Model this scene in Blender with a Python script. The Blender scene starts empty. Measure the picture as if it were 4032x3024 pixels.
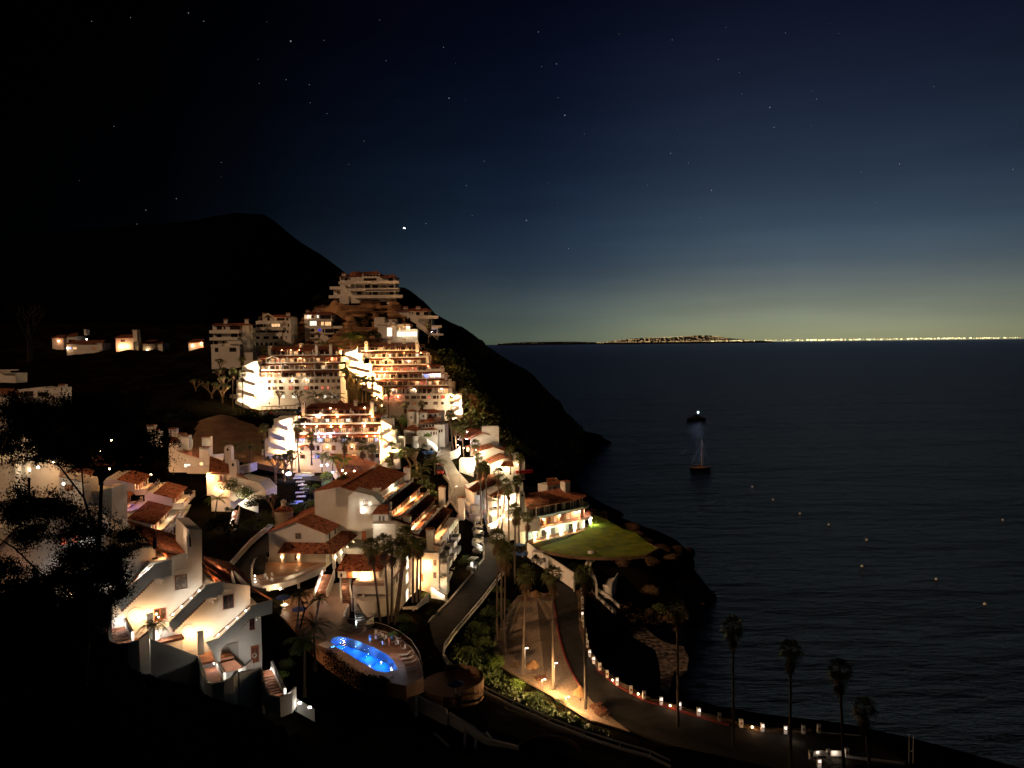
import bpy, math, random
import numpy as np
from mathutils import Vector, Matrix, Euler
R = math.radians
rnd = random.Random(7)
SC = bpy.context.scene
COL = SC.collection
# ------------------------------------------------------------------ camera
CAM = Vector((0.0, 0.0, 65.0))
FPX = 3030.0
pit, rol = R(2.97), R(0.63)
Fw = Vector((0, math.cos(pit), -math.sin(pit)))
R0 = Vector((1, 0, 0)); U0 = R0.cross(Fw)
Rt = R0 * math.cos(rol) - U0 * math.sin(rol)
Up = U0 * math.cos(rol) + R0 * math.sin(rol)
cd = bpy.data.cameras.new('camera'); cam = bpy.data.objects.new('camera', cd); COL.objects.link(cam)
M = Matrix((Rt, Up, -Fw)).transposed().to_4x4(); M.translation = CAM
cam.matrix_world = M
cd.sensor_width = 36.0; cd.lens = 36.0 * FPX / 4032.0
cd.clip_start = 0.5; cd.clip_end = 120000
SC.camera = cam

def ray(u, v):
    return Fw + Rt * ((u - 2016) / FPX) - Up * ((v - 1512) / FPX)
def atY(u, v, Y):
    d = ray(u, v); return CAM + d * (Y / d.y)
def atZ(u, v, z):
    d = ray(u, v); return CAM + d * ((z - CAM.z) / d.z)

# ------------------------------------------------------------------ materials
def new_mat(name):
    m = bpy.data.materials.new(name); m.use_nodes = True
    nt = m.node_tree; nt.nodes.clear()
    out = nt.nodes.new('ShaderNodeOutputMaterial')
    return m, nt, out
def mat(name, col, rough=.7, col2=None, scale=1.0, bump=0.0, bscale=None, spec=.4, metal=0.0, detail=4, stretch=(1,1,1), lo=.35, hi=.65, coord='Object'):
    m, nt, out = new_mat(name)
    b = nt.nodes.new('ShaderNodeBsdfPrincipled')
    nt.links.new(b.outputs[0], out.inputs[0])
    b.inputs['Base Color'].default_value = (*col, 1)
    b.inputs['Roughness'].default_value = rough
    b.inputs['Specular IOR Level'].default_value = spec
    b.inputs['Metallic'].default_value = metal
    if col2 is not None or bump:
        tc = nt.nodes.new('ShaderNodeTexCoord'); mp = nt.nodes.new('ShaderNodeMapping')
        mp.inputs['Scale'].default_value = stretch
        nt.links.new(tc.outputs[coord], mp.inputs[0])
    if col2 is not None:
        n = nt.nodes.new('ShaderNodeTexNoise'); n.inputs['Scale'].default_value = scale; n.inputs['Detail'].default_value = detail
        nt.links.new(mp.outputs[0], n.inputs['Vector'])
        r = nt.nodes.new('ShaderNodeValToRGB')
        r.color_ramp.elements[0].position = lo; r.color_ramp.elements[0].color = (*col, 1)
        r.color_ramp.elements[1].position = hi; r.color_ramp.elements[1].color = (*col2, 1)
        nt.links.new(n.outputs[0], r.inputs[0]); nt.links.new(r.outputs[0], b.inputs['Base Color'])
    if bump:
        n2 = nt.nodes.new('ShaderNodeTexNoise'); n2.inputs['Scale'].default_value = bscale or scale * 3; n2.inputs['Detail'].default_value = 5
        nt.links.new(mp.outputs[0], n2.inputs['Vector'])
        bp = nt.nodes.new('ShaderNodeBump'); bp.inputs['Strength'].default_value = 1.0; bp.inputs['Distance'].default_value = bump
        nt.links.new(n2.outputs[0], bp.inputs['Height']); nt.links.new(bp.outputs[0], b.inputs['Normal'])
    return m
def emit(name, col, strength):
    m, nt, out = new_mat(name)
    e = nt.nodes.new('ShaderNodeEmission'); e.inputs[0].default_value = (*col, 1); e.inputs[1].default_value = strength
    nt.links.new(e.outputs[0], out.inputs[0]); return m
def lit_window(name, c1, c2, s, scale=1.3):
    """window glass with a lit room and curtains behind it"""
    m, nt, out = new_mat(name)
    tc = nt.nodes.new('ShaderNodeTexCoord')
    n = nt.nodes.new('ShaderNodeTexNoise'); n.inputs['Scale'].default_value = scale; n.inputs['Detail'].default_value = 2
    nt.links.new(tc.outputs['Object'], n.inputs['Vector'])
    r = nt.nodes.new('ShaderNodeValToRGB')
    r.color_ramp.elements[0].position = .38; r.color_ramp.elements[0].color = (*c1, 1)
    r.color_ramp.elements[1].position = .62; r.color_ramp.elements[1].color = (*c2, 1)
    nt.links.new(n.outputs[0], r.inputs[0])
    e = nt.nodes.new('ShaderNodeEmission'); e.inputs[1].default_value = s; nt.links.new(r.outputs[0], e.inputs[0])
    g = nt.nodes.new('ShaderNodeBsdfGlossy'); g.inputs['Roughness'].default_value = .1
    mx = nt.nodes.new('ShaderNodeMixShader'); mx.inputs[0].default_value = .08
    nt.links.new(e.outputs[0], mx.inputs[1]); nt.links.new(g.outputs[0], mx.inputs[2]); nt.links.new(mx.outputs[0], out.inputs[0])
    return m
def tile_mat(name, c1, c2, c3):
    m, nt, out = new_mat(name)
    b = nt.nodes.new('ShaderNodeBsdfPrincipled'); b.inputs['Roughness'].default_value = .75; b.inputs['Specular IOR Level'].default_value = .25
    nt.links.new(b.outputs[0], out.inputs[0])
    tc = nt.nodes.new('ShaderNodeTexCoord')
    vo = nt.nodes.new('ShaderNodeTexVoronoi'); vo.inputs['Scale'].default_value = 1.9
    nt.links.new(tc.outputs['Object'], vo.inputs['Vector'])
    sp = nt.nodes.new('ShaderNodeSeparateColor'); nt.links.new(vo.outputs['Color'], sp.inputs[0])
    r = nt.nodes.new('ShaderNodeValToRGB'); e = r.color_ramp.elements
    e[0].position = 0; e[0].color = (*c1, 1); e[1].position = 1; e[1].color = (*c3, 1)
    k = e.new(.5); k.color = (*c2, 1)
    nt.links.new(sp.outputs[0], r.inputs[0]); nt.links.new(r.outputs[0], b.inputs['Base Color'])
    bp = nt.nodes.new('ShaderNodeBump'); bp.inputs['Distance'].default_value = .12
    nt.links.new(vo.outputs['Distance'], bp.inputs['Height']); nt.links.new(bp.outputs[0], b.inputs['Normal'])
    return m
MT = {}
MT['stucco'] = mat('stucco', (.66,.62,.56), .85, (.75,.72,.66), .35, .03, 3, spec=.2)
MT['trim'] = mat('stucco_trim', (.72,.69,.64), .8, (.78,.76,.72), .8, .01, 5, spec=.2)
MT['tile'] = tile_mat('clay_tile', (.30,.075,.03), (.46,.18,.09), (.06,.018,.012))
MT['tiledark'] = tile_mat('old_clay_tile', (.18,.05,.025), (.26,.09,.045), (.08,.025,.016))
MT['wood'] = mat('red_wood', (.20,.065,.03), .6, (.12,.04,.02), 2.0, spec=.4)
MT['woodred'] = mat('orange_rail_wood', (.42,.12,.04), .6, (.30,.08,.03), 2.0)
MT['glass'] = mat('dark_glass', (.02,.022,.025), .08, spec=.6)
MT['curtain'] = mat('curtained_glass', (.24,.22,.19), .5, (.10,.09,.08), 1.7, lo=.45, hi=.55, spec=.5)
MT['litw'] = lit_window('lit_window_warm', (1.0,.42,.13), (1.0,.72,.38), 1.2)
MT['litwhite'] = lit_window('lit_window_white', (1.0,.85,.55), (1.0,.95,.85), 1.6)
MT['litred'] = lit_window('lit_window_red', (.9,.12,.05), (1.0,.35,.2), .9)
MT['litdim'] = lit_window('lit_window_dim', (.35,.12,.04), (.6,.25,.1), .35)
MT['litblue'] = lit_window('lit_window_cool', (.35,.42,1.0), (.9,.92,1.0), 1.3)
MT['brick'] = mat('terracotta_paving', (.30,.13,.07), .8, (.22,.09,.05), 1.2, .02, 3)
MT['deck'] = mat('paved_deck', (.36,.18,.09), .5, (.22,.10,.05), .35, .02, 2, detail=6)
MT['asphalt'] = mat('asphalt', (.024,.022,.02), .95, (.04,.036,.032), .6, .02, 6, spec=.15)
MT['concrete'] = mat('concrete_road', (.30,.26,.20), .85, (.22,.19,.15), .25, .03, 2, detail=7)
MT['kerb'] = mat('kerb_concrete', (.42,.39,.34), .85, (.34,.31,.27), 1.5)
MT['redkerb'] = mat('red_kerb_paint', (.22,.025,.02), .6)
MT['gravel'] = mat('sandy_gravel', (.23,.16,.105), 1, (.33,.235,.155), 3.0, .10, 2.2, detail=8, lo=.4, hi=.6)
MT['lawn'] = mat('lawn', (.19,.21,.012), 1, (.08,.13,.01), .35, .2, 1.2, detail=8, spec=.05)
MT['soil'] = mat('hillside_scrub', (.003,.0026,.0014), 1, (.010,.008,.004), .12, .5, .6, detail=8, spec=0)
MT['soil2'] = mat('hill_dry_slope', (.05,.04,.02), .95, (.10,.075,.04), .09, .6, .5, detail=8)
MT['mount'] = mat('mountain', (.0006,.0006,.0006), 1, (.0012,.0012,.0012), .01, spec=0)
MT['rock'] = mat('sandstone', (.09,.04,.018), .95, (.42,.23,.11), .22, .9, .8, stretch=(.35,.35,2.2), detail=8, lo=.43, hi=.58)
MT['cliff'] = mat('sea_cliff', (.09,.06,.035), 1, (.22,.14,.08), .2, .8, .5, detail=8, spec=.05)
MT['rockdark'] = mat('dark_sea_rock', (.03,.02,.012), 1, (.10,.06,.035), .5, .5, .9, detail=8, spec=0)
MT['retain'] = mat('tan_retaining', (.13,.07,.035), .95, (.20,.115,.06), .3, .3, 1.5, stretch=(1,1,3))
MT['leaf'] = mat('leaf_green', (.035,.06,.014), .7, (.065,.09,.02), .7)
MT['leaf2'] = mat('leaf_bright', (.09,.16,.02), .65, (.14,.2,.035), .7)
MT['leaf3'] = mat('leaf_dark', (.012,.02,.008), .95, (.02,.03,.01), .7, spec=.05)
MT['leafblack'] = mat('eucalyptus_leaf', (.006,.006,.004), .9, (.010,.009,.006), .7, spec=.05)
MT['palm'] = mat('palm_leaf', (.075,.09,.02), .65, (.12,.125,.035), .9)
MT['dead'] = mat('dead_frond', (.16,.10,.05), .9, (.10,.06,.03), 1.2)
MT['trunk'] = mat('palm_trunk', (.12,.09,.065), .95, (.07,.05,.04), 2, .05, 6, stretch=(1,1,4))
MT['bark'] = mat('bark', (.012,.010,.008), .95, (.02,.016,.012), 1.5, spec=.1)
MT['barkpale'] = mat('pale_bark', (.22,.15,.09), .9, (.15,.10,.06), 1.5)
MT['white'] = mat('white_paint', (.78,.76,.72), .5)
MT['metal'] = mat('dark_metal', (.03,.03,.03), .4, metal=.6)
MT['steel'] = mat('steel', (.5,.5,.5), .3, metal=.9)
MT['black'] = mat('black_rubber', (.012,.012,.012), .7)
MT['navy'] = mat('navy_canvas', (.02,.05,.22), .8)
MT['cartbody'] = mat('cart_body', (.25,.24,.22), .35)
MT['cartred'] = mat('cart_red', (.35,.02,.015), .35)
MT['cartblue'] = mat('cart_blue', (.03,.09,.25), .35)
MT['roofcream'] = mat('cart_roof', (.55,.50,.42), .5)
MT['lounger'] = mat('lounger_fabric', (.34,.27,.19), .8)
MT['skin'] = mat('skin', (.45,.26,.17), .6)
MT['hair'] = mat('hair', (.02,.013,.008), .7)
MT['cloth_blue'] = mat('blue_cloth', (.06,.25,.45), .8)
MT['cloth_orange'] = mat('orange_cloth', (.6,.16,.05), .8)
MT['cloth_black'] = mat('black_cloth', (.015,.015,.018), .8)
MT['cloth_white'] = mat('white_cloth', (.6,.6,.6), .8)
MT['thatch'] = mat('palm_thatch', (.36,.20,.09), .95, (.22,.12,.05), 3, .08, 6)
MT['boatwood'] = mat('boat_wood', (.35,.22,.12), .5, (.28,.17,.09), 2)
MT['boatdark'] = mat('boat_dark', (.006,.006,.007), .5)
MT['foam'] = mat('sea_foam', (.012,.012,.012), .9, (.26,.20,.15), .9, .1, 1.8, detail=10, lo=.4, hi=.62)
MT['bulbw'] = emit('bulb_warm', (1.0,.62,.30), 30)
MT['bulby'] = emit('bulb_yellow', (1.0,.75,.42), 30)
MT['bulbc'] = emit('bulb_white', (1.0,.92,.80), 30)
MT['bulbb'] = emit('bulb_blue', (.35,.45,1.0), 30)
MT['glow'] = emit('bollard_glow', (1.0,.74,.55), 7)

# ------------------------------------------------------------------ objects
def tag(o, label=None, cat=None, group=None, kind=None):
    if label: o['label'] = label
    if cat: o['category'] = cat
    if group: o['group'] = group
    if kind: o['kind'] = kind
    return o
def empty(name, loc=(0,0,0), rz=0.0, parent=None, label=None, cat=None, group=None):
    o = bpy.data.objects.new(name, None); COL.objects.link(o)
    o.location = loc; o.rotation_euler = (0, 0, rz); o.empty_display_size = .3
    if parent: o.parent = parent
    return tag(o, label, cat, group)
def copy_tree(o, parent=None):
    c = o.copy(); COL.objects.link(c); c.parent = parent
    for ch in list(o.children): copy_tree(ch, c)
    return c
class MB:
    def __init__(s): s.v = []; s.f = []
    def add(s, vs, fs):
        b = len(s.v); s.v += [tuple(p) for p in vs]; s.f += [tuple(b + i for i in f) for f in fs]
    def box(s, x0, x1, y0, y1, z0, z1):
        s.add([(x0,y0,z0),(x1,y0,z0),(x1,y1,z0),(x0,y1,z0),(x0,y0,z1),(x1,y0,z1),(x1,y1,z1),(x0,y1,z1)],
              [(0,3,2,1),(4,5,6,7),(0,1,5,4),(1,2,6,5),(2,3,7,6),(3,0,4,7)])
    def loop(s, a, b, cap=True):
        n = len(a); s.add(list(a) + list(b), [(i, (i+1) % n, n + (i+1) % n, n + i) for i in range(n)] + ([tuple(range(n-1,-1,-1)), tuple(range(n, 2*n))] if cap else []))
    def py(s, pts, y0, y1): s.loop([(x, y0, z) for x, z in pts], [(x, y1, z) for x, z in pts])
    def px(s, pts, x0, x1): s.loop([(x0, y, z) for y, z in pts], [(x1, y, z) for y, z in pts])
    def pz(s, pts, z0, z1): s.loop([(x, y, z0) for x, y in pts], [(x, y, z1) for x, y in pts])
    def slab(s, pts, t):
        a = [Vector(p) for p in pts]; s.loop([p - Vector((0,0,t)) for p in a], a)
    def tube(s, p0, p1, r0, r1=None, n=8):
        p0, p1 = Vector(p0), Vector(p1); r1 = r0 if r1 is None else r1
        d = (p1 - p0).normalized(); a = d.orthogonal().normalized(); b = d.cross(a)
        c = [(a * math.cos(2*math.pi*i/n) + b * math.sin(2*math.pi*i/n)) for i in range(n)]
        s.loop([p0 + q * r0 for q in c], [p1 + q * r1 for q in c])
    def lathe(s, prof, n=16, cx=0, cy=0, a0=0, a1=2*math.pi):
        full = abs(a1 - a0 - 2*math.pi) < 1e-6; m = n if full else n + 1
        vs = [(cx + r * math.cos(a0 + (a1-a0)*i/n), cy + r * math.sin(a0 + (a1-a0)*i/n), z) for r, z in prof for i in range(m)]
        fs = [(k*m+i, k*m+(i+1) % m, (k+1)*m+(i+1) % m, (k+1)*m+i) for k in range(len(prof)-1) for i in range(n)]
        s.add(vs, fs)
    def ball(s, c, r, n=10, sz=1.0):
        m = n // 2
        pr = [(max(r * math.sin(math.pi*k/m), 1e-4), c[2] - sz * r * math.cos(math.pi*k/m)) for k in range(m+1)]
        s.lathe(pr, n, c[0], c[1])
    def band(s, path, h0, h1, t):
        """a wall following a 3D path (points at its base), h0..h1 above it, t thick"""
        n = len(path); P = [Vector(p) for p in path]; offs = []
        for i in range(n):
            d = (P[min(i+1, n-1)] - P[max(i-1, 0)]); d.z = 0
            d = d.normalized() if d.length > 1e-6 else Vector((1,0,0)); offs.append(Vector((-d.y, d.x, 0)) * t * .5)
        for i in range(n-1):
            a, b = P[i], P[i+1]; A, B = offs[i], offs[i+1]; z0, z1 = Vector((0,0,h0)), Vector((0,0,h1))
            s.add([a-A+z0, b-B+z0, b+B+z0, a+A+z0, a-A+z1, b-B+z1, b+B+z1, a+A+z1],
                  [(0,3,2,1),(4,5,6,7),(0,1,5,4),(2,3,7,6)] + ([(3,0,4,7)] if i == 0 else []) + ([(1,2,6,5)] if i == n-2 else []))
    def roof(s, A, B, C, D, pitch=.42, amp=.10, t=.14):
        """barrel tiled slope: A-B eave, D-C ridge"""
        A, B, C, D = map(Vector, (A, B, C, D))
        w = max((B-A).length, (C-D).length); n = max(2, min(160, int(w / pitch) * 2))
        top, bot = [], []
        for i in range(n+1):
            f = i / n; h = amp if i % 2 else -amp*.3
            top.append((A.lerp(B, f) + Vector((0,0,h)), D.lerp(C, f) + Vector((0,0,h))))
            bot.append((A.lerp(B, f) - Vector((0,0,t)), D.lerp(C, f) - Vector((0,0,t))))
        vs = [p for pr in top for p in pr] + [p for pr in bot for p in pr]; m = 2*(n+1); fs = []
        for i in range(n):
            a = 2*i; fs += [(a, a+2, a+3, a+1), (m+a, m+a+1, m+a+3, m+a+2), (a, m+a, m+a+2, a+2), (a+1, a+3, m+a+3, m+a+1)]
        fs += [(0, 1, m+1, m), (2*n, m+2*n, m+2*n+1, 2*n+1)]
        s.add(vs, fs)
    def build(s, name, material, parent=None, smooth=False, loc=None, **tg):
        me = bpy.data.meshes.new(name); me.from_pydata([tuple(p) for p in s.v], [], s.f); me.update()
        if smooth: me.polygons.foreach_set('use_smooth', [True]*len(me.polygons))
        o = bpy.data.objects.new(name, me); COL.objects.link(o)
        me.materials.append(MT[material] if isinstance(material, str) else material)
        if parent: o.parent = parent
        if loc is not None: o.location = loc
        return tag(o, **tg) if tg else o
class Fr:
    """local frame of a building: x along its front, y into it, z up"""
    def __init__(s, P, deg=0.0):
        s.P = Vector(P); s.a = R(deg); s.ex = Vector((math.cos(s.a), math.sin(s.a), 0)); s.ey = Vector((-math.sin(s.a), math.cos(s.a), 0))
    def L(s, u, v, y=0.0):
        d = ray(u, v); o = CAM - s.P; t = (y - o.dot(s.ey)) / d.dot(s.ey); p = o + d * t
        return Vector((p.dot(s.ex), y, p.z))
    def Lx(s, u, v, x=0.0):
        d = ray(u, v); o = CAM - s.P; t = (x - o.dot(s.ex)) / d.dot(s.ex); p = o + d * t
        return Vector((x, p.dot(s.ey), p.z))
    def Z(s, u, v, z=0.0):
        p = atZ(u, v, z + s.P.z) - s.P; return Vector((p.dot(s.ex), p.dot(s.ey), z))
    def xz(s, pts, y=0.0): return [(p.x, p.z) for p in (s.L(u, v, y) for u, v in pts)]
    def W(s, p): return s.P + s.ex * p[0] + s.ey * p[1] + Vector((0, 0, p[2]))
    def root(s, name, label, cat, group=None): return empty(name, s.P, s.a, None, label, cat, group)

LIGHTS = []
LK = 3.7
def plight(parent, loc, col, power, radius=.15, name='lamp_light'):
    ld = bpy.data.lights.new(name, 'POINT'); ld.energy = power * LK; ld.color = col; ld.shadow_soft_size = radius
    o = bpy.data.objects.new(name, ld); COL.objects.link(o); o.location = loc
    if parent: o.parent = parent
    LIGHTS.append(o); return o
TONE = {'w': ('bulbw', (1.0,.40,.12)), 'y': ('bulby', (1.0,.49,.18)), 'c': ('bulbc', (1.0,.71,.42)), 'b': ('bulbb', (.30,.38,1.0)), 'r': ('bulbw', (1.0,.28,.12)), 'v': ('bulbc', (.62,.62,1.0)), 'g': ('bulby', (.75,.9,.2))}
LAMPM = {}
def lamp(parent, x, y, z, tone='w', power=60, r=.16, off=.45):
    """wall lantern: bracket + glowing globe, standing off the wall towards -y"""
    mk, col = TONE[tone]
    if (mk, r) not in LAMPM:
        mb = MB(); mb.ball((0, -off, 0), r, 8); mb.tube((0, 0, r*.6), (0, -off, r*.9), .03, n=5)
        o = mb.build('wall_lamp', mk, parent); LAMPM[(mk, r)] = o
    else:
        o = LAMPM[(mk, r)].copy(); COL.objects.link(o); o.parent = parent
    o.location = (x, y, z)
    if power: plight(o, (0, -off - r - .12, 0), col, power)
    return o

def window(parent, x0, x1, z0, z1, y, kind='glass', nm=2, arch=False, name='window', t=.07, fr='wood'):
    """frame with mullions, pane as its child; y = wall face, facing -y"""
    w = .09 if (x1-x0) > .9 else .06
    mb = MB()
    if arch:
        cx, rx = (x0+x1)/2, (x1-x0)/2; zs = z1 - rx
        arc = [(cx + rx*math.cos(a), zs + rx*math.sin(a)) for a in [math.pi*i/8 for i in range(9)]]
        pane = [(x0, z0), (x1, z0)] + arc
        inner = [(x0+w, z0+w), (x1-w, z0+w)] + [(cx + (rx-w)*math.cos(math.pi*i/8), zs + (rx-w)*math.sin(math.pi*i/8)) for i in range(9)]
        n = len(pane)
        for i in range(n):
            j = (i+1) % n; a, b, c, d = pane[i], pane[j], inner[j], inner[i]
            mb.add([(a[0], y-t, a[1]), (b[0], y-t, b[1]), (c[0], y-t, c[1]), (d[0], y-t, d[1]), (a[0], y+.02, a[1]), (b[0], y+.02, b[1]), (c[0], y+.02, c[1]), (d[0], y+.02, d[1])],
                   [(0,1,2,3), (0,4,5,1), (3,2,6,7)])
        if nm > 1: mb.box(cx-.04, cx+.04, y-t+.01, y, z0, z1-.03)
    else:
        mb.box(x0, x1, y-t, y+.02, z0, z0+w); mb.box(x0, x1, y-t, y+.02, z1-w, z1)
        mb.box(x0, x0+w, y-t, y+.02, z0+w, z1-w); mb.box(x1-w, x1, y-t, y+.02, z0+w, z1-w)
        for k in range(1, nm):
            xm = x0 + (x1-x0)*k/nm; mb.box(xm-w*.45, xm+w*.45, y-t+.01, y+.01, z0+w, z1-w)
        pane = [(x0+.03, z0+.03), (x1-.03, z0+.03), (x1-.03, z1-.03), (x0+.03, z1-.03)]
    o = mb.build(name, fr, parent)
    pb = MB(); pb.py(pane, y-.025, y-.005); pb.build('pane', kind, o)
    return o
def fill_windows(parent, x0, x1, z0, z1, y, lit=None, seed=0, wid=1.7, gap=.7, lits=('litw','litdim')):
    r = random.Random(seed); x = x0 + gap*.5
    while x + .8 < x1:
        w = min(wid * r.uniform(.7, 1.25), x1 - x - .1)
        k = 'curtain' if r.random() < .55 else 'glass'
        if lit is not None:
            p = lit(x + w/2) if callable(lit) else lit
            if r.random() < p: k = r.choice(lits)
        window(parent, x, x+w, z0, z1, y, k, nm=2 if w < 1.3 else (3 if w < 1.9 else 4))
        x += w + gap * r.uniform(.5, 1.3)
def chimney(parent, x, y, z0, z1, w=1.2, d=1.0, cap='tile'):
    """stucco chimney with a row of arched vents and a little tiled hat"""
    mb = MB(); mb.box(x-w/2, x+w/2, y-d/2, y+d/2, z0, z1-.75); mb.box(x-w/2-.1, x+w/2+.1, y-d/2-.1, y+d/2+.1, z1-.75, z1-.68)
    n = max(3, int(w/.35))
    for i in range(n+1):
        xx = x - w/2 + w*i/n
        mb.box(xx-.05, xx+.05, y-d/2, y+d/2, z1-.68, z1-.25)
    mb.box(x-w/2, x+w/2, y-d/2, y+d/2, z1-.25, z1-.15)
    c = mb.build('chimney', 'stucco', parent)
    rb = MB(); rb.roof((x-w/2-.15, y-d/2-.15, z1-.15), (x+w/2+.15, y-d/2-.15, z1-.15), (x+w/2+.15, y, z1+.12), (x-w/2-.15, y, z1+.12), .25, .04, .05)
    rb.roof((x+w/2+.15, y+d/2+.15, z1-.15), (x-w/2-.15, y+d/2+.15, z1-.15), (x-w/2-.15, y, z1+.12), (x+w/2+.15, y, z1+.12), .25, .04, .05)
    rb.build('chimney_cap', cap, c)
    return c
def arch_chimney(parent, x, y, z0, z1, w=1.3, d=1.2):
    """chimney with a rounded bell top and a pointed slot"""
    mb = MB(); r = w/2; pts = [(x-r, z0), (x+r, z0)] + [(x + r*math.cos(math.pi*i/10), z1-r + r*math.sin(math.pi*i/10)) for i in range(11)]
    mb.py(pts, y-d/2, y+d/2); mb.box(x-r-.08, x+r+.08, y-d/2-.08, y+d/2+.08, z1-r-.9, z1-r-.75)
    c = mb.build('chimney', 'stucco', parent)
    k = MB(); k.py([(x-r*.35, z1-r-.55), (x+r*.35, z1-r-.55), (x+r*.3, z1-r-.05), (x, z1-r+.3), (x-r*.3, z1-r-.05)], y-d/2-.03, y-d/2-.005)
    k.build('flue_opening', 'black', c); return c
def railing(parent, pts, h=1.0, sp=.35, m='metal', r=.025, name='railing'):
    mb = MB(); P = [Vector(p) for p in pts]
    for a, b in zip(P[:-1], P[1:]):
        mb.tube(a + Vector((0,0,h)), b + Vector((0,0,h)), r*1.6, n=4); mb.tube(a + Vector((0,0,.12)), b + Vector((0,0,.12)), r, n=4)
        n = max(1, int((b-a).length / sp))
        for i in range(n+1):
            q = a.lerp(b, i/n); mb.tube(q, q + Vector((0,0,h)), r, n=4)
    return mb.build(name, m, parent)
def stairs(mb, a, b, w, n):
    """solid steps going from low point a to high point b (centre line), width w"""
    a, b = Vector(a), Vector(b); d = b - a; run = Vector((d.x, d.y, 0)); L = run.length; e = run / L; s = Vector((-e.y, e.x, 0)) * w/2
    for i in range(n):
        p = a + e * (L*i/n); q = a + e * (L*(i+1)/n); z = a.z + d.z*(i+1)/n; zb = a.z - 1.2 + d.z*i/n
        vs = [p-s, q-s, q+s, p+s]
        mb.loop([Vector((c.x, c.y, zb)) for c in vs], [Vector((c.x, c.y, z)) for c in vs])
# ================================================================== world: night sky with a glow over the far city
W = bpy.data.worlds.new('World'); SC.world = W; W.use_nodes = True
nt = W.node_tree; nt.nodes.clear(); N = nt.nodes.new; LNK = nt.links.new
wo = N('ShaderNodeOutputWorld'); bg = N('ShaderNodeBackground'); LNK(bg.outputs[0], wo.inputs[0])
tc = N('ShaderNodeTexCoord'); nrm = N('ShaderNodeVectorMath'); nrm.operation = 'NORMALIZE'; LNK(tc.outputs['Generated'], nrm.inputs[0])
sx = N('ShaderNodeSeparateXYZ'); LNK(nrm.outputs[0], sx.inputs[0])
def mth(op, a, b=None, c=None):
    n = N('ShaderNodeMath'); n.operation = op
    for i, q in enumerate((a, b, c)):
        if q is None: continue
        if isinstance(q, (int, float)): n.inputs[i].default_value = q
        else: LNK(q, n.inputs[i])
    return n.outputs[0]
elev = mth('ARCSINE', sx.outputs['Z']); azi = mth('ARCTAN2', sx.outputs['X'], sx.outputs['Y'])
def s2l(c): return tuple((x/255/12.92) if x/255 <= .04045 else ((x/255+.055)/1.055)**2.4 for x in c)
def ramp(inp, stops, lo, hi):
    mr = N('ShaderNodeMapRange'); mr.inputs[1].default_value = lo; mr.inputs[2].default_value = hi; LNK(inp, mr.inputs[0])
    r = N('ShaderNodeValToRGB'); r.color_ramp.interpolation = 'B_SPLINE' if False else 'LINEAR'; e = r.color_ramp.elements
    for i, (p, c) in enumerate(stops):
        q = (p - lo) / (hi - lo)
        k = e[i] if i < 2 else e.new(min(1, q))
        k.position = q; k.color = (*c, 1)
    LNK(mr.outputs[0], r.inputs[0]); return r.outputs[0]
# elevation (radians) -> colour over the brightest azimuth
stops = [(-.3, s2l((10,12,18))), (-.01, s2l((70,72,62))), (.0, s2l((140,142,108))), (.012, s2l((143,146,116))), (.03, s2l((129,136,117))), (.05, s2l((114,122,112))), (.075, s2l((94,104,106))),
 (.10, s2l((73,88,99))), (.13, s2l((60,76,91))), (.16, s2l((50,65,82))), (.20, s2l((39,53,71))), (.25, s2l((30,41,59))), (.31, s2l((22,30,48))), (.37, s2l((16,21,39))), (.43, s2l((10,13,30))), (.50, s2l((7,8,22))), (.60, s2l((4,5,14))), (.9, s2l((2,2,6)))]
skyc = ramp(elev, stops, -.3, .9)
azf = ramp(azi, [(-.62, (.0,)*3), (-.42, (.01,.012,.015)), (-.32, (.05,.06,.07)), (-.25, (.11,.125,.15)), (-.12, (.20,.24,.30)), (.02, (.30,.36,.46)), (.10, (.46,.52,.62)), (.18, (.72,.76,.80)), (.26, (.94,)*3), (.36, (1.0,)*3), (.48, (.95,)*3), (.60, (.78,)*3), (1.2, (.25,)*3)], -.62, 1.2)
# thin cloud streaks near the horizon
nz = N('ShaderNodeTexNoise'); nz.inputs['Scale'].default_value = 3.0; nz.inputs['Detail'].default_value = 4
mp = N('ShaderNodeMapping'); mp.inputs['Scale'].default_value = (1, 1, 9); LNK(nrm.outputs[0], mp.inputs[0]); LNK(mp.outputs[0], nz.inputs['Vector'])
nf = mth('MULTIPLY_ADD', nz.outputs[0], .5, .75)
m1 = N('ShaderNodeMix'); m1.data_type = 'RGBA'; m1.blend_type = 'MULTIPLY'; m1.inputs[0].default_value = 1
LNK(skyc, m1.inputs[6]); LNK(azf, m1.inputs[7])
m2 = N('ShaderNodeVectorMath'); m2.operation = 'SCALE'; LNK(m1.outputs[2], m2.inputs[0]); LNK(nf, m2.inputs[3])
LNK(m2.outputs[0], bg.inputs[0]); bg.inputs[1].default_value = 1.0

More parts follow.
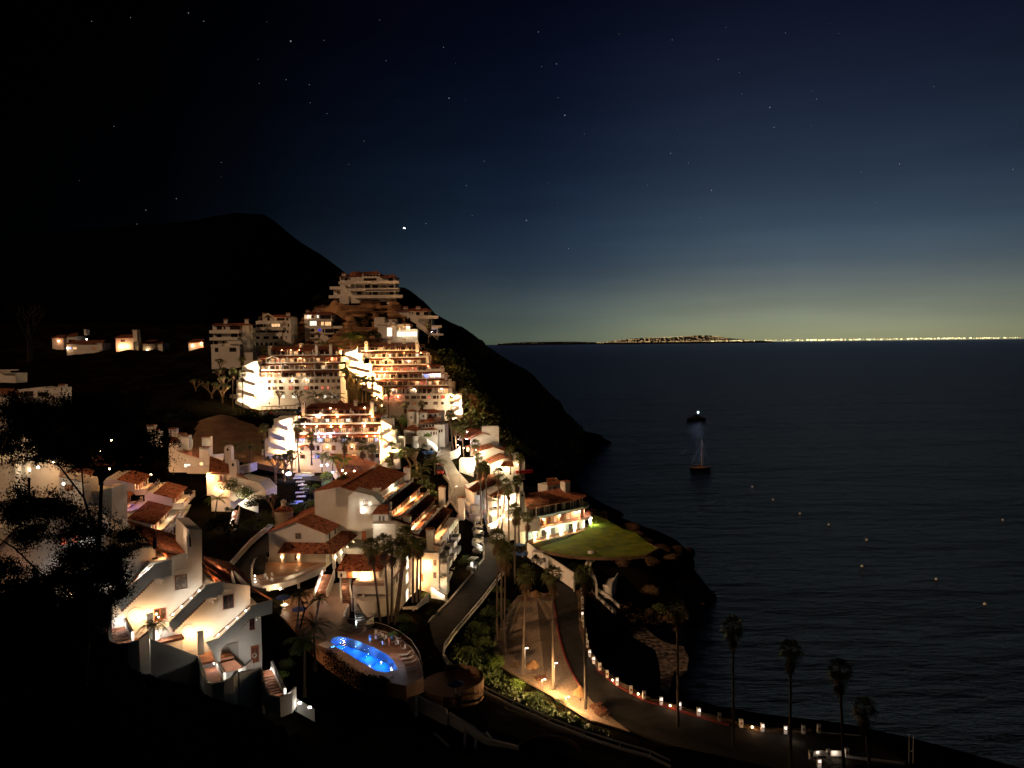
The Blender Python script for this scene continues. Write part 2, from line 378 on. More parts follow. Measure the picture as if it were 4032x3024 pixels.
# ================================================================== land: one height field through surveyed points
def zlot(v): return float(np.interp(v, [2290,2320,2345,2392,2420,2447,2500,2560,2600], [9.2,8.5,8.0,6.9,6.3,5.8,5.2,4.9,4.75]))
def GP(u, v, Y): p = atY(u, v, Y); return (p.x, p.y, p.z)
PLP = [tuple(atZ(u, v, 15)[:2])+(11.0,) for u, v in ((1325,2525),(1400,2545),(1460,2580),(1530,2620),(1420,2600),(1370,2560),(1500,2640),(1560,2600),(1350,2590),(1440,2520),(1500,2550))]
CP = PLP + [(0,-60,66),(0,0,56),(-60,0,58),(60,0,44),(-150,20,75),(120,-20,30),(-25,35,40),(30,40,26),(-300,60,80),(0,30,44),
  (260,-60,-8),(140,20,-4),
  GP(0,2340,58), GP(200,2400,60), GP(380,2500,64), GP(440,2610,70), GP(300,2760,64), GP(700,2960,66), GP(0,2500,66), GP(1000,2900,78), GP(1250,3060,88), GP(1550,3060,100), GP(0,3000,55), GP(1230,2700,118), GP(1420,2900,104), GP(440,2650,80), GP(600,2690,80), GP(760,2735,81), GP(900,2785,82), GP(1060,2810,84), GP(1160,2790,87), GP(1130,2775,86), GP(560,2640,86), GP(700,2680,88), GP(880,2740,88), (-14,85,22),(-8,92,15),
  GP(400,2640,88), GP(700,2700,90), GP(960,2760,92), GP(1100,2760,94), GP(150,2450,88), GP(0,2350,100),
  # road by the railing, planted bank, gravel lot, promenade
  GP(1760,2700,124), GP(2000,2860,112), GP(2400,3020,102), GP(1740,2560,140), GP(1900,2330,172), GP(1960,2180,196), GP(1820,2420,158), GP(1580,2950,105),
  (20,84,4),(40,80,4.5),(60,75,4.5),(85,72,4.5),(70,88,4.4),(48,98,4.4),
  GP(1950,2560,153), GP(2160,2760,129),
  ] + [tuple(atZ(u, v, zlot(v)-.7)) for u, v in [(2010,2540),(2060,2680),(2190,2740),(2330,2860),(2100,2400),(2250,2400),(2290,2330),(2290,2480),(2240,2560),(2390,2650),(2480,2710),(2600,2755),(2750,2800),(2920,2845),(3090,2868),(3180,2868),(3400,2960),(2900,2980),(2600,2900),(2200,2620),(2080,2350),(2190,2330)]] + [
  tuple(atZ(u, v, -1.2)) for u, v in [(2330,2480),(2360,2570),(2420,2640),(2520,2690),(2640,2725),(2760,2760),(2930,2790),(3100,2810),(3300,2820),(3600,2880),(3900,2950)]] + [
  tuple(atZ(u, v, -4)) for u, v in [(2480,2560),(2700,2600),(3000,2650),(3300,2700),(3700,2700),(2900,2500),(3200,2500),(2800,2360),(3100,2250),(3500,2300),(2800,2180),(2900,2080),(2700,2060),(3900,2500)]] + [
  # foot of the lawn headland, stairs to the cove
  tuple(atZ(u, v, .6)) for u, v in [(2420,2445),(2520,2440),(2640,2430),(2740,2400)]] + [tuple(atZ(2330,2300,9)), tuple(atZ(2250,2260,11.5)), tuple(atZ(2180,2215,11.6)), tuple(atZ(2400,2313,6.5)), tuple(atZ(2500,2310,6.5)), tuple(atZ(2620,2290,4.5))] + [
  # lawn
  ] + [tuple(atZ(u, v, 12.3)) for u, v in [(2130,2140),(2250,2190),(2400,2180),(2330,2050),(2450,2100),(2380,2130),(2200,2140),(2520,2160),(2300,2070),(2560,2175),(2150,2080),(2250,2000)]] + [tuple(atZ(2200,2205,11.2)), tuple(atZ(2300,2214,11)), tuple(atZ(2400,2212,10.8)), tuple(atZ(2500,2206,10.8)), tuple(atZ(2560,2200,10.8)), tuple(atZ(2600,2185,10.5)), tuple(atZ(2700,2190,9)), tuple(atZ(2690,2235,4.5)), tuple(atZ(2480,2050,7)), tuple(atZ(2560,2110,5)), tuple(atZ(2360,2000,6)), tuple(atZ(2800,2150,-3)), tuple(atZ(2650,2080,-4)), tuple(atZ(2500,2000,-4)), tuple(atZ(2330,1960,-2))] + [
  # buildings on the right and the upper road
  GP(2085,2128,205), GP(1950,2075,210), GP(1850,2010,214), GP(1990,2200,192), GP(2100,1990,228), GP(2200,1950,240), tuple(atZ(2300,1900,-2)), GP(1870,1900,235), GP(1800,1950,228), GP(1850,1830,245), GP(1780,1790,258), GP(1760,1740,268), GP(1980,1860,243), GP(2060,1880,243), tuple(atZ(2140,1880,8)), tuple(atZ(2180,1850,4)), tuple(atZ(2240,1860,-2)),
  GP(1690,1760,262), GP(1640,1740,262), GP(1560,1740,262), GP(1500,1850,232), GP(1300,1850,232), GP(1150,1855,232), GP(1300,1900,220), GP(1180,1960,205), GP(1250,1960,200), GP(1100,1900,210), GP(1650,1950,222), GP(1570,1900,226), GP(1450,2000,205), GP(1700,2080,205),
  # A, C, E buildings, rock
  GP(1010,1612,303), GP(1180,1620,300), GP(1340,1610,303), GP(1180,1650,285), GP(1020,1650,282), GP(1500,1650,322), GP(1600,1655,324), GP(1760,1660,324), GP(1860,1640,322), GP(1420,1600,318),
  GP(1200,1385,330), GP(1550,1385,352), GP(1380,1440,330), GP(1700,1390,350), GP(1800,1470,338), GP(1850,1560,330), GP(1950,1700,300), GP(1990,1780,270), GP(1900,1690,290),
  GP(900,1450,335), GP(850,1450,335), GP(1060,1410,345), GP(1270,1380,350), GP(1400,1370,342), GP(1350,1290,352), GP(1450,1230,362), GP(1300,1240,362), GP(1420,1195,366), GP(1560,1200,368), GP(1250,1230,366), GP(1180,1270,368), GP(1600,1290,360), GP(1700,1330,352), GP(1440,1180,380), GP(1300,1160,385), (-75,420,82),
  GP(1120,1320,368), GP(1000,1380,372), GP(880,1400,372),
  # headland running out to sea
  GP(1585,1142,392), GP(1665,1195,400), GP(1710,1255,405), GP(1800,1290,415), GP(1900,1345,425), GP(2000,1415,437), GP(2080,1462,446), GP(2200,1592,458), GP(2300,1700,466), tuple(atZ(2350,1760,.5)),
  GP(2000,1600,380), GP(2100,1700,370), GP(2200,1800,380), GP(1900,1500,395), tuple(atZ(2300,1790,.3)), tuple(atZ(2240,1845,.3)), tuple(atZ(2190,1880,.3)), GP(2120,1840,320),
  (0,560,20),(-40,640,0),(60,560,-4),(40,520,10),(100,520,-6),(140,440,-8),(160,380,-8),(90,330,-5),(-120,600,70),(-200,700,80),
  # left side
  GP(900,1500,315), GP(700,1600,280), GP(900,1640,262), GP(740,1790,235), GP(1030,1790,235), GP(1050,1650,262), GP(860,1640,250), GP(500,1650,270), GP(300,1500,330), GP(600,1400,400), GP(0,1450,330), GP(300,1390,425), GP(560,1385,430), GP(780,1370,420), GP(0,1390,420), GP(-300,1500,300),
  GP(0,1700,260), GP(300,1700,255), GP(600,1780,240), GP(1000,1900,205), GP(1050,2000,195), GP(1000,2160,175), GP(960,2240,165), GP(880,2110,178), GP(700,2200,172), GP(400,2080,180), GP(100,2050,180), GP(900,2330,140), GP(1000,2450,130), GP(1130,2560,128), GP(-200,2100,170), GP(750,1980,200), (-45,135,17), (-62,130,21),
  # club house terraces
  GP(1060,2330,152), GP(1200,2380,150), GP(1300,2500,134), GP(1180,2470,140), GP(1480,2480,136), GP(1560,2460,138), GP(1640,2380,156), GP(1700,2340,168), GP(1640,2540,134), GP(1500,2640,125), GP(1060,2240,166), GP(1280,2230,166), GP(1000,2280,160), (-46,190,20), (-30,200,20)]
CPN = np.array([(p[0], p[1]) for p in CP]); CPZ = np.array([p[2] for p in CP])
keep = []
for i in range(len(CP)):
    if all((CPN[i][0]-CPN[j][0])**2 + (CPN[i][1]-CPN[j][1])**2 > 9 for j in keep): keep.append(i)
CPN, CPZ = CPN[keep], CPZ[keep]
EPS = 4.0
def phi(a, b): return np.sqrt(((a[:, None, :] - b[None, :, :])**2).sum(-1) + EPS)
n_ = len(CPN); A_ = np.zeros((n_+1, n_+1)); A_[:n_, :n_] = phi(CPN, CPN) + np.eye(n_) * (-.6); A_[:n_, n_] = 1; A_[n_, :n_] = 1
sol = np.linalg.solve(A_, np.append(CPZ, 0))
def Hmany(P): 
    P = np.asarray(P, float); out = np.empty(len(P))
    for i in range(0, len(P), 4000): out[i:i+4000] = phi(P[i:i+4000], CPN) @ sol[:n_] + sol[n_]
    return out
def H(x, y): return float(Hmany([(x, y)])[0])
# shallow fractal relief
def vnoise(P, f, seed):
    P = P * f + seed * 17.3; i = np.floor(P).astype(int); q = P - i; q = q*q*(3-2*q)
    def h(a, b): n = (a * 374761393 + b * 668265263 + seed * 974634) & 0x7fffffff; n = (n ^ (n >> 13)) * 1274126177 & 0x7fffffff; return ((n ^ (n >> 16)) & 0xffff) / 65535.0
    a, b, c, d = h(i[:,0], i[:,1]), h(i[:,0]+1, i[:,1]), h(i[:,0], i[:,1]+1), h(i[:,0]+1, i[:,1]+1)
    return (a*(1-q[:,0])+b*q[:,0])*(1-q[:,1]) + (c*(1-q[:,0])+d*q[:,0])*q[:,1] - .5
FLAT = [tuple(atZ(2200,2560,4.5)[:2])+(34,), tuple(atZ(2350,2110,14.5)[:2])+(30,)]
def relief(P, Z):
    n = vnoise(P, 1/22, 1) * 5 + vnoise(P, 1/9, 2) * 2.4 + vnoise(P, 1/3.5, 3) * .9
    k = np.clip((P[:,1] - 330) / 60, 0, 1) + np.clip((P[:,0] - 15) / 30, 0, 1) * np.clip((P[:,1]-245)/30, 0, 1)
    return Z + n * np.clip(k, 0.04, 1)
def grid_obj(name, x0, x1, y0, y1, st, material, fn, keepf=None, **tg):
    xs = np.arange(x0, x1 + st*.5, st); ys = np.arange(y0, y1 + st*.5, st)
    X, Y = np.meshgrid(xs, ys); P = np.stack([X.ravel(), Y.ravel()], 1); Z = fn(P)
    nx, ny = len(xs), len(ys); me = bpy.data.meshes.new(name); fs = []
    for j in range(ny-1):
        for i in range(nx-1):
            a = j*nx+i
            if keepf is None or keepf(P[a], Z[a]): fs.append((a, a+1, a+nx+1, a+nx))
    me.from_pydata(np.column_stack([P, Z]).tolist(), [], fs); me.update()
    me.polygons.foreach_set('use_smooth', [True]*len(me.polygons))
    o = bpy.data.objects.new(name, me); COL.objects.link(o); me.materials.append(MT[material]); return tag(o, **tg)
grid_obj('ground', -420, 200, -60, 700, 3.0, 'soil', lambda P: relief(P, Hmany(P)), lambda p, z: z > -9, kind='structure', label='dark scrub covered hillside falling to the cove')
def patch(name, poly_uvz, material, off, st=1.0, fn=None, **tg):
    """a surface draped on the land inside a plan outline"""
    pg = [(p[0], p[1]) for p in poly_uvz]
    def inside(x, y):
        c = False; j = len(pg)-1
        for i in range(len(pg)):
            if (pg[i][1] > y) != (pg[j][1] > y) and x < (pg[j][0]-pg[i][0])*(y-pg[i][1])/(pg[j][1]-pg[i][1]) + pg[i][0]: c = not c
            j = i
        return c
    xs = [p[0] for p in pg]; ys = [p[1] for p in pg]
    f = fn or (lambda P: relief(P, Hmany(P)) + off)
    return grid_obj(name, min(xs), max(xs), min(ys), max(ys), st, material, f, lambda p, z: inside(p[0]+st/2, p[1]+st/2), **tg)
# rock face under the highest building: horizontal strata
def rockz(P):
    z = relief(P, Hmany(P)); z = z + vnoise(P, 1/7, 5) * 4 + vnoise(P, 1/2.2, 6) * 2.2
    q = z / 2.6 + vnoise(P, 1/14, 8) * 1.2; st_ = (np.floor(q) + np.clip((q - np.floor(q)) * 3.2, 0, 1)) * 2.6
    return st_ * .8 + z * .2 + .9
patch('rock_face', [GP(1180,1300,364), GP(1240,1225,368), GP(1330,1180,366), GP(1500,1180,367), GP(1590,1215,366), GP(1600,1290,358), GP(1500,1320,350), GP(1450,1372,340), GP(1330,1375,338), GP(1200,1390,337), GP(1120,1400,345)], 'rock', 1, .8, rockz, kind='structure', label='layered brown rock face below the highest white building')
patch('flank', [GP(1800,1300,400), GP(1900,1345,425), GP(2080,1462,446), GP(2300,1700,466), GP(2270,1800,400), GP(2150,1850,330), GP(2000,1760,285), GP(1900,1650,305), GP(1800,1480,345)], 'cliff', 1.0, 1.6, lambda P: relief(P, Hmany(P)) + .8 + vnoise(P, 1/5, 11)*3.2 + vnoise(P, 1/2, 12)*1.1, kind='structure', label='rugged brown flank of the headland above the sea')
patch('dry_slope', [GP(1640,1345,354), GP(1720,1350,352), GP(1790,1440,342), GP(1840,1560,330), GP(1760,1560,335), GP(1680,1430,350)], 'soil2', .4, 2.0, kind='structure', label='bare olive slope beside the right terraced block')
# mountain ridge far behind on the left
def mountz(P):
    ridge = [(-1100,120),(-700,165),(-480,188),(-380,196),(-313,201),(-288,206),(-262,205),(-241,192),(-221,175),(-202,162),(-188,151),(-176,143),(-150,118),(-110,80),(0,-10),(900,-10)]
    rx = np.array([a for a, b in ridge]); rz = np.array([b for a, b in ridge])
    top = np.interp(P[:,0], rx, rz); d = np.abs(P[:,1]-820)
    return np.maximum(-12, top - d*.62 + vnoise(P, 1/60, 4)*14*np.clip(d/60, 0, 1) + vnoise(P, 1/20, 9)*5)
grid_obj('mountain', -1100, 60, 560, 1150, 10.0, 'mount', mountz, kind='structure', label='black mountain ridge behind the village')
def shadez(P):  # off-view ridge added to cast shade over the promenade and pier
    ry = np.array([-60,-20,5,25,45,60]); return np.interp(P[:,1], ry, np.array([138,134,128,122,114,98])) - np.abs(P[:,0]+68)*.9 + vnoise(P, 1/8, 7)*4
grid_obj('shade_ridge', -120, -41, -60, 60, 3.0, 'soil', shadez, kind='structure', label='unseen dark ridge added left of the viewpoint to shade the lower right')
# ------------------------------------------------------------------ sea
m, snt, out = new_mat('sea_water')
df = snt.nodes.new('ShaderNodeBsdfDiffuse'); df.inputs[0].default_value = (.0008,.0016,.003,1)
gs = snt.nodes.new('ShaderNodeBsdfGlossy'); gs.inputs[0].default_value = (.62,.68,.92,1); gs.inputs['Roughness'].default_value = .2
fz = snt.nodes.new('ShaderNodeFresnel'); fz.inputs[0].default_value = 1.24
mxs = snt.nodes.new('ShaderNodeMixShader'); pw_ = snt.nodes.new('ShaderNodeMath'); pw_.operation = 'POWER'; pw_.inputs[1].default_value = 2.3; snt.links.new(fz.outputs[0], pw_.inputs[0]); snt.links.new(pw_.outputs[0], mxs.inputs[0]); snt.links.new(df.outputs[0], mxs.inputs[1]); snt.links.new(gs.outputs[0], mxs.inputs[2]); snt.links.new(mxs.outputs[0], out.inputs[0])
g = snt.nodes.new('ShaderNodeNewGeometry'); mpp = snt.nodes.new('ShaderNodeMapping'); mpp.inputs['Scale'].default_value = (.35, 1.0, 1.0); snt.links.new(g.outputs['Position'], mpp.inputs[0])
na = snt.nodes.new('ShaderNodeTexNoise'); na.inputs['Scale'].default_value = .16; na.inputs['Detail'].default_value = 7; na.inputs['Roughness'].default_value = .62; snt.links.new(mpp.outputs[0], na.inputs['Vector'])
nb = snt.nodes.new('ShaderNodeTexNoise'); nb.inputs['Scale'].default_value = .014; nb.inputs['Detail'].default_value = 4; snt.links.new(mpp.outputs[0], nb.inputs['Vector'])
ad = snt.nodes.new('ShaderNodeMath'); ad.operation = 'MULTIPLY_ADD'; ad.inputs[1].default_value = 4.0; snt.links.new(nb.outputs[0], ad.inputs[0]); snt.links.new(na.outputs[0], ad.inputs[2])
bp = snt.nodes.new('ShaderNodeBump'); bp.inputs['Distance'].default_value = 3.0; snt.links.new(ad.outputs[0], bp.inputs['Height']); snt.links.new(bp.outputs[0], gs.inputs['Normal']); snt.links.new(bp.outputs[0], fz.inputs['Normal'])
MT['sea'] = m
sb = MB(); sb.add([(-60000,-3000,0),(60000,-3000,0),(60000,90000,0),(-60000,90000,0)], [(0,1,2,3)])
sb.build('sea', 'sea', kind='structure', label='dark calm ocean')
# ------------------------------------------------------------------ far coast and its lights
def far_ridge(name, Y, pts, depth, material, **tg):
    mb = MB(); n = len(pts)
    top = [atY(u, v, Y) for u, v in pts]
    vs = []
    for p in top: vs += [(p.x, Y-depth*.5, -30), (p.x, Y, max(p.z, 2)), (p.x, Y+depth*.5, -30)]
    fs = []
    for i in range(n-1):
        a = 3*i; fs += [(a, a+3, a+4, a+1), (a+1, a+4, a+5, a+2)]
    fs += [(0,1,2), (3*n-3, 3*n-1, 3*n-2)]
    mb.add(vs, fs); return mb.build(name, material, **tg)
MT['farland'] = mat('far_land', (.012,.012,.014), 1.0, spec=0)
far_ridge('distant_hills', 36000, [(2370,1349),(2400,1344),(2440,1338),(2500,1332),(2560,1329),(2620,1330),(2680,1326),(2720,1322),(2760,1320),(2800,1321),(2830,1325),(2870,1331),(2910,1336),(2960,1340),(3030,1343)], 3000, 'farland', kind='structure', label='low dark peninsula on the horizon dotted with town lights')
far_ridge('distant_coast', 42000, [(1960,1354),(2010,1350),(2080,1347),(2150,1346),(2230,1345),(2300,1346),(2360,1348),(2420,1350)], 2000, 'farland', kind='structure', label='faint low coast at the left end of the horizon')
MT['cityw'] = emit('city_light_warm', (1.0,.66,.30), .95); MT['cityy'] = emit('city_light_yellow', (1.0,.85,.4), 4.0); MT['cityr'] = emit('city_light_red', (1.0,.35,.15), 2.0)
def dots(name, pts, material, **tg):
    mb = MB()
    for (x, y, z, r) in pts:
        mb.add([(x-r,y,z),(x,y-r,z),(x+r,y,z),(x,y+r,z),(x,y,z+r),(x,y,z-r)], [(0,1,4),(1,2,4),(2,3,4),(3,0,4),(1,0,5),(2,1,5),(3,2,5),(0,3,5)])
    return mb.build(name, material, **tg)
rc = random.Random(3); wA, wB, wC = [], [], []
def hv(u): return 1355 - .011*(u-2016)
for i in range(480):
    u = 2350 + (rc.random()**.8)*520; top = np.interp(u, [2370,2440,2560,2720,2800,2870,3030], [1349,1338,1329,1322,1321,1331,1343])
    v = rc.uniform(top+1, hv(u)-2) if rc.random() < .45 else (top+1.5 if rc.random() < .4 else hv(u)-3)
    p = atY(u, v, 34300); wA.append((*p, rc.uniform(7, 22)))
for i in range(420):
    u = 2800 + rc.random()*1240; v = hv(u) - rc.uniform(1.5, 5.5)
    p = atY(u, v, 34000); k = rc.random(); r_ = rc.uniform(8, 20) * (1.5 if 3180 < u < 3900 else .9)
    (wB if k < .6 else wA if k < .9 else wC).append((*p, r_))
for i in range(60):
    u = rc.uniform(1970, 2370); p = atY(u, hv(u) - rc.uniform(1, 5), 34000); wA.append((*p, rc.uniform(3, 7)))
dots('city_lights', wA, 'cityw', kind='stuff', label='warm lights of the far city along the horizon')
dots('city_lights_yellow', wB, 'cityy', kind='stuff', label='bright yellow lights of the far city shore')
dots('city_lights_red', wC, 'cityr', kind='stuff', label='small reddish lights of the far city shore')
# stars (read from the picture, in 2212-wide pixels) and fainter ones between them
MT['star'] = emit('star', (.85,.9,1.0), .3); MT['starb'] = emit('star_bright', (1,1,1), 4)
S = [(628,89,2.2),(970,212,1.6),(1220,249,1.8),(1137,476,1.8),(1663,232,1.7),(1672,275,1.2),(1537,411,1.6),(1449,331,1.3),(1943,354,1.3),(2188,366,1.2),(1764,214,1.0),(1202,138,1.2),(958,102,1.0),(407,28,1.4),(440,46,1.2),(381,429,1.2),(315,454,1.2),(246,273,.9),(560,180,.9),(618,172,1.0),(668,183,1.0),(706,245,.9),(198,46,1.0),(282,38,1.0),(1228,537,1.2),(920,483,1.2),(1046,348,1.0),(1007,401,1.0),(1163,69,1.2),(834,131,.9),(1452,86,.9),(1697,71,.9),(1552,128,.9),(1487,352,.9),(1602,203,.8),(1170,144,.9),(1262,290,.8),(1398,400,.8),(786,305,.8),(754,355,.8),(670,222,.8),(478,351,.9),(296,484,.9),(1511,470,.9),(1597,157,.8),(2017,187,.8),(1860,372,.9),(1020,466,.8),(1205,211,.9),(1337,73,.7),(700,87,.8),(820,43,.8),(518,466,.7)]
for i in range(30): S.append((rc.uniform(150, 2212), rc.uniform(0, 560), rc.uniform(.3, .62)))
pts = []
for (a, b2, s_) in S:
    d = ray(a*1.8228, b2*1.8228).normalized(); p = CAM + d*60000; pts.append((p.x, p.y, p.z, 27*s_))
dots('stars', pts, 'star', kind='stuff', label='scattered faint stars over the sea')
p = CAM + ray(1593, 898).normalized()*60000
o = dots('planet', [(p.x-50, p.y, p.z+8, 62), (p.x+45, p.y, p.z-10, 40)], 'starb', label='brightest point of light in the sky above the mountain shoulder', cat='star')
# ================================================================== terraced apartment blocks
def terraces(fr, root, rows, seed=0, base_v=None, base_u=None, step=2.6, depth=9.0):
    """rows from the top down: dict(u0,u1,vf[floor],vt[wall top],y,div=[u..],lit=[(ua,ub)],lamps=[(u,tone,power)],flat,gables=[u..])"""
    wall, par, rail = MB(), MB(), MB(); rng = random.Random(seed)
    for k, r in enumerate(rows):
        y = r['y']; a = fr.L(r['u0'], r['vf'], y); b = fr.L(r['u1'], r['vf'], y); x0, x1 = a.x, b.x
        z0 = a.z; z1 = fr.L(r['u0'], r['vt'], y).z; px = lambda u: fr.L(u, r['vf'], y).x
        wall.box(x0, x1, y, y + depth, z0 - (.0 if k < len(rows)-1 else .3), z1)
        divs = [x0] + [px(u) for u in r.get('div', [])] + [x1]
        lit = r.get('lit', [])
        def litf(x, lit=lit, px=px): return 1.0 if any(px(a_) <= x <= px(b_) for a_, b_ in lit) else .22
        for i in range(len(divs)-1):
            fill_windows(root, divs[i] + .25, divs[i+1] - .15, z0 + (.15 if not r.get('flat') else .9), min(z1 - .3, z0 + 2.25), y, litf, seed*31 + k*7 + i, r.get('wid', 1.6), r.get('gap', .55), r.get('lits', ('litw','litw','litdim')))
        if not r.get('flat'):
            zr = fr.L(r['u0'], r.get('vr', r['vt'] - 6), y).z          # where the tiles meet the wall above
            over = 1.0
            zr = max(zr, z1 + .75)
            roof = MB(); up = r.get('up', 1.4)
            for i in range(len(divs)-1):
                ya = y - over - rng.choice((0, .25)); roof.roof((divs[i] + .05, ya, z1 - .05), (divs[i+1] - .05, ya, z1 - .05), (divs[i+1] - .05, y + up, zr), (divs[i] + .05, y + up, zr), .55, .06, .12)
            roof.build('roof', 'tiledark' if r.get('dark', 1) else 'tile', root)
            # fins between units
            for x in divs: wall.py([(x-.14, z0), (x+.14, z0), (x+.14, z1 + .25), (x-.14, z1 + .25)], y - over - .5, y + .3)
            # terrace floor and parapet
            d = r.get('ter', 2.2)
            par.box(x0 - .1, x1 + .1, y - d - .12, y, z0 - .22, z0)
            par.box(x0 - .1, x1 + .1, y - d - .12, y - d + .06, z0, z0 + .22)
            n = max(2, int((x1 - x0) / 4.2))
            for i in range(n+1):
                xx = x0 + (x1-x0)*i/n; par.box(xx-.18, xx+.18, y-d-.16, y-d+.1, z0, z0 + .95)
            rail.box(x0, x1, y-d-.06, y-d-.02, z0 + .82, z0 + .88)
            for i in range(int((x1-x0)/.6)): rail.box(x0 + i*.6, x0 + i*.6 + .05, y-d-.05, y-d-.03, z0 + .22, z0 + .82)
        for gu in r.get('gables', []):
            xc = px(gu); w = 2.6
            gb = MB(); gb.py([(xc-w, z0), (xc-w+.35, z0), (xc-w+.35, z1-.5), (xc, z1+.25), (xc+w-.35, z1-.5), (xc+w-.35, z0), (xc+w, z0), (xc+w, z1-.2), (xc, z1+.75), (xc-w, z1-.2)], y-1.7, y-1.45)
            g = gb.build('gable_porch', 'stucco', root)
            rb = MB(); rb.roof((xc-w-.2, y-1.8, z1-.25), (xc-w-.2, y+.3, z1-.25), (xc, y+.3, z1+.82), (xc, y-1.8, z1+.82), .5, .04, .08); rb.roof((xc+w+.2, y+.3, z1-.25), (xc+w+.2, y-1.8, z1-.25), (xc, y-1.8, z1+.82), (xc, y+.3, z1+.82), .5, .04, .08)
            rb.build('gable_roof', 'tiledark', g)
            railing(root, [(xc-w+.3, y-1.5, z0), (xc+w-.3, y-1.5, z0)], .9, .4, r=.03)
        for (u, tone, pw) in r.get('lamps', []): lamp(root, px(u), y, z0 + 1.95, tone, pw*1.7)
    wall.build('wall', 'stucco', root); par.build('terrace_parapet', 'trim', root); rail.build('terrace_railing', 'wood', root)
def top_roof(fr, root, u0, u1, ve, vr, y, d, ur0=None, ur1=None, mat_='tiledark', back=True):
    a, b = fr.L(u0, ve, y), fr.L(u1, ve, y); c0, c1 = fr.L(ur0 or u0, vr, y + d), fr.L(ur1 or u1, vr, y + d)
    mb = MB(); mb.roof(a, b, (c1.x, y+d, c0.z), (c0.x, y+d, c0.z), .5, .07, .15)
    if back: mb.roof((b.x, y+2*d, a.z), (a.x, y+2*d, a.z), (c0.x, y+d, c0.z), (c1.x, y+d, c0.z), .5, .07, .15)
    return mb.build('roof', mat_, root), a, b, c0
def stair_tower(fr, root, flights, y, lamps, depth=3.0, w=1.3, body=True, hpar=1.0, k=.10):
    """flights: [(u,v),(u,v)...] nosing line of a zigzag stair on the plane y; solid white parapets, a pier body behind"""
    mb = MB(); P = [fr.L(u, v, y) for u, v in flights]
    for i in range(len(P)-1):
        a, b = P[i], P[i+1]; yy = y - (w if i % 2 else 0)
        x0, x1 = a.x, b.x
        mb.py([(x0, a.z-.5), (x1, b.z-.5), (x1, b.z+hpar), (x0, a.z+hpar)], yy-.12, yy+.08)
        n = max(3, int(abs(b.z-a.z)/.3))
        for k in range(n):
            xa, xb = x0 + (x1-x0)*k/n, x0 + (x1-x0)*(k+1)/n; z = min(a.z, b.z) + abs(b.z-a.z)*((k+1)/n if b.z > a.z else (n-k)/n)
            mb.box(min(xa, xb), max(xa, xb), yy+.08, yy+w-.05, z-.5, z)
    mb.build('stair', 'trim', root)
    if body:
        bb = MB()
        for i in range(0, len(P)-1):
            a, b = P[i], P[i+1]; xm0, xm1 = min(a.x, b.x), max(a.x, b.x); zt = max(a.z, b.z)
            bb.box(xm0 - .2, xm1 + .2, y + w + .1 + .02*i, y + w + depth, P[-1].z - 3, zt + 1.2 - .03*i)
        bb.build('stair_tower', 'stucco', root)
    for (u, v, t, p) in lamps:
        q = fr.L(u, v, y - .2); lamp(root, q.x, y + .35, q.z, t, p*k, .14, off=.9)

# ---- upper left block (seven rows)
fa = Fr(atY(1180, 1610, 303)); ra = fa.root('terraced_apartments', 'seven storey white terraced block on the upper left with lit arched basement windows', 'apartment block', 'terraced apartment blocks on the hill')
terraces(fa, ra, [
 dict(u0=1070,u1=1328,vf=1399,vt=1381,y=7.6,div=[1135,1235],lit=[(1143,1183)],lamps=[(1111,'w',70),(1147,'w',80),(1181,'w',70),(1251,'w',80)],vr=1376),
 dict(u0=1022,u1=1345,vf=1429,vt=1409,y=5.0,div=[1135,1240],lit=[(1060,1100)],lamps=[(1052,'r',100),(1186,'y',90),(1310,'r',170)],vr=1401,gables=[1078],lits=('litred','litw'),dark=0),
 dict(u0=1020,u1=1338,vf=1457,vt=1438,y=2.6,div=[1113,1242],lamps=[(1200,'y',80),(1284,'y',90),(1097,'c',20),(1125,'c',18)],vr=1431),
 dict(u0=1022,u1=1338,vf=1487,vt=1467,y=.4,div=[1113,1242],lit=[(1055,1105)],lamps=[(1062,'y',90),(1078,'w',60),(1100,'y',60)],vr=1459),
 dict(u0=1014,u1=1342,vf=1519,vt=1490,y=-1.4,div=[1047,1092,1130,1190,1256,1300],lit=[(1148,1158),(1200,1212)],flat=1,wid=1.5,gap=.9,lamps=[(1151,'c',30),(1206,'c',30),(1114,'c',16)]),
 dict(u0=1014,u1=1342,vf=1545,vt=1519,y=-1.4,div=[1047,1092,1130,1190,1256,1300],lit=[(1192,1216)],flat=1,wid=1.5,gap=.9,lits=('litred',)),
], 1)
rf, a_, b_, c_ = top_roof(fa, ra, 1062, 1334, 1382, 1364, 6.5, 5.5, 1075, 1322)
mb = MB(); q0, q1 = fa.L(1014, 1545, -1.4), fa.L(1342, 1545, -1.4); zb = fa.L(1014, 1612, -1.4).z
mb.box(q0.x, q1.x, -1.4, 12, zb - 4, q0.z - .3)
dg = fa.xz([(1180,1537),(1195,1536),(1250,1575),(1250,1600),(1180,1600)], -1.4); mb.py(dg, -2.3, -1.42)
mb.build('basement_wall', 'stucco', ra)
for u in (1029,1043,1073,1116,1156,1169,1182,1245,1280,1310,1324):
    p = fa.L(u, 1561, -1.4); window(ra, p.x-.6, p.x+.6, p.z-.75, p.z+.65, -1.4, 'litwhite', 1, True, fr='trim', t=.05)
p = fa.L(1245, 1558, -1.4); window(ra, p.x-1, p.x+1.1, p.z-.8, p.z+.5, -1.45, 'litw', 3)
p = fa.L(1060, 1587, -1.4); window(ra, p.x-.25, p.x+.25, p.z-.45, p.z+.45, -1.4, 'glass', 1, True)
for u, w in ((1247,1.1),(1303,1.1)):
    p = fa.L(u, 1380, 5.2); t = fa.L(u, 1353, 5.2); chimney(ra, p.x, 5.2, p.z-2, t.z, 1.1)
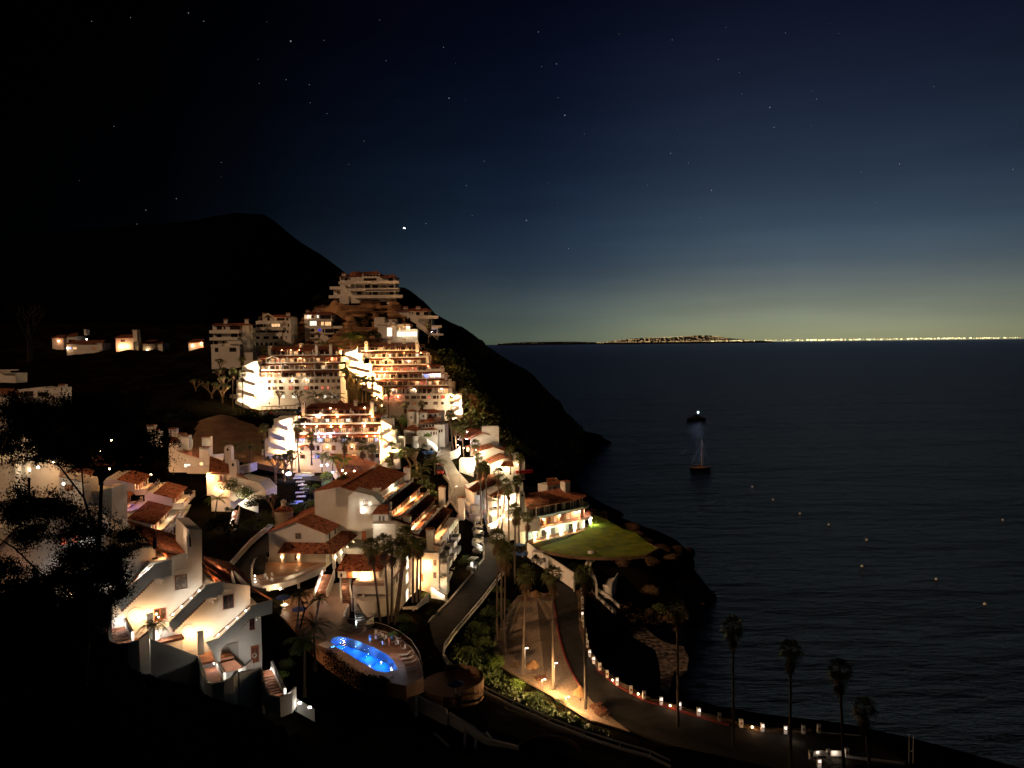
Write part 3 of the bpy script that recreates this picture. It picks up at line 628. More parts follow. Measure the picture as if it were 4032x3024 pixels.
p = fa.L(1063, 1390, 6.4); t = fa.L(1063, 1362, 6.4); arch_chimney(ra, p.x, 6.4, p.z-1, t.z, 1.1)
for (u, v) in ((1187,1361),):
    p = fa.L(u, v, 11); mb = MB(); mb.lathe([(.9,p.z-1.6),(.9,p.z+.3),(1.2,p.z+.4),(.8,p.z+.9),(.0,p.z+1.1)], 12, p.x, 11); mb.build('roof_turret', 'stucco', ra, smooth=False)
# zigzag stair on its left flank
stair_tower(fa, ra, [(1012,1432),(958,1450),(1006,1470),(945,1495),(1010,1517),(935,1540),(1008,1560),(932,1584),(985,1606)], -2.5,
  [(1004,1440,'c',260),(1006,1480,'c',380),(1000,1498,'c',260),(1006,1524,'c',380),(1000,1548,'c',260),(985,1570,'y',160),(960,1592,'c',200)], 5)
mb = MB()
for (ua, ub, va, vb) in ((961,1012,1450,1620),(930,975,1497,1620),(905,935,1555,1612)):
    p, q = fa.L(ua, va, 1.2), fa.L(ub, vb, 1.2); mb.box(p.x, q.x, 1.2 + (ua-905)*.01, 6, q.z-2, p.z)
mb.build('stair_tower_wall', 'stucco', ra)

# ---- lower middle block (six rows)
fb = Fr(atY(1300, 1840, 232)); rb_ = fb.root('terraced_apartments', 'six storey white terraced block in the middle above the blue lit car park', 'apartment block', 'terraced apartment blocks on the hill')
terraces(fb, rb_, [
 dict(u0=1203,u1=1462,vf=1632,vt=1613,y=5.6,div=[1275,1327,1385],lamps=[(1303,'y',14),(1437,'y',14)],vr=1606),
 dict(u0=1152,u1=1505,vf=1667,vt=1646,y=3.4,div=[1180,1230,1275,1383,1420],lit=[(1235,1275),(1276,1375)],lamps=[(1181,'w',60),(1259,'c',80),(1331,'w',110),(1468,'y',110),(1250,'c',50)],vr=1637,gables=[1205],lits=('litw','litwhite','litw')),
 dict(u0=1146,u1=1497,vf=1705,vt=1683,y=1.4,div=[1248,1390],lit=[(1256,1386)],lamps=[(1201,'c',90),(1305,'y',150),(1345,'y',150),(1436,'c',80),(1250,'y',50)],vr=1673,lits=('litw','litred','litdim')),
 dict(u0=1146,u1=1495,vf=1745,vt=1722,y=-.6,div=[1242,1340,1390],lit=[(1246,1310),(1440,1485)],lamps=[(1216,'w',30),(1256,'v',90),(1303,'v',170),(1280,'v',80),(1368,'c',30),(1446,'r',100),(1478,'r',60)],vr=1712,lits=('litblue','litwhite','litw'),dark=0),
 dict(u0=1138,u1=1497,vf=1786,vt=1748,y=-2.4,div=[1173,1212,1262,1340],lit=[(1140,1168),(1266,1330)],flat=1,wid=1.6,gap=.7,lits=('litdim','litw'),lamps=[(1289,'y',30),(1387,'w',25)]),
 dict(u0=1138,u1=1497,vf=1818,vt=1786,y=-2.4,div=[1173,1212,1262,1340],flat=1,wid=1.6,gap=.9),
], 2)
top_roof(fb, rb_, 1196, 1470, 1613, 1589, 4.4, 6, 1225, 1450)
mb = MB(); q0, q1 = fb.L(1138, 1818, -2.4), fb.L(1497, 1818, -2.4); mb.box(q0.x, q1.x, -2.4, 10, q0.z-9, q0.z-.3); mb.build('basement_wall', 'stucco', rb_)
g = fb.L(1192, 1748, -2.4); mb = MB(); mb.py(fb.xz([(1170,1765),(1170,1758),(1205,1749),(1216,1757),(1216,1765),(1205,1756)], -3.3), -3.5, -2.4); mb.build('window_gable', 'tile', rb_)
for u in (1197,):
    p = fb.L(u, 1633, 4.6); t = fb.L(u, 1579, 4.6); arch_chimney(rb_, p.x, 4.6, p.z-.5, t.z, 1.1)
p = fb.L(1466, 1628, 4.4); t = fb.L(1466, 1578, 4.4); chimney(rb_, p.x, 4.4, p.z-1, t.z, 1.0)
p = fb.L(1401, 1605, 8); t = fb.L(1401, 1574, 8); chimney(rb_, p.x, 8, p.z-1, t.z, 1.0)
p = fb.L(1341, 1592, 11); t = fb.L(1341, 1573, 11); mb = MB(); mb.lathe([(1.0,p.z-1.5),(.9,p.z+.4),(1.0,p.z+.5)], 14, p.x, 11); o = mb.build('roof_turret', 'stucco', rb_)
mb = MB(); mb.lathe([(1.25,p.z+.5),(.1,p.z+1.3)], 14, p.x, 11); mb.build('turret_cap', 'tiledark', o)
stair_tower(fb, rb_, [(1150,1658),(1095,1672),(1140,1692),(1070,1712),(1130,1732),(1060,1750),(1130,1772),(1052,1790),(1128,1810)], -4,
  [(1130,1668,'c',220),(1140,1700,'y',230),(1125,1722,'c',200),(1130,1745,'c',280),(1110,1775,'y',170),(1128,1782,'y',200),(1125,1808,'y',160)], 4)
mb = MB()
for (ua, ub, va, vb, yy) in ((1078,1140,1650,1840,.5),(1056,1100,1690,1840,.2),(1043,1080,1728,1840,-.1),(1030,1060,1772,1840,-.4)):
    p, q = fb.L(ua, va, yy), fb.L(ub, vb, yy); mb.box(p.x, q.x, yy, 6, q.z-2, p.z)
mb.build('stair_tower_wall', 'stucco', rb_)
# right flank stair, very bright
stair_tower(fb, rb_, [(1502,1668),(1540,1690),(1505,1712),(1552,1738),(1512,1762),(1570,1785),(1520,1812)], -1,
  [(1520,1684,'y',200),(1505,1700,'y',140),(1530,1725,'y',330),(1535,1750,'c',500),(1515,1760,'c',420),(1550,1775,'c',500),(1530,1800,'y',330)], 4, k=.4)
p, q = fb.L(1565, 1720, 2), fb.L(1590, 1760, 2); mb = MB(); mb.box(p.x, q.x, 2, 5, q.z-2, p.z); mb.build('side_wall', 'stucco', rb_)

# ---- upper right block (nine rows stepping out to the right)
fc = Fr(atY(1600, 1650, 326)); rc_ = fc.root('terraced_apartments', 'wide nine storey white terraced block on the upper right stepping down towards the sea', 'apartment block', 'terraced apartment blocks on the hill')
terraces(fc, rc_, [
 dict(u0=1411,u1=1652,vf=1381,vt=1366,y=13.5,div=[1455,1513,1558,1603],vr=1360),
 dict(u0=1402,u1=1684,vf=1409,vt=1392,y=10.8,div=[1460,1525,1565],lit=[(1412,1460),(1530,1545)],lamps=[(1420,'y',240),(1446,'y',220),(1434,'c',180),(1458,'y',100),(1593,'w',120),(1658,'w',130),(1531,'w',20)],vr=1384,lits=('litw','litred','litwhite'),dark=0),
 dict(u0=1458,u1=1683,vf=1436,vt=1418,y=8.4,div=[1510,1548,1585,1655],lamps=[(1471,'y',70),(1538,'y',80),(1610,'c',110),(1682,'c',150)],gables=[1528],vr=1409),
 dict(u0=1426,u1=1738,vf=1463,vt=1446,y=5.8,div=[1458,1545,1645],lit=[(1548,1580),(1584,1603),(1612,1637)],lamps=[(1558,'r',60),(1687,'y',130),(1622,'r',30)],vr=1438,lits=('litred','litw')),
 dict(u0=1475,u1=1750,vf=1491,vt=1472,y=3.6,div=[1563,1610,1664],lit=[(1700,1735)],lamps=[(1516,'c',70),(1704,'v',230),(1717,'v',140),(1732,'y',60)],vr=1464,lits=('litblue','litwhite')),
 dict(u0=1488,u1=1768,vf=1519,vt=1501,y=1.4,div=[1540,1610,1682],lit=[(1628,1680)],lamps=[(1533,'y',120),(1640,'w',130),(1722,'y',130),(1560,'y',14)],vr=1493,lits=('litred','litw')),
 dict(u0=1538,u1=1780,vf=1552,vt=1529,y=-.8,div=[1595,1645,1708],lamps=[(1549,'c',70),(1631,'c',70),(1739,'c',90)],gables=[1620],vr=1521),
 dict(u0=1508,u1=1800,vf=1581,vt=1556,y=-2.6,div=[1555,1590,1615,1700,1730,1765],lit=[(1520,1552),(1556,1585),(1732,1758)],flat=1,wid=1.7,gap=.6,lits=('litred',),lamps=[(1527,'r',50),(1568,'r',40),(1765,'w',50),(1781,'g',70)]),
 dict(u0=1508,u1=1790,vf=1604,vt=1581,y=-2.6,div=[1555,1590,1615,1700,1730,1765],lit=[(1556,1580)],flat=1,wid=1.5,gap=1.0,lits=('litdim',)),
], 3)
top_roof(fc, rc_, 1405, 1660, 1366, 1350, 12.4, 6, 1440, 1640)
mb = MB(); q0, q1 = fc.L(1505, 1604, -2.6), fc.L(1820, 1604, -2.6); mb.box(q0.x, q1.x, -2.6, 20, q0.z-12, q0.z-.3)
for (ua, ub, va, yy) in ((1650,1690,1400,10),(1675,1745,1452,5.5),(1735,1765,1480,4),(1750,1790,1505,2.2),(1775,1800,1545,0)):
    p, q = fc.L(ua, va, yy), fc.L(ub, va, yy); mb.box(p.x, q.x, yy, yy+8, q.z-12, p.z)
mb.build('basement_wall', 'stucco', rc_)
for u, v0, v1 in ((1443,1382,1343),(1643,1385,1342)):
    p, t = fc.L(u, v0, 11), fc.L(u, v1, 11); arch_chimney(rc_, p.x, 11, p.z-.3, t.z, 1.35)
for u, v0, v1 in ((1591,1362,1334),(1534,1358,1335)):
    p, t = fc.L(u, v0, 17), fc.L(u, v1, 17); chimney(rc_, p.x, 17, p.z-1, t.z, 1.4)
for u, v0, v1, yy in ((1683,1412,1390,7.6),(1742,1478,1440,3.4),(1757,1505,1467,1.4),(1774,1540,1492,-.6)):
    p, t = fc.L(u, v0, yy), fc.L(u, v1, yy); arch_chimney(rc_, p.x, yy, p.z-2, t.z, 1.2)
# bright stair court on its left
stair_tower(fc, rc_, [(1405,1385),(1360,1402),(1420,1425),(1375,1445),(1460,1466),(1390,1482),(1475,1505),(1400,1525),(1500,1545),(1440,1572),(1505,1592)], 1.0,
  [(1372,1400,'c',420),(1415,1408,'y',420),(1430,1428,'y',620),(1400,1440,'y',600),(1440,1452,'y',420),(1395,1462,'y',600),(1450,1480,'y',420),(1470,1470,'y',420),(1405,1496,'y',420),(1480,1512,'y',420),(1440,1515,'y',420),(1415,1535,'y',360),(1495,1536,'y',420),(1485,1568,'y',260),(1505,1598,'y',130)], 6, k=.42)
mb = MB()
for (ua, ub, va, vb, yy) in ((1352,1412,1378,1600,9),(1375,1470,1440,1600,7),(1345,1440,1475,1610,5),(1380,1510,1530,1640,3.6)):
    p, q = fc.L(ua, va, yy), fc.L(ub, vb, yy); mb.box(p.x, q.x, yy, 14, q.z-2, p.z)
mb.build('stair_court_wall', 'stucco', rc_)
# zigzag at its right foot
stair_tower(fc, rc_, [(1795,1562),(1815,1568),(1788,1585),(1810,1602),(1782,1622),(1822,1636),(1800,1648)], -5,
  [(1800,1572,'c',200),(1795,1590,'c',300),(1812,1598,'c',240),(1800,1612,'c',200),(1815,1632,'c',300)], 2, k=.25)
p, q = fc.L(1790, 1588, 0), fc.L(1818, 1650, 0); mb = MB(); mb.box(p.x, q.x, -2.5, 4, q.z-6, p.z); mb.build('side_wall', 'stucco', rc_)

# ================================================================== plain towers with dark windows
def dark_block(fr, root, body, wins, balconies, roofs, chims, depth=11):
    """body: [(u0,u1,vt,vb,y)], wins: [(u0,u1,v0,v1,y,kind)], balconies: [(u0,u1,v0,v1,y)] solid parapet fronts"""
    mb = MB()
    for (u0, u1, vt, vb, y) in body:
        p, q = fr.L(u0, vt, y), fr.L(u1, vb, y); mb.box(p.x, q.x, y, y + depth, q.z - 4, p.z)
    mb.build('wall', 'stucco', root)
    for i, (u0, u1, v0, v1, y, k) in enumerate(wins):
        p, q = fr.L(u0, v0, y), fr.L(u1, v1, y); window(root, p.x, q.x, q.z, p.z, y, k, max(1, int((q.x-p.x)/1.0)), fr='wood' if k != 'black' else 'metal')
    for (u0, u1, v0, v1, y, d) in balconies:
        p, q = fr.L(u0, v0, y - d), fr.L(u1, v1, y - d); mb = MB()
        mb.box(p.x, q.x, y-d, y-d+.18, q.z, p.z); mb.box(p.x, q.x, y-d+.18, y, q.z, q.z+.2)
        mb.box(p.x, p.x+.15, y-d+.18, y, q.z+.2, p.z); mb.box(q.x-.15, q.x, y-d+.18, y, q.z+.2, p.z); mb.build('balcony', 'stucco', root)
    for (u0, u1, ve, vr, y, d, ur0, ur1) in roofs: top_roof(fr, root, u0, u1, ve, vr, y, d, ur0, ur1)
    for (u, v0, v1, y, w) in chims:
        p, t = fr.L(u, v0, y), fr.L(u, v1, y); chimney(root, p.x, y, p.z-2, t.z, w, 1.1)
GT = 'white towers standing above the terraced blocks'
f1 = Fr(atY(900, 1445, 335)); r1 = f1.root('apartment_tower', 'leftmost white tower above the terraces, dark windowed with a curved right corner', 'apartment tower', GT)
def z1(x, y): return (800 + x/4, 1050 + y/4)
def Wn(L, y, k='glass'): return [(800+a/4, 800+b/4, 1050+c/4, 1050+d/4, y, k) for a, b, c, d in L]
def Bn(L, y, d): return [(800+a/4, 800+b/4, 1050+c/4, 1050+e/4, y, d) for a, b, c, e in L]
dark_block(f1, r1, [(837,946,1280,1450,0),(831,946,1362,1450,-1.5)],
  Wn([(212,296,938,992),(420,575,930,992),(320,352,948,985),(215,290,1060,1112),(438,545,1056,1112),(135,160,1058,1110),(162,232,1172,1225),(304,340,1168,1212),(508,546,1162,1212),(566,590,940,995),(566,590,1050,1105),(566,590,1160,1212)], 0) + Wn([(182,240,1278,1345),(412,520,1275,1340)], -1.5),
  Bn([(95,560,1002,1046),(98,545,1115,1158),(118,290,1225,1262),(380,595,1168,1215)], 0, 1.6),
  [(834,990,1280,1273,-.8,6,846,975)], [(890,1275,1256,4,1.5),(972,1275,1256,4,1.5)])
mb = MB(); p = f1.L(965, 1290, 3); t = f1.L(965, 1280, 3); q = f1.L(965, 1450, 3); mb.lathe([(3.0, q.z-4), (3.0, t.z)], 16, p.x, 3.2); mb.build('round_corner', 'stucco', r1, smooth=True)
mb = MB()
for k in range(4):
    p, q = f1.L(979, 1300+k*28, 4), f1.L(998, 1320+k*28, 4); mb.box(p.x, q.x, 3+.1*k, 8, q.z-.1, q.z+1.0); mb.box(p.x+.1, q.x-.1, 6, 8, q.z, q.z+3)
p, q = f1.L(962, 1388, 0), f1.L(998, 1440, 0); mb.box(p.x, q.x, -.5, 6, q.z-3, p.z); mb.build('link_stair', 'stucco', r1)
f2 = Fr(atY(1070, 1405, 345)); r2 = f2.root('apartment_tower', 'second white tower from the left with one lit balcony on its fourth floor', 'apartment tower', GT)
dark_block(f2, r2, [(1019,1148,1248,1410,1.6),(1007,1148,1264,1410,.8),(993,1113,1294,1410,0),(1113,1148,1262,1410,-.3)],
  Wn([(880,905,800,848),(905,945,800,848),(1010,1050,800,848),(1080,1115,800,848),(1165,1285,805,850)], 1.6) + Wn([(845,945,900,948),(960,980,902,945)], .8) + Wn([(1075,1215,898,948)], .8, 'litw') + Wn([(795,860,1005,1038),(868,985,1002,1038),(1000,1085,1005,1038),(1088,1190,1002,1038),
     (805,890,1098,1142),(950,1038,1096,1140),(1095,1185,1095,1140),(832,872,1195,1240),(905,942,1195,1240),(978,1018,1195,1240),(1050,1090,1195,1240),(1122,1162,1195,1240),(1215,1245,1095,1142)], 0) +
     Wn([(1305,1338,805,848),(1330,1355,900,945),(1255,1285,1000,1042),(1320,1345,1002,1045),(1302,1315,1095,1140)], -.3),
  Bn([(828,1260,856,898),(770,1262,960,1000)], .8, 1.8),
  [(1019,1148,1248,1240,1.0,5,1035,1140)], [(1041,1248,1232,4,1.3),(1135,1250,1231,4,1.5)])
p = f2.L(1109, 1273, .8); lamp(r2, p.x, .8, p.z, 'y', 240, .2)
mb = MB(); p, q = f2.L(1034, 1250, .2), f2.L(1076, 1264, .2); xm = (p.x+q.x)/2
mb.py([(p.x, q.z), (p.x+.4, q.z), (p.x+.4, p.z), (xm, p.z+1.4), (q.x-.4, p.z), (q.x-.4, q.z), (q.x, q.z), (q.x, p.z+.3), (xm, p.z+2.0), (p.x, p.z+.3)], .2, .6); mb.build('gable_porch', 'stucco', r2)
f3 = Fr(atY(1270, 1385, 350)); r3 = f3.root('apartment_tower', 'third white tower from the left with lit windows and a small blue light', 'apartment tower', GT)
dark_block(f3, r3, [(1198,1309,1238,1400,0),(1309,1350,1290,1400,1.5),(1309,1365,1305,1372,.8)],
  Wn([(1635,1672,760,808),(1790,1822,762,808)], 0, 'litwhite') + Wn([(1840,2010,768,822),(1700,1745,768,808)], 0) + Wn([(1678,1790,855,930)], 0, 'litwhite') + Wn([(1795,1850,862,925)], 0, 'litdim') + Wn([(1852,1905,865,928),(1915,2018,865,930)], 0, 'litw') +
  Wn([(1695,1750,975,1028),(1878,1905,982,1040),(1918,2050,980,1042),(1700,1752,1072,1118),(1812,1838,1075,1120),(1968,2025,1075,1118),(1702,1755,1172,1218),(1815,1832,1172,1215),(2012,2038,1150,1195)], 0) + Wn([(2065,2160,978,1018)], 1.5) + Wn([(2070,2160,1072,1108),(2170,2240,1072,1108)], .8),
  Bn([(1620,2038,828,850),(1670,1790,1028,1042),(1672,1785,1118,1130),(1880,2060,1044,1062)], 0, 1.2) + Bn([(2040,2200,935,975)], 1.5, 1.5) + Bn([(2060,2265,1110,1200)], .8, 1.5),
  [(1192,1312,1238,1228,-.8,5,1210,1300)], [(1212,1236,1221,4,1.3),(1256,1236,1221,4,1.3)])
mb = MB(); p, q = f3.L(1310, 1268, 1), f3.L(1337, 1283, 1); mb.box(p.x, q.x, .8, 1.0, q.z, p.z); mb.build('glass_screen', 'glass', r3)
p = f3.L(1259, 1299, 0); mb = MB(); mb.py([(p.x-.65, p.z), (p.x, p.z-.65), (p.x+.65, p.z), (p.x, p.z+.65)], -.1, -.02); MT['bluesign'] = emit('blue_light', (.02,.03,.8), .8); mb.build('blue_light', 'bluesign', r3)
p = f3.L(1332, 1340, .8); lamp(r3, p.x, -.9, p.z, 'g', 150, .12); p = f3.L(1345, 1353, .8); lamp(r3, p.x, -.9, p.z, 'y', 160, .12)
p = f3.L(1214, 1245, 0); lamp(r3, p.x, 0, p.z, 'c', 60, .12)
# ---- the highest building on the crest
def z2(x, y): return (1300 + x/4, 1050 + y/4)
def W2(L, y, k='glass'): return [(1300+a/4, 1300+b/4, 1050+c/4, 1050+d/4, y, k) for a, b, c, d in L]
def B2(L, y, d): return [(1300+a/4, 1300+b/4, 1050+c/4, 1050+e/4, y, d) for a, b, c, e in L]
f4 = Fr(atY(1450, 1190, 366)); r4 = f4.root('hilltop_building', 'large pale building with three rows of long balconies crowning the hill', 'apartment building')
dark_block(f4, r4, [(1338,1494,1090,1195,4),(1380,1558,1092,1195,2.4),(1523,1558,1170,1198,.8),(1394,1540,1165,1180,2.2),(1337,1373,1165,1182,2.2),(1426,1494,1080,1100,3.4)],
  W2([(170,185,170,212),(232,268,175,218),(335,372,180,222),(465,515,180,222),(338,390,288,332)], 4) + W2([(528,728,182,220),(540,628,290,335),(660,750,290,335),(428,492,395,438),(618,748,400,442),(780,802,402,442)], 2.38) +
  W2([(920,990,180,235),(785,795,290,335),(848,860,290,335),(925,995,295,345),(905,915,400,445),(936,1000,402,448)], 2.36) + W2([(520,560,128,150),(572,610,128,150),(624,662,128,150),(676,712,128,150),(726,762,128,150)], 3.38),
  B2([(130,1085,232,262),(262,1090,342,375),(550,1090,362,388)], 2.4, 2.2) + B2([(376,1135,450,490)], 2.2, 3.4),
  [(1329,1426,1090,1083,2.6,4,1350,1420),(1494,1564,1091,1083,1.2,5,1500,1550),(1421,1500,1078,1070,2.4,4,1435,1485)], [(1355,1086,1075,5,2.0),(1483,1075,1067,6,1.4),(1546,1088,1080,5,1.6)])
mb = MB(); p = f4.L(1402, 1085, 6); mb.lathe([(4.2,p.z-.3),(3.6,p.z+1.0),(2.0,p.z+1.9),(.05,p.z+2.2)], 16, p.x, 8); mb.build('dome_roof', 'tiledark', r4)
for u in (1398,1434,1463,1494,1553):
    mb = MB(); p, q = f4.L(u, 1108, .4), f4.L(u+3, 1166, .4); mb.box(p.x, q.x, .3, .7, q.z, p.z); mb.build('column', 'trim', r4)
f4b = Fr(atY(1330, 1160, 372)); r4b = f4b.root('annex', 'small orange lit annex with a flat deck beside the hilltop building', 'house')
dark_block(f4b, r4b, [(1313,1398,1140,1165,2)], W2([(115,130,392,435),(148,162,392,435),(185,202,385,435)], 2), [(1298,1360,1128,1139,2,2.5),(1294,1340,1163,1174,2,3)], [], [], 6)
f5 = Fr(atY(1560, 1340, 352)); r5 = f5.root('villa', 'white villa with a tall lit gable window and a glowing glass lounge below the crest', 'villa')
dark_block(f5, r5, [(1488,1560,1274,1355,0),(1473,1516,1250,1345,2),(1560,1615,1276,1300,1.5),(1560,1644,1298,1355,.6),(1516,1562,1258,1300,3)],
  W2([(892,980,935,1100)], 0, 'litwhite') + W2([(1052,1375,1020,1102)], .6, 'litwhite') + W2([(1080,1100,940,995),(1185,1198,940,995)], 1.5, 'litw') + W2([(905,925,850,870)], 3), B2([(1050,1380,985,1016)], .6, .5),
  [(1484,1564,1280,1272,-.6,4,1500,1550),(1590,1626,1282,1274,.8,3,1594,1620)], [(1550,1273,1262,2,1.4)])
mb = MB(); mb.py(f5.xz([(1488,1276),(1524,1271),(1560,1279),(1560,1290),(1488,1290)], -.3), -.3, 4); mb.build('gable', 'stucco', r5)
p = f5.L(1610, 1288, 1.4); lamp(r5, p.x, 1.4, p.z, 'y', 260, .2)
for u in (1575, 1605, 1632): p = f5.L(u, 1310, -.2); plight(r5, (p.x, -1.4, p.z-.5), (1,.8,.5), 60)
f6 = Fr(atY(1640, 1330, 362)); r6 = f6.root('villa', 'unlit villa with broad cantilevered decks at the right shoulder of the hill', 'villa')
dark_block(f6, r6, [(1552,1690,1224,1345,1),(1636,1702,1258,1345,2),(1690,1725,1290,1335,2)],
  W2([(1352,1410,715,765),(1475,1548,712,765),(1252,1262,712,760),(1290,1300,712,755),(1128,1138,745,795),(1195,1205,785,830),(1226,1266,808,875)], 1) + W2([(1430,1590,830,900)], 2) + W2([(1580,1680,990,1050)], 2),
  B2([(1360,1700,775,818),(1590,1755,925,965),(1575,1780,1055,1085)], 2, 3.0), [(1552,1700,1224,1214,.2,5,1580,1680)], [(1598,1220,1207,4,2.0),(1647,1215,1206,4,2.0)])
mb = MB(); pts = [(1645,1262),(1645,1268),(1652,1268),(1652,1272),(1660,1272),(1660,1278),(1668,1278),(1668,1284),(1680,1284),(1680,1300),(1700,1330),(1640,1330),(1640,1262)]
mb.py(f6.xz(pts, -.4), -.4, .9); mb.build('stepped_wall', 'stucco', r6)
p = f6.L(1699, 1306, 0); lamp(r6, p.x, 1.5, p.z, 'v', 12, .1)
# ---- stepped villa with round tower above the road
def z6(x, y): return (1500 + x/4, 1600 + y/4)
def W6(L, y, k='glass'): return [(1500+a/4, 1500+b/4, 1600+c/4, 1600+d/4, y, k) for a, b, c, d in L]
f7 = Fr(atY(1650, 1755, 258), -6); r7 = f7.root('villa', 'stepped white villa with a round tower and red roofs beside the upper road', 'villa')
dark_block(f7, r7, [(1640,1737,1622,1750,6),(1625,1716,1668,1750,3),(1640,1724,1695,1760,0),(1590,1640,1695,1765,1),(1715,1751,1672,1728,2)],
  W6([(755,800,125,172),(840,875,120,165),(920,940,115,150)], 6) + W6([(660,692,290,330),(710,740,288,328),(758,790,285,325),(805,838,280,320)], 3) + W6([(870,890,240,270),(900,930,230,270),(895,935,370,415),(945,970,362,405)], 2) + W6([(780,802,400,450),(822,848,400,448),(865,880,400,445),(605,618,420,435),(672,688,415,432)], 0) + W6([(482,540,425,468)], 1),
  [(1642,1735,1648,1656,6,1.5),(1710,1738,1672,1684,3,2)], [], [], 7)
for (A_, B_, C_, D_, y, d) in (((1600,1638),(1740,1622),(1712,1611),(1660,1612),5,3),((1648,1665),(1716,1660),(1700,1642),(1640,1645),2,3),((1592,1690),(1640,1698),(1660,1678),(1618,1672),-.5,3.5),((1638,1694),(1724,1690),(1700,1684),(1660,1690),-.6,1.5),((1704,1654),(1740,1651),(1732,1644),(1700,1646),4,2)):
    mb = MB(); a, b = f7.L(*A_, y), f7.L(*B_, y); c, d_ = f7.L(*C_, y+d), f7.L(*D_, y+d); mb.roof(a, b, c, d_, .5, .07, .15); mb.build('roof', 'tile', r7)
mb = MB(); p, t = f7.L(1623, 1700, 4), f7.L(1623, 1619, 4); mb.lathe([(1.75,p.z-3),(1.6,t.z)], 18, p.x, 4.5); o = mb.build('round_tower', 'stucco', r7, smooth=True)
mb = MB(); mb.lathe([(1.9,t.z-.05),(.05,t.z+.75)], 18, p.x, 4.5); mb.build('tower_roof', 'tile', o)
p = f7.L(1619, 1643, 2.7); window(r7, p.x-.25, p.x+.25, p.z-.4, p.z+.4, 2.65, 'glass', 1, True)
mb = MB(); p, q = f7.L(1652, 1628, 3), f7.L(1680, 1650, 3); mb.box(p.x, q.x, 3.5, 7, q.z-1, p.z); mb.build('dormer', 'stucco', r7); window(r7, (p.x+q.x)/2-.3, (p.x+q.x)/2+.3, (p.z+q.z)/2-.4, (p.z+q.z)/2+.4, 3.48, 'glass', 2)
mb = MB(); p, q = f7.L(1646, 1622, 3), f7.L(1646, 1690, 1); mb.lathe([(.5,q.z),(.5,p.z)], 10, p.x, 2.4); mb.build('chimney', 'stucco', r7)
mb = MB(); p, q = f7.L(1632, 1720, -1), f7.L(1632, 1765, -1); mb.lathe([(1.3,q.z-2),(1.3,p.z+.3)], 14, p.x, -.2); o = mb.build('bay', 'stucco', r7, smooth=True); mb = MB(); mb.lathe([(1.5,p.z+.25),(.05,p.z+.8)], 14, p.x, -.2); mb.build('bay_roof', 'tile', o)
# lit stair parapet beside it
mb = MB(); a, b = atY(1682, 1740, 254), atY(1722, 1772, 252); mb.band([a, a.lerp(b, .5)+Vector((0,0,.4)), b], -.8, .9, .3); o = mb.build('lit_parapet', 'trim', None); tag(o, 'glowing white curved parapet running down to the upper road', 'parapet')
plight(o, a.lerp(b, .3) + Vector((.2,-1.2,1.5)), (1,.9,.75), 90); plight(o, b + Vector((-.2,-1.2,1.2)), (1,.9,.75), 120)
# ================================================================== club house and neighbours
def vprism(mb, cs, vt, zb, vref=None):
    """closed plan polygon from (u,Y) corners; flat top at the height seen at vt on the first corner"""
    P = [atY(u, vt, Y) for u, Y in cs]; mb.pz([(p.x, p.y) for p in P], zb, P[0].z); return P[0].z
def poly3(mb, pts, t=.15):
    mb.slab([atY(*p) for p in pts], t)
def rel(root, p):
    """world point -> local coordinates of an unrotated root"""
    return Vector(p) - Vector(root.location)
def wroot(name, u, v, Y, label, cat, group=None):
    """unrotated root whose children may keep world coordinates (parent inverse baked by offsetting)"""
    return empty(name, atY(u, v, Y), 0, None, label, cat, group)
def wbuild(mb, name, m, root, smooth=False):
    o = Vector(root.location); mb.v = [tuple(Vector(p) - o) for p in mb.v]; return mb.build(name, m, root, smooth)
fh = Fr(atY(1168, 2215, 166), -6)
rh = fh.root('club_house', 'large white gabled club house with a tiled porch above the curved deck', 'club house')
A0, A1, AP = fh.L(1058, 2093, 0), fh.L(1281, 2097, 0), fh.L(1168, 2054, 0)
back = fh.Lx(1303, 1970, AP.x).y
bz = fh.L(1168, 2215, 0).z - 1
mb = MB(); mb.py([(A0.x, bz), (A1.x, bz), (A1.x, A1.z), (AP.x, AP.z), (A0.x, A0.z)], 0, back); mb.build('wall', 'stucco', rh)
mb = MB(); e = .55; dz = (AP.z - A1.z) / (A1.x - AP.x)
mb.roof((A1.x+e, -.4, A1.z - e*dz), (A1.x+e, back+.4, A1.z - e*dz), (AP.x, back+.4, AP.z+.15), (AP.x, -.4, AP.z+.15), .42, .08, .2)
mb.roof((A0.x-e, back+.4, A0.z - e*dz), (A0.x-e, -.4, A0.z - e*dz), (AP.x, -.4, AP.z+.15), (AP.x, back+.4, AP.z+.15), .42, .08, .2)
mb.build('roof', 'tile', rh)
p, q = fh.L(1150, 2096, 0), fh.L(1186, 2130, 0); mb = MB()
mb.box(p.x-.05, q.x+.05, -.06, .02, q.z-.1, q.z); mb.build('window_niche', 'trim', rh)
p, q = fh.L(1163, 2099, 0), fh.L(1186, 2122, 0); window(rh, p.x, q.x, q.z, p.z, -.0, 'curtain', 2)
# side wall slit windows
for (u, v) in ((1297,2110),(1319,2089),(1344,2071),(1366,2056)):
    p = fh.Lx(u, v, A1.x); mb = MB(); mb.box(A1.x, A1.x+.06, p.y-.35, p.y+.35, p.z-.8, p.z+.8); w_ = mb.build('window', 'wood', rh); mb = MB(); mb.box(A1.x+.05, A1.x+.08, p.y-.26, p.y+.26, p.z-.7, p.z+.7); mb.build('pane', 'glass', w_)
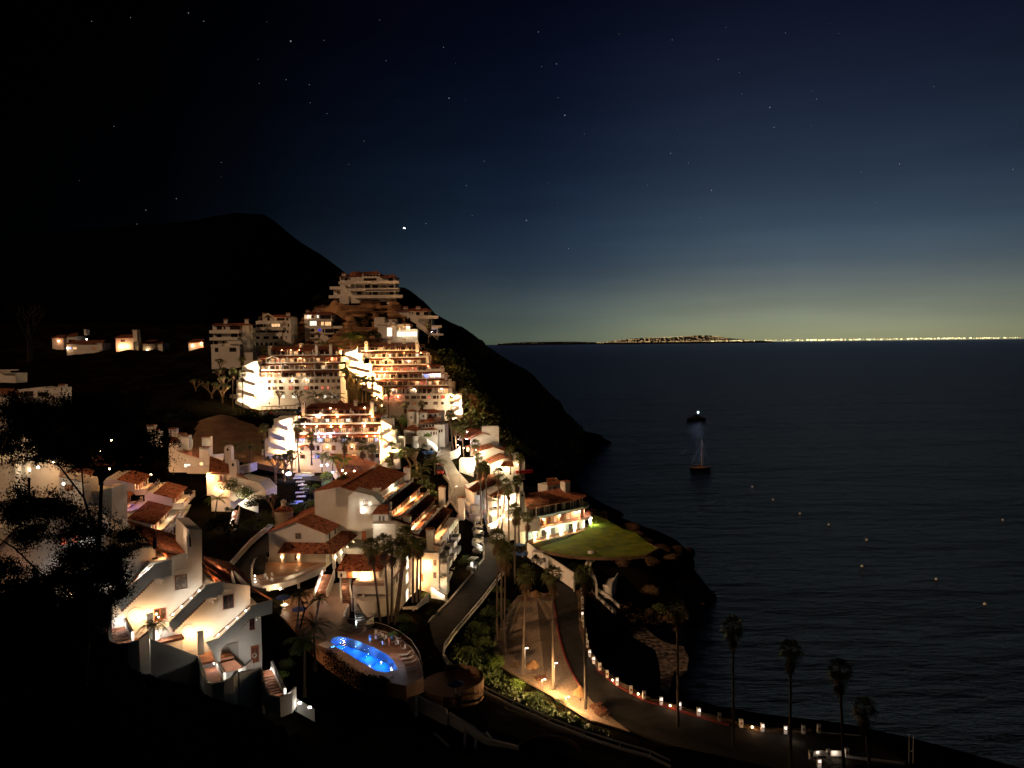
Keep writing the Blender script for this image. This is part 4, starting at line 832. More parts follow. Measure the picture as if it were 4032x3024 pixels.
# porch roof and lean-to
zt = fh.L(1200, 2136, 0).z; ze = fh.L(1200, 2178, -2.4).z; xl, xr = fh.L(1120, 2136, 0).x, A1.x; xe0, xe1 = fh.L(1092, 2174, -2.4).x, fh.L(1318, 2178, -2.4).x
le = fh.Lx(1445, 2089, xe1).y
mb = MB(); mb.roof((xe0, -2.4, ze), (xe1, -2.4, ze), (xr, 0, zt), (xl, 0, zt), .36, .09, .15); mb.roof((xe0, 0, ze), (xe0, -2.4, ze), (xl, 0, zt), (xl, .01, zt), .36, .09, .15)
mb.roof((xe1, -2.4, ze), (xe1, le, ze), (xr, le, zt), (xr, 0, zt), .42, .08, .15); mb.build('porch_roof', 'tile', rh)
dk = 18.3 - fh.P.z
for (u, v) in ((1113,2200),(1177,2200)):
    p = fh.L(u, v, -1.9); mb = MB(); mb.box(p.x-.3, p.x+.3, -2.1, -1.5, dk, ze); c = mb.build('column', 'trim', rh); lamp(c, p.x, -2.1, ze-.9, 'y', 55, .12, .25)
for (u, v) in ((1315,2200),(1337,2176),(1360,2155),(1384,2139),(1405,2122)):
    x = xe1 - .6; p = fh.Lx(u, v, x); mb = MB(); mb.box(x-.3, x+.3, p.y-.3, p.y+.3, dk-1.2, ze+.1); c = mb.build('column', 'trim', rh)
    mb = MB(); mb.ball((x+.55, p.y-.1, ze-1.0), .14, 8); mb.build('wall_lamp', 'bulby', c); plight(c, (x+.75, p.y-.35, ze-1.0), (1,.66,.34), 60)
mb = MB(); mb.box(xr, xr+.1, 1, le, dk-1, ze+.5)
mb.box(A0.x+4, A0.x+5, -.1, 0, dk, ze-.4); mb.build('inner_wall', 'stucco', rh)
for (u0, u1, v0, v1, k) in ((1134,1145,2180,2187,'glass'),(1160,1182,2182,2214,'wood')):
    p, q = fh.L(u0, v0, 0), fh.L(u1, v1, 0)
    if k == 'wood': mb = MB(); mb.box(p.x, q.x, -.1, 0, dk, p.z); mb.build('door', 'wood', rh)
    else: window(rh, p.x, q.x, q.z, p.z, 0, 'glass', 1)
# round turret
t = Fr(atY(1117, 2010, 182)); mb = MB(); R_ = 37/3030*182
p, q = fh.L(1117, 2010, 14), fh.L(1117, 2120, 14); mb.lathe([(R_*.97, q.z-2), (R_*.97, p.z)], 24, p.x, 14); o = mb.build('round_turret', 'stucco', rh, smooth=True)
mb = MB(); n = 48
vs = [(p.x + (R_*1.05)*(1+.0*(i%2))*math.cos(2*math.pi*i/n), 14 + R_*1.05*math.sin(2*math.pi*i/n), p.z + (.08 if i%2 else -.02)) for i in range(n)] + [(p.x, 14, p.z+1.5)]
mb.add(vs, [(i, (i+1)%n, n) for i in range(n)]); mb.build('turret_roof', 'tile', o)
mb = MB(); mb.lathe([(.55,p.z+1.0),(.5,p.z+1.9),(.7,p.z+2.0),(.55,p.z+2.4),(.02,p.z+2.7)], 12, p.x, 14); mb.build('cupola', 'stucco', o)
# rear right terraces of the club house
for (u0, u1, vt, vb, y) in ((1378,1437,2037,2100,13.5),(1423,1470,2055,2140,10.5),(1390,1440,2020,2060,17)):
    p, q = fh.L(u0, vt, y), fh.L(u1, vb, y); mb = MB(); mb.box(p.x, q.x, y, y+4.5, q.z-5, p.z-.9); mb.box(p.x, q.x, y, y+.2, p.z-.9, p.z); mb.box(q.x-.2, q.x, y+.2, y+4.5, p.z-.9, p.z); mb.box(p.x, p.x+.2, y+.2, y+4.5, p.z-.9, p.z); mb.build('roof_terrace', 'stucco', rh)
p = fh.L(1433, 2108, 9.5); mb = MB(); mb.box(p.x-.45, p.x+.45, 9.3, 9.5, p.z-1.3, p.z+1.0); mb.build('door', 'woodred', rh)

# ---- curved deck in front
def uvz(pts, z): return [atZ(u, v, z) for u, v in pts]
DZ = 18.3
dp = uvz([(997,2300),(1037,2305),(1085,2298),(1125,2289),(1165,2277),(1200,2263),(1240,2247),(1280,2228),(1283,2214),(1060,2213),(1020,2208),(1003,2220),(993,2245),(991,2275)], DZ)
rd = empty('raised_deck', dp[0], 0, None, 'curved raised deck with a low white wall and a metal rail before the club house', 'deck')
mb = MB(); mb.pz([(p.x, p.y) for p in dp], DZ-.45, DZ); wbuild(mb, 'deck_floor', 'deck', rd)
mb = MB(); mb.band(dp[0:8], -1.15, -.02, .35); wbuild(mb, 'fascia', 'stucco', rd)
mb = MB(); lo = [dp[9] + Vector((0,0,0)), dp[10], dp[11], dp[12], dp[13], dp[0]]; 
mb.band(lo, -1.5, 1.05, .35); wbuild(mb, 'side_parapet', 'trim', rd)
o = railing(rd, [rel(rd, p) for p in dp[0:8]], 1.05, .22, 'steel', .02)
for (u, v) in ((1003,2267),(1003,2280),(1006,2291)):
    p = atZ(u, v, DZ+.5); mb = MB(); mb.ball(p, .09, 6); wbuild(mb, 'step_light', 'bulbc', rd); plight(rd, rel(rd, p + Vector((.25,0,0))), (1,.88,.7), 5)
for (u, v) in ((1114,2330),(1176,2320),(1060,2345)):
    p = atZ(u, v, 15); mb = MB(); mb.lathe([(.28,15),(.28,DZ-.4)], 10, p.x, p.y); wbuild(mb, 'support_column', 'stucco', rd)
p = atY(1103, 2318, 148.5); mb = MB(); mb.ball(p, .2, 8); wbuild(mb, 'wall_lamp', 'bulby', rd); plight(rd, rel(rd, p + Vector((0,-.5,0))), (1,.72,.4), 130)
mb = MB(); mb.band([atZ(1075,2300,15), atZ(1180,2270,15), atZ(1282,2262,15)], 0, 2.9, .3); wbuild(mb, 'rear_wall', 'stucco', rd)
def terrace_chair(u, v, z, label, rot=0.0):
    p = atZ(u, v, z); r = empty('garden_chair', p, rot, None, label, 'chair', 'white chairs on the deck')
    mb = MB(); mb.box(-.25,.25,-.25,.25,.40,.45); mb.build('seat', 'white', r)
    mb = MB(); mb.box(-.25,.25,.22,.27,.45,.95); mb.build('backrest', 'white', r)
    for sx_ in (-.22,.22):
        for sy_ in (-.22,.22): mb = MB(); mb.box(sx_-.02,sx_+.02,sy_-.02,sy_+.02,0,.40); mb.build('leg', 'white', r)
terrace_chair(1045, 2278, DZ, 'white chair on the deck nearest its low side wall', .4); terrace_chair(1056, 2288, DZ, 'white chair with its back to the deck rail', 2.6); terrace_chair(1074, 2272, DZ, 'white chair pulled out from the others on the deck', 1.2); terrace_chair(1073, 2292, DZ, 'white chair on the deck second from the rail corner', 2.9)

# ---- plaza, pool
PZ = 15.0
pl = uvz([(1040,2318),(1180,2292),(1300,2262),(1346,2286),(1346,2330),(1378,2385),(1356,2440),(1400,2474),(1480,2478),(1560,2505),(1625,2560),(1660,2620),(1668,2668),(1600,2700),(1420,2668),(1290,2585),(1180,2490),(1090,2412)], PZ)
ppool = uvz([(1300,2525),(1310,2512),(1335,2506),(1375,2512),(1425,2530),(1475,2550),(1525,2577),(1550,2602),(1566,2637),(1520,2647),(1482,2641),(1412,2602),(1350,2562),(1312,2542)], PZ)
# plaza with the pool cut out: bridge polygon
import bmesh
def holed(name, outer, hole, z, t, m, **tg):
    bm = bmesh.new(); o_ = [bm.verts.new((p.x, p.y, z)) for p in outer]; h_ = [bm.verts.new((p.x, p.y, z)) for p in hole]
    eo = [bm.edges.new((o_[i], o_[(i+1)%len(o_)])) for i in range(len(o_))]; eh = [bm.edges.new((h_[i], h_[(i+1)%len(h_)])) for i in range(len(h_))]
    bmesh.ops.triangle_fill(bm, use_beauty=True, edges=eo+eh)
    ret = bmesh.ops.extrude_edge_only(bm, edges=eo+eh); 
    for v in [g for g in ret['geom'] if isinstance(g, bmesh.types.BMVert)]: v.co.z -= t
    bmesh.ops.recalc_face_normals(bm, faces=bm.faces)
    me = bpy.data.meshes.new(name); bm.to_mesh(me); bm.free(); ob = bpy.data.objects.new(name, me); COL.objects.link(ob); me.materials.append(MT[m]); return tag(ob, **tg)
holed('plaza', pl, ppool, PZ, 2.2, 'deck', kind='structure', label='terracotta plaza and pool deck below the club house')
MT['poolwall'] = mat('pool_plaster', (.04,.30,.72), .6, (.03,.22,.62), .5)
m, nt2, out = new_mat('pool_water')
gl = nt2.nodes.new('ShaderNodeBsdfGlossy'); gl.inputs['Roughness'].default_value = .08; tr = nt2.nodes.new('ShaderNodeBsdfTransparent'); tr.inputs[0].default_value = (.55,.8,1,1)
fr_ = nt2.nodes.new('ShaderNodeFresnel'); fr_.inputs[0].default_value = 1.33; mx = nt2.nodes.new('ShaderNodeMixShader')
nn = nt2.nodes.new('ShaderNodeTexNoise'); nn.inputs['Scale'].default_value = 1.6; nn.inputs['Detail'].default_value = 3; bb_ = nt2.nodes.new('ShaderNodeBump'); bb_.inputs['Distance'].default_value = .02
tcx = nt2.nodes.new('ShaderNodeTexCoord'); nt2.links.new(tcx.outputs['Object'], nn.inputs['Vector']); nt2.links.new(nn.outputs[0], bb_.inputs['Height']); nt2.links.new(bb_.outputs[0], gl.inputs['Normal']); nt2.links.new(bb_.outputs[0], fr_.inputs['Normal'])
nt2.links.new(fr_.outputs[0], mx.inputs[0]); nt2.links.new(tr.outputs[0], mx.inputs[1]); nt2.links.new(gl.outputs[0], mx.inputs[2]); nt2.links.new(mx.outputs[0], out.inputs[0]); MT['poolwater'] = m
rp = empty('swimming_pool', ppool[0], 0, None, 'oval swimming pool glowing deep blue beside the deck loungers', 'pool')
mb = MB(); n = len(ppool); lowp = [Vector((p.x, p.y, PZ-1.6)) for p in ppool]
mb.add([tuple(p) for p in lowp], [tuple(range(n))]); mb.add([tuple(p - Vector((0,0,.02))) for p in ppool] + [tuple(p) for p in lowp], [(i, (i+1)%n, n+(i+1)%n, n+i) for i in range(n)]); wbuild(mb, 'basin', 'poolwall', rp)
mb = MB(); mb.add([(p.x, p.y, PZ-.07) for p in ppool], [tuple(range(n-1,-1,-1))]); wbuild(mb, 'pool_water', 'poolwater', rp)
cen = sum(ppool, Vector()) / n
for k, (u, v, pw) in enumerate(((1340,2530,75),(1400,2545,85),(1450,2575,130),(1500,2605,100),(1535,2630,60))):
    p = atZ(u, v, PZ-.8); mb = MB(); mb.ball(p, .05, 6); wbuild(mb, 'pool_lamp', 'bulbb', rp); plight(rp, rel(rp, p + Vector((0,0,.25))), (.10,.36,1.0), pw, .3)
mb = MB()
for s in (0, .55):
    a = atZ(1535, 2638, PZ) + Vector((s,0,0)); mb.tube(a, a+Vector((0,0,.9)), .03); mb.tube(a+Vector((0,0,.9)), a+Vector((0,.5,.9)), .03); mb.tube(a+Vector((0,.5,.9)), a+Vector((0,.5,-.9)), .03)
wbuild(mb, 'ladder', 'steel', rp)
# glass fence round the far side of the pool
m, nt3, out = new_mat('fence_glass'); t3 = nt3.nodes.new('ShaderNodeBsdfTransparent'); g3 = nt3.nodes.new('ShaderNodeBsdfGlossy'); g3.inputs[1].default_value = .1 if False else .1; x3 = nt3.nodes.new('ShaderNodeMixShader'); x3.inputs[0].default_value = .12
nt3.links.new(t3.outputs[0], x3.inputs[1]); nt3.links.new(g3.outputs[0], x3.inputs[2]); nt3.links.new(x3.outputs[0], out.inputs[0]); MT['fglass'] = m
fpts = uvz([(1345,2458),(1400,2468),(1460,2474),(1520,2490),(1575,2516),(1620,2552),(1650,2600),(1664,2650),(1662,2672)], PZ)
rfz = empty('pool_fence', fpts[0], 0, None, 'curved glass pool fence with pale top rail behind the loungers', 'fence')
mb = MB(); mb.band(fpts, .08, 1.3, .03); wbuild(mb, 'glass_panel', 'fglass', rfz)
mb = MB(); mb.band(fpts, 1.3, 1.37, .08); mb.band(fpts, 0, .12, .2); wbuild(mb, 'top_rail', 'kerb', rfz)
# diving figure shapes are the swimmers; loungers
def lounger(u, v, deg, label):
    p = atZ(u, v, PZ); r = empty('sun_lounger', p, R(deg), None, label, 'sun lounger', 'sun loungers round the pool')
    mb = MB(); mb.box(-.32,.32,-.95,.35,.28,.36); mb.build('seat', 'lounger', r)
    mb = MB(); mb.px([(.35,.28),(.35,.36),(1.0,.78),(1.02,.70)], -.32, .32); mb.build('backrest', 'lounger', r)
    for x in (-.28,.24):
        for y in (-.85,.3): mb = MB(); mb.box(x, x+.04, y, y+.04, 0, .28); mb.build('leg', 'metal', r)
LB = ['leftmost','second','third','fourth','fifth']
for i, (x, y) in enumerate(((600,300),(670,320),(740,335),(830,355),(900,385))): lounger(1200+x/4, 2400+y/4+3, -35, f'tan sun lounger above the pool, {LB[i]} of the five in its row')
LB2 = ['topmost','second','third','fourth','lowest']
for i, (x, y) in enumerate(((1580,740),(1620,800),(1660,860),(1690,930),(1700,985))): lounger(1200+x/4, 2400+y/4, -78 + 2*i, f'tan sun lounger by the curved glass fence, {LB2[i]} of that row')
def table(name, u, v, z, r_, label, m='white', h=.74):
    p = atZ(u, v, z); r = empty(name, p, 0, None, label, 'table')
    mb = MB(); mb.lathe([(.02,h-.04),(r_,h-.04),(r_,h),(.02,h)], 16); mb.build('table_top', m, r); mb = MB(); mb.lathe([(.05,.03),(.05,h-.04)], 8); mb.build('leg', m, r); mb = MB(); mb.lathe([(.02,0),(.28,0),(.28,.03),(.02,.03)], 12); mb.build('base', m, r)
def umbrella(u, v, z, rad, label, m='navy', h=2.5, closed=False):
    p = atZ(u, v, z); r = empty('parasol', p, 0, None, label, 'parasol')
    mb = MB(); mb.lathe([(.03,0),(.03,h)], 8); mb.build('pole', 'white', r); mb = MB(); mb.lathe([(.02,0),(.3,0),(.3,.08),(.02,.08)], 12); mb.build('base', 'metal', r)
    mb = MB()
    if closed: mb.lathe([(.05,h*.42),(.2,h*.5),(.14,h*.8),(.02,h)], 8)
    else: mb.lathe([(rad,h-.62),(rad*.98,h-.45),(rad*.5,h-.2),(.02,h)], 8)
    mb.build('canopy', m, r)
umbrella(1117, 2392, PZ, 1.45, 'open navy parasol standing over the round table on the plaza'); table('round_table', 1120, 2396, PZ, .75, 'pale round table under the navy parasol on the plaza')
umbrella(1180, 2440, PZ, 1.4, 'second navy parasol half hidden behind the branching garden tree'); table('pool_table', 1500, 2536, PZ, .55, 'small dark round table among the people by the pool', 'metal')
p = atZ(1120, 2396, PZ)
rt = empty('table_lantern', p + Vector((.1,0,.74)), 0, None, 'small lit lantern on the round table under the navy parasol', 'lantern'); mb = MB(); mb.lathe([(.02,0),(.1,0),(.1,.22),(.02,.26)], 8); mb.build('lantern_body', 'bulby', rt); plight(rt, (0,-.2,.4), (1,.75,.45), 22)
# ---- stair from the plaza up to the club house
rs = empty('staircase', atZ(1260, 2346, PZ), 0, None, 'terracotta staircase with glowing white side walls climbing from the plaza to the club house', 'staircase')
a, b = atZ(1262, 2347, PZ), atZ(1293, 2262, DZ); mb = MB(); stairs(mb, a, b, 2.3, 16); wbuild(mb, 'steps', 'brick', rs)
d = (b-a); d.z = 0; s = Vector((-d.y, d.x, 0)).normalized()
mb = MB(); mb.band([a + s*1.35, b + s*1.35], -.5, 1.0, .25); mb.band([a - s*1.35, a.lerp(b, .6) - s*1.45, b - s*1.35], -.5, 1.3, .25); wbuild(mb, 'side_wall', 'trim', rs)
for f in (.15, .5, .85): q = a.lerp(b, f) + s*1.0 + Vector((0,0,.7)); plight(rs, rel(rs, q), (1,.88,.68), 22, .08)
mb = MB(); mb.band([a - s*1.35 - d.normalized()*.2, a + s*1.35 - d.normalized()*.2], 0, .02, .1); wbuild(mb, 'threshold', 'brick', rs)
# ---- small tiled house with balcony
fn = Fr(atY(1525, 2480, 141), -5)
rn = fn.root('pool_house', 'small white house with a bright hipped tile roof and wooden balcony beside the plaza stairs', 'house')
bp_ = 19.1 - fn.P.z
p, q = fn.L(1392, 2300, 6.0), fn.L(1524, 2300, 6.0)
mb = MB()
mb.box(p.x, 0, 5.8, 30, -4, bp_ - .02 if False else bp_)           # main body under the roof terrace
mb.build('wall', 'stucco', rn)
pa, pb = fn.L(1388, 2306, 4.6), fn.L(1517, 2340, 4.6)
mb = MB(); mb.box(pa.x, pb.x+.5, 4.6, 6.2, pb.z, pb.z+.3); mb.box(pa.x, pb.x+.5, 4.6, 4.8, pb.z+.3, pa.z); mb.box(pb.x-.1, pb.x+.55, 4.55, 5.2, pb.z, pa.z+1.1); mb.build('balcony_front', 'stucco', rn)
railing(rn, [(pa.x, 4.7, pa.z), (pb.x, 4.7, pa.z)], .95, .22, 'woodred', .035)
wl, wr = fn.L(1331, 2290, 8.5), fn.L(1494, 2290, 8.5); zt = fn.L(1400, 2246, 8.5).z
mb = MB(); mb.box(wl.x, wr.x, 8.5, 15, bp_, zt); mb.build('upper_wall', 'stucco', rn)
e0, e1 = fn.L(1325, 2247, 7.4), fn.L(1500, 2248, 7.4); r0, r1_ = fn.L(1360, 2182, 11.5), fn.L(1427, 2182, 11.5)
mb = MB(); mb.roof(e0, e1, (r1_.x, 11.5, r0.z), (r0.x, 11.5, r0.z), .38, .1, .15); mb.roof((e1.x, 7.4, e1.z), (e1.x, 17, e1.z), (r1_.x, 17, r0.z), (r1_.x, 11.5, r0.z), .38, .09, .15); mb.roof((e0.x, 16, e0.z), (e0.x, 7.4, e0.z), (r0.x, 11.5, r0.z), (r0.x, 12, r0.z), .38, .09, .15)
mb.build('roof', 'tile', rn)
p = fn.L(1438, 2262, 8.5); lamp(rn, p.x, 8.5, p.z-.3, 'y', 210, .2, .5)
plight(rn, fn.L(1345, 2225, 5.5), (1,.5,.2), 40)
p, q = fn.L(1370, 2252, 8.5), fn.L(1388, 2290, 8.5); mb = MB(); mb.box(p.x-.2, q.x+.1, 8.4, 8.5, bp_, p.z); d_ = mb.build('door', 'woodred', rn); plight(rn, ((p.x+q.x)/2+.6, 7.8, p.z-.4), (1,.66,.3), 50)
window(rn, fn.L(1340,2258,8.5).x, fn.L(1348,2258,8.5).x, p.z-1.0, p.z-.3, 8.5, 'glass', 1)
# lower storey: recess with columns, then curved lower wall
zc = fn.L(1450, 2358, 4.0).z
mb = MB(); q0, q1 = fn.L(1395, 2340, 6.0), fn.L(1517, 2340, 6.0)
for u in (1395, 1432, 1488): x = fn.L(u, 2350, 5.3).x; mb.box(x-.22, x+.22, 5.0, 5.4, zc-.2, pb.z)
mb.build('column', 'trim', rn)
x0, x1 = fn.L(1408,2330,5.8).x, fn.L(1428,2330,5.8).x; mb = MB(); mb.box(x0, x1, 5.72, 5.8, zc-.1, zc+2.1); mb.build('door', 'wood', rn)
mb = MB(); xa, xb = fn.L(1400, 2380, 3).x, fn.L(1528, 2380, 3).x
pts = [(xa + (xb-xa)*i/12, 5.5 - 3.2*math.sin(math.pi*min(1, (i/12)*1.0 + .08))**.6) for i in range(13)]
mb.pz(pts + [(xb, 5.7), (xa, 5.7)], -4, zc); mb.build('curved_wall', 'stucco', rn)
# slits and lit openings on its long side
for (u, v) in ((1547,2293),(1552,2288),(1560,2281),(1564,2276)):
    p = fn.Lx(u, v, 0); mb = MB(); mb.box(.0, .05, p.y-.25, p.y+.25, p.z-.7, p.z+.6); mb.build('window', 'glass', rn)
for (u, v, h) in ((1602,2276,1.1),(1602,2342,1.2),(1603,2215,1.4)):
    p = fn.Lx(u, v, 0); mb = MB(); mb.box(.0, .06, p.y-1.1, p.y+1.1, p.z-h, p.z+h); w_ = mb.build('window', 'trim', rn); mb = MB(); mb.box(.05, .08, p.y-1, p.y+1, p.z-h+.1, p.z+h-.1); mb.build('pane', 'litwhite', w_)
a = fn.Lx(1520, 2290, 0); b = fn.Lx(1580, 2215, 0)
mb = MB(); mb.box(-.3, 0, 6, 30, bp_, bp_+.75); mb.build('roof_parapet', 'stucco', rn); mb = MB(); mb.box(-.36, .06, 6, 30, bp_+.75, bp_+.85); mb.build('coping', 'wood', rn)
plight(rn, (-2, 14, bp_+2.0), (1,.6,.3), 60)
# curved side stair with its lit wall, left of the house
rs2 = empty('staircase', atZ(1365, 2380, PZ), 0, None, 'narrow curved staircase with white walls next to the pool house', 'staircase')
c = uvz([(1366,2372),(1362,2345),(1362,2318),(1372,2292)], PZ); hs = [0, 1.3, 2.7, 4.0]
P = [Vector((q.x + .2*i, q.y, PZ + h)) for i, (q, h) in enumerate(zip([atZ(1366,2374,PZ), atZ(1356,2346,PZ), atZ(1352,2322,PZ), atZ(1356,2296,PZ)], hs))]
mb = MB()
for a, b in zip(P[:-1], P[1:]): stairs(mb, a, b, 1.5, 7)
wbuild(mb, 'steps', 'brick', rs2)
mb = MB()
L_, R_l = [], []
for i, q in enumerate(P):
    d = (P[min(i+1, 3)] - P[max(i-1, 0)]); d.z = 0; s = Vector((-d.y, d.x, 0)).normalized(); L_.append(q + s*.95); R_l.append(q - s*.95)
mb.band(L_, -1.5, .95, .22); mb.band(R_l, -2.5, .95, .22); wbuild(mb, 'side_wall', 'trim', rs2)
plight(rs2, rel(rs2, P[1] + Vector((-.4,0,1.0))), (1,.85,.6), 30); plight(rs2, rel(rs2, P[3] + Vector((-.2,0,1.2))), (1,.75,.45), 40)
# lit gate and swooping stair wall by the pool
rg = empty('garden_stair', atZ(1395, 2470, PZ), 0, None, 'swooping white stair walls lit bright white just above the pool', 'staircase')
mb = MB(); mb.band([atY(1405,2375,141)+Vector((0,0,-1)), atY(1425,2420,139)+Vector((0,0,-.6)), atY(1445,2450,137.5)+Vector((0,0,-.2))], -2.4, 1.0, .4); wbuild(mb, 'stair_wall', 'trim', rg)
mb = MB(); mb.band([atY(1440,2455,137)+Vector((0,0,-.1)), atY(1470,2440,138)], -1.2, .7, .45); mb.band([atY(1355,2438,140), atY(1372,2400,144)], -.8, 1.0, .3); wbuild(mb, 'side_wall', 'trim', rg)
mb = MB(); a = atY(1400,2470,139); stairs(mb, atZ(1425,2472,PZ)+Vector((0,0,-.4)), atZ(1412,2440,PZ)+Vector((0,0,1.6)), 1.4, 8); wbuild(mb, 'steps', 'kerb', rg)
for (u, v, pw) in ((1412,2440,90),(1432,2455,70),(1395,2455,60)): plight(rg, rel(rg, atY(u, v, 136.2)), (.86,.9,1.0), pw)

# ================================================================== blocks whose roof terraces step down to the right
def tier(fr, root, x0, x1, y, z0, eave=2.2, over=.9, up=3.0, rise=1.15, ter=2.4, seed=0, lit=.15, lamps=(), mroof='tile', endwin=True, dep=4.6, par=True, rails='wood', lits=('litw','litdim')):
    """one storey: wall facing -y with doors, sloping tile roof behind the eave, terrace with parapet, end gable at x0"""
    w = MB(); zr = z0 + eave + rise
    w.px([(y, z0-.3), (y, z0+eave), (y+up, zr-.05), (y+dep, zr-.05), (y+dep, z0-.3)], x0, x1); w.build('wall', 'stucco', root)
    r = MB(); r.roof((x0-.25, y-over, z0+eave-.15), (x1+.1, y-over, z0+eave-.15), (x1+.1, y+up, zr+.05), (x0-.25, y+up, zr+.05), .42, .07, .14); r.build('roof', mroof, root)
    fill_windows(root, x0+.5, x1-.5, z0+.1, z0+2.05, y, lit, seed, 1.7, .9, lits)
    if par:
        p = MB(); p.box(x0-.1, x1, y-ter-.2, y-ter, z0-.6, z0+.7); p.box(x0-.1, x0+.15, y-ter, y-.02, z0-.6, z0+.85); p.box(x0-.1, x1, y-ter, y-.01, z0-.25, z0)
        n = max(1, int((x1-x0)/7))
        for i in range(n+1): xx = x0 + (x1-x0-.8)*i/n; p.box(xx, xx+.8, y-ter-.35, y-ter+.15, z0-.6, z0+1.0)
        p.build('terrace_parapet', 'stucco', root); c = MB(); c.box(x0-.15, x1, y-ter-.26, y-ter+.06, z0+.7, z0+.8); c.build('coping', rails, root)
    for (x, tone, pw) in lamps: lamp(root, x, y, z0+1.85, tone, pw*1.7, .18)
fm = Fr((atZ(1720, 2370, 10).x, 168.0, 9.0), 84)
rm = fm.root('terraced_houses', 'block of roof terraces stepping down towards the lower road with four stacked dark tile roofs', 'terraced houses')
L = 31
tier(fm, rm, .8, L, 3.4, 10.8, seed=1, lamps=[(4.5,'w',120),(8.8,'y',120),(12,'w',90),(15.5,'w',60)], lit=.35, up=3.2)
tier(fm, rm, 1.5, L+1, 7.6, 13.8, seed=2, lamps=[(5.5,'c',110),(9.8,'w',130),(17.5,'y',40)], lit=.35, up=3.2)
tier(fm, rm, 2.5, L+2.5, 11.8, 16.8, seed=3, lamps=[(4.8,'w',50),(9.5,'y',130),(11.5,'w',120),(24,'y',260)], lit=.3, up=3.2)
tier(fm, rm, 3.0, L+3, 16.2, 19.8, seed=4, lamps=[(5.5,'y',120),(8.5,'y',130),(21,'c',260)], lit=.3, up=6.6, rise=2.0, dep=8)
mb = MB(); mb.roof((3.0, 29.4, 23.0), (28, 29.4, 23.0), (28, 22.8, 24.2), (3.0, 22.8, 24.2), .42, .07, .15); mb.build('roof', 'tile', rm)
mb = MB(); mb.px([(16,14),(16,21.9),(22.8,24.0),(29.2,22.9),(29.2,14)], 3.0, 27); mb.build('rear_wall', 'stucco', rm)
# facade storeys under the first terrace
mb = MB(); mb.box(.0, L, 1.0, 24, -2, 10.7); mb.build('wall', 'stucco', rm)
for k in range(3):
    z = 1.5 + 3*k
    fill_windows(rm, 1.0, L-1, z+.2, z+2.1, 1.0, .08, 50+k, 1.5, 1.3)
    for i in range(4):
        x = 1.5 + i*6; b = MB(); b.box(x, x+3.8, -.9, -.7, z-.1, z+1.05); b.box(x, x+3.8, -.7, 1.0, z-.1, z+.08); b.box(x, x+.2, -.7, 1.0, z+.08, z+1.05); b.box(x+3.6, x+3.8, -.7, 1.0, z+.08, z+1.05); b.build('balcony', 'stucco', rm)
# near end: lit wall, corner chimney, corner room
fe = Fr((fm.W((0,0,0)).x, fm.W((0,0,0)).y, 9.0), -6)
re_ = rm
def ew(u, v, y=0.0): 
    p = fe.L(u, v, y); return p
mb = MB(); P = [(1612,2400),(1612,2170),(1655,2175),(1728,2205),(1728,2380),(1700,2400)]
xz = fe.xz(P, -.35); mb.py(xz, -.35, .0); o = mb.build('end_wall', 'stucco', None); o.location = fe.P; o.rotation_euler = (0,0,fe.a)
bpy.context.view_layer.update()
def adopt(o, root):
    bpy.context.view_layer.update(); mw = o.matrix_world.copy(); o.parent = root; o.matrix_parent_inverse = root.matrix_world.inverted()
adopt(o, rm)
mb = MB(); p, q = fe.L(1655, 2176, -1.3), fe.L(1727, 2204, -1.3); mb.box(p.x, q.x, -1.3, -.4, q.z, p.z)
for (v0, v1) in ((2222,2255),(2276,2308)):
    p, q = fe.L(1733, v0, -1.5), fe.L(1760, v1, -1.5); mb.box(p.x, q.x, -1.5, .5, q.z, p.z)
p, q = fe.L(1728, 2200, .5), fe.L(1762, 2380, .5); mb.box(p.x, q.x, .5, 3, q.z-2, p.z)
o = mb.build('corner_balcony', 'stucco', None); o.location = fe.P; o.rotation_euler = (0,0,fe.a); adopt(o, rm)
e2 = fe.root('x', 'x', 'x'); 
def endwin(u0, u1, v0, v1, y, k, **kw):
    p, q = fe.L(u0, v0, y), fe.L(u1, v1, y); o = window(None, p.x, q.x, q.z, p.z, y, k, **kw)
bpy.data.objects.remove(e2)
re2 = empty('end_annex', fe.P, fe.a, None, 'end room and tall vented chimney at the dazzling corner of the terraced block', 'annex')
p, q = fe.L(1678, 2100, -.2), fe.L(1708, 2178, -.2); t = fe.L(1693, 2082, -.2); chimney(re2, (p.x+q.x)/2, .5, q.z, t.z, q.x-p.x, 1.4)
p, q = fe.L(1707, 2140, .3), fe.L(1735, 2178, .3); mb = MB(); mb.box(p.x, q.x, .3, 4, q.z-.1, p.z); mb.build('wall', 'stucco', re2); mb = MB(); mb.roof((p.x-.2, 0, p.z), (q.x+.3, 0, p.z-.5), (q.x+.3, 4.2, p.z-.5), (p.x-.2, 4.2, p.z), .42, .06, .12); mb.build('roof', 'tiledark', re2)
window(re2, *(lambda a, b: (a.x, b.x))(fe.L(1709,2150,.3), fe.L(1723,2150,.3)), fe.L(1715,2172,.3).z, fe.L(1715,2150,.3).z, .3, 'litdim', 2, True)
for (u0,u1,v0,v1) in ((1706,1718,2205,2228),(1706,1718,2253,2276)):
    p, q = fe.L(u0, v0, -.35), fe.L(u1, v1, -.35); window(re2, p.x, q.x, q.z, p.z, -.36, 'curtain', 2)
p, q = fe.L(1658, 2260, -.35), fe.L(1667, 2290, -.35); mb = MB(); mb.box(p.x, q.x, -.42, -.36, q.z, p.z); mb.build('door', 'woodred', re2)
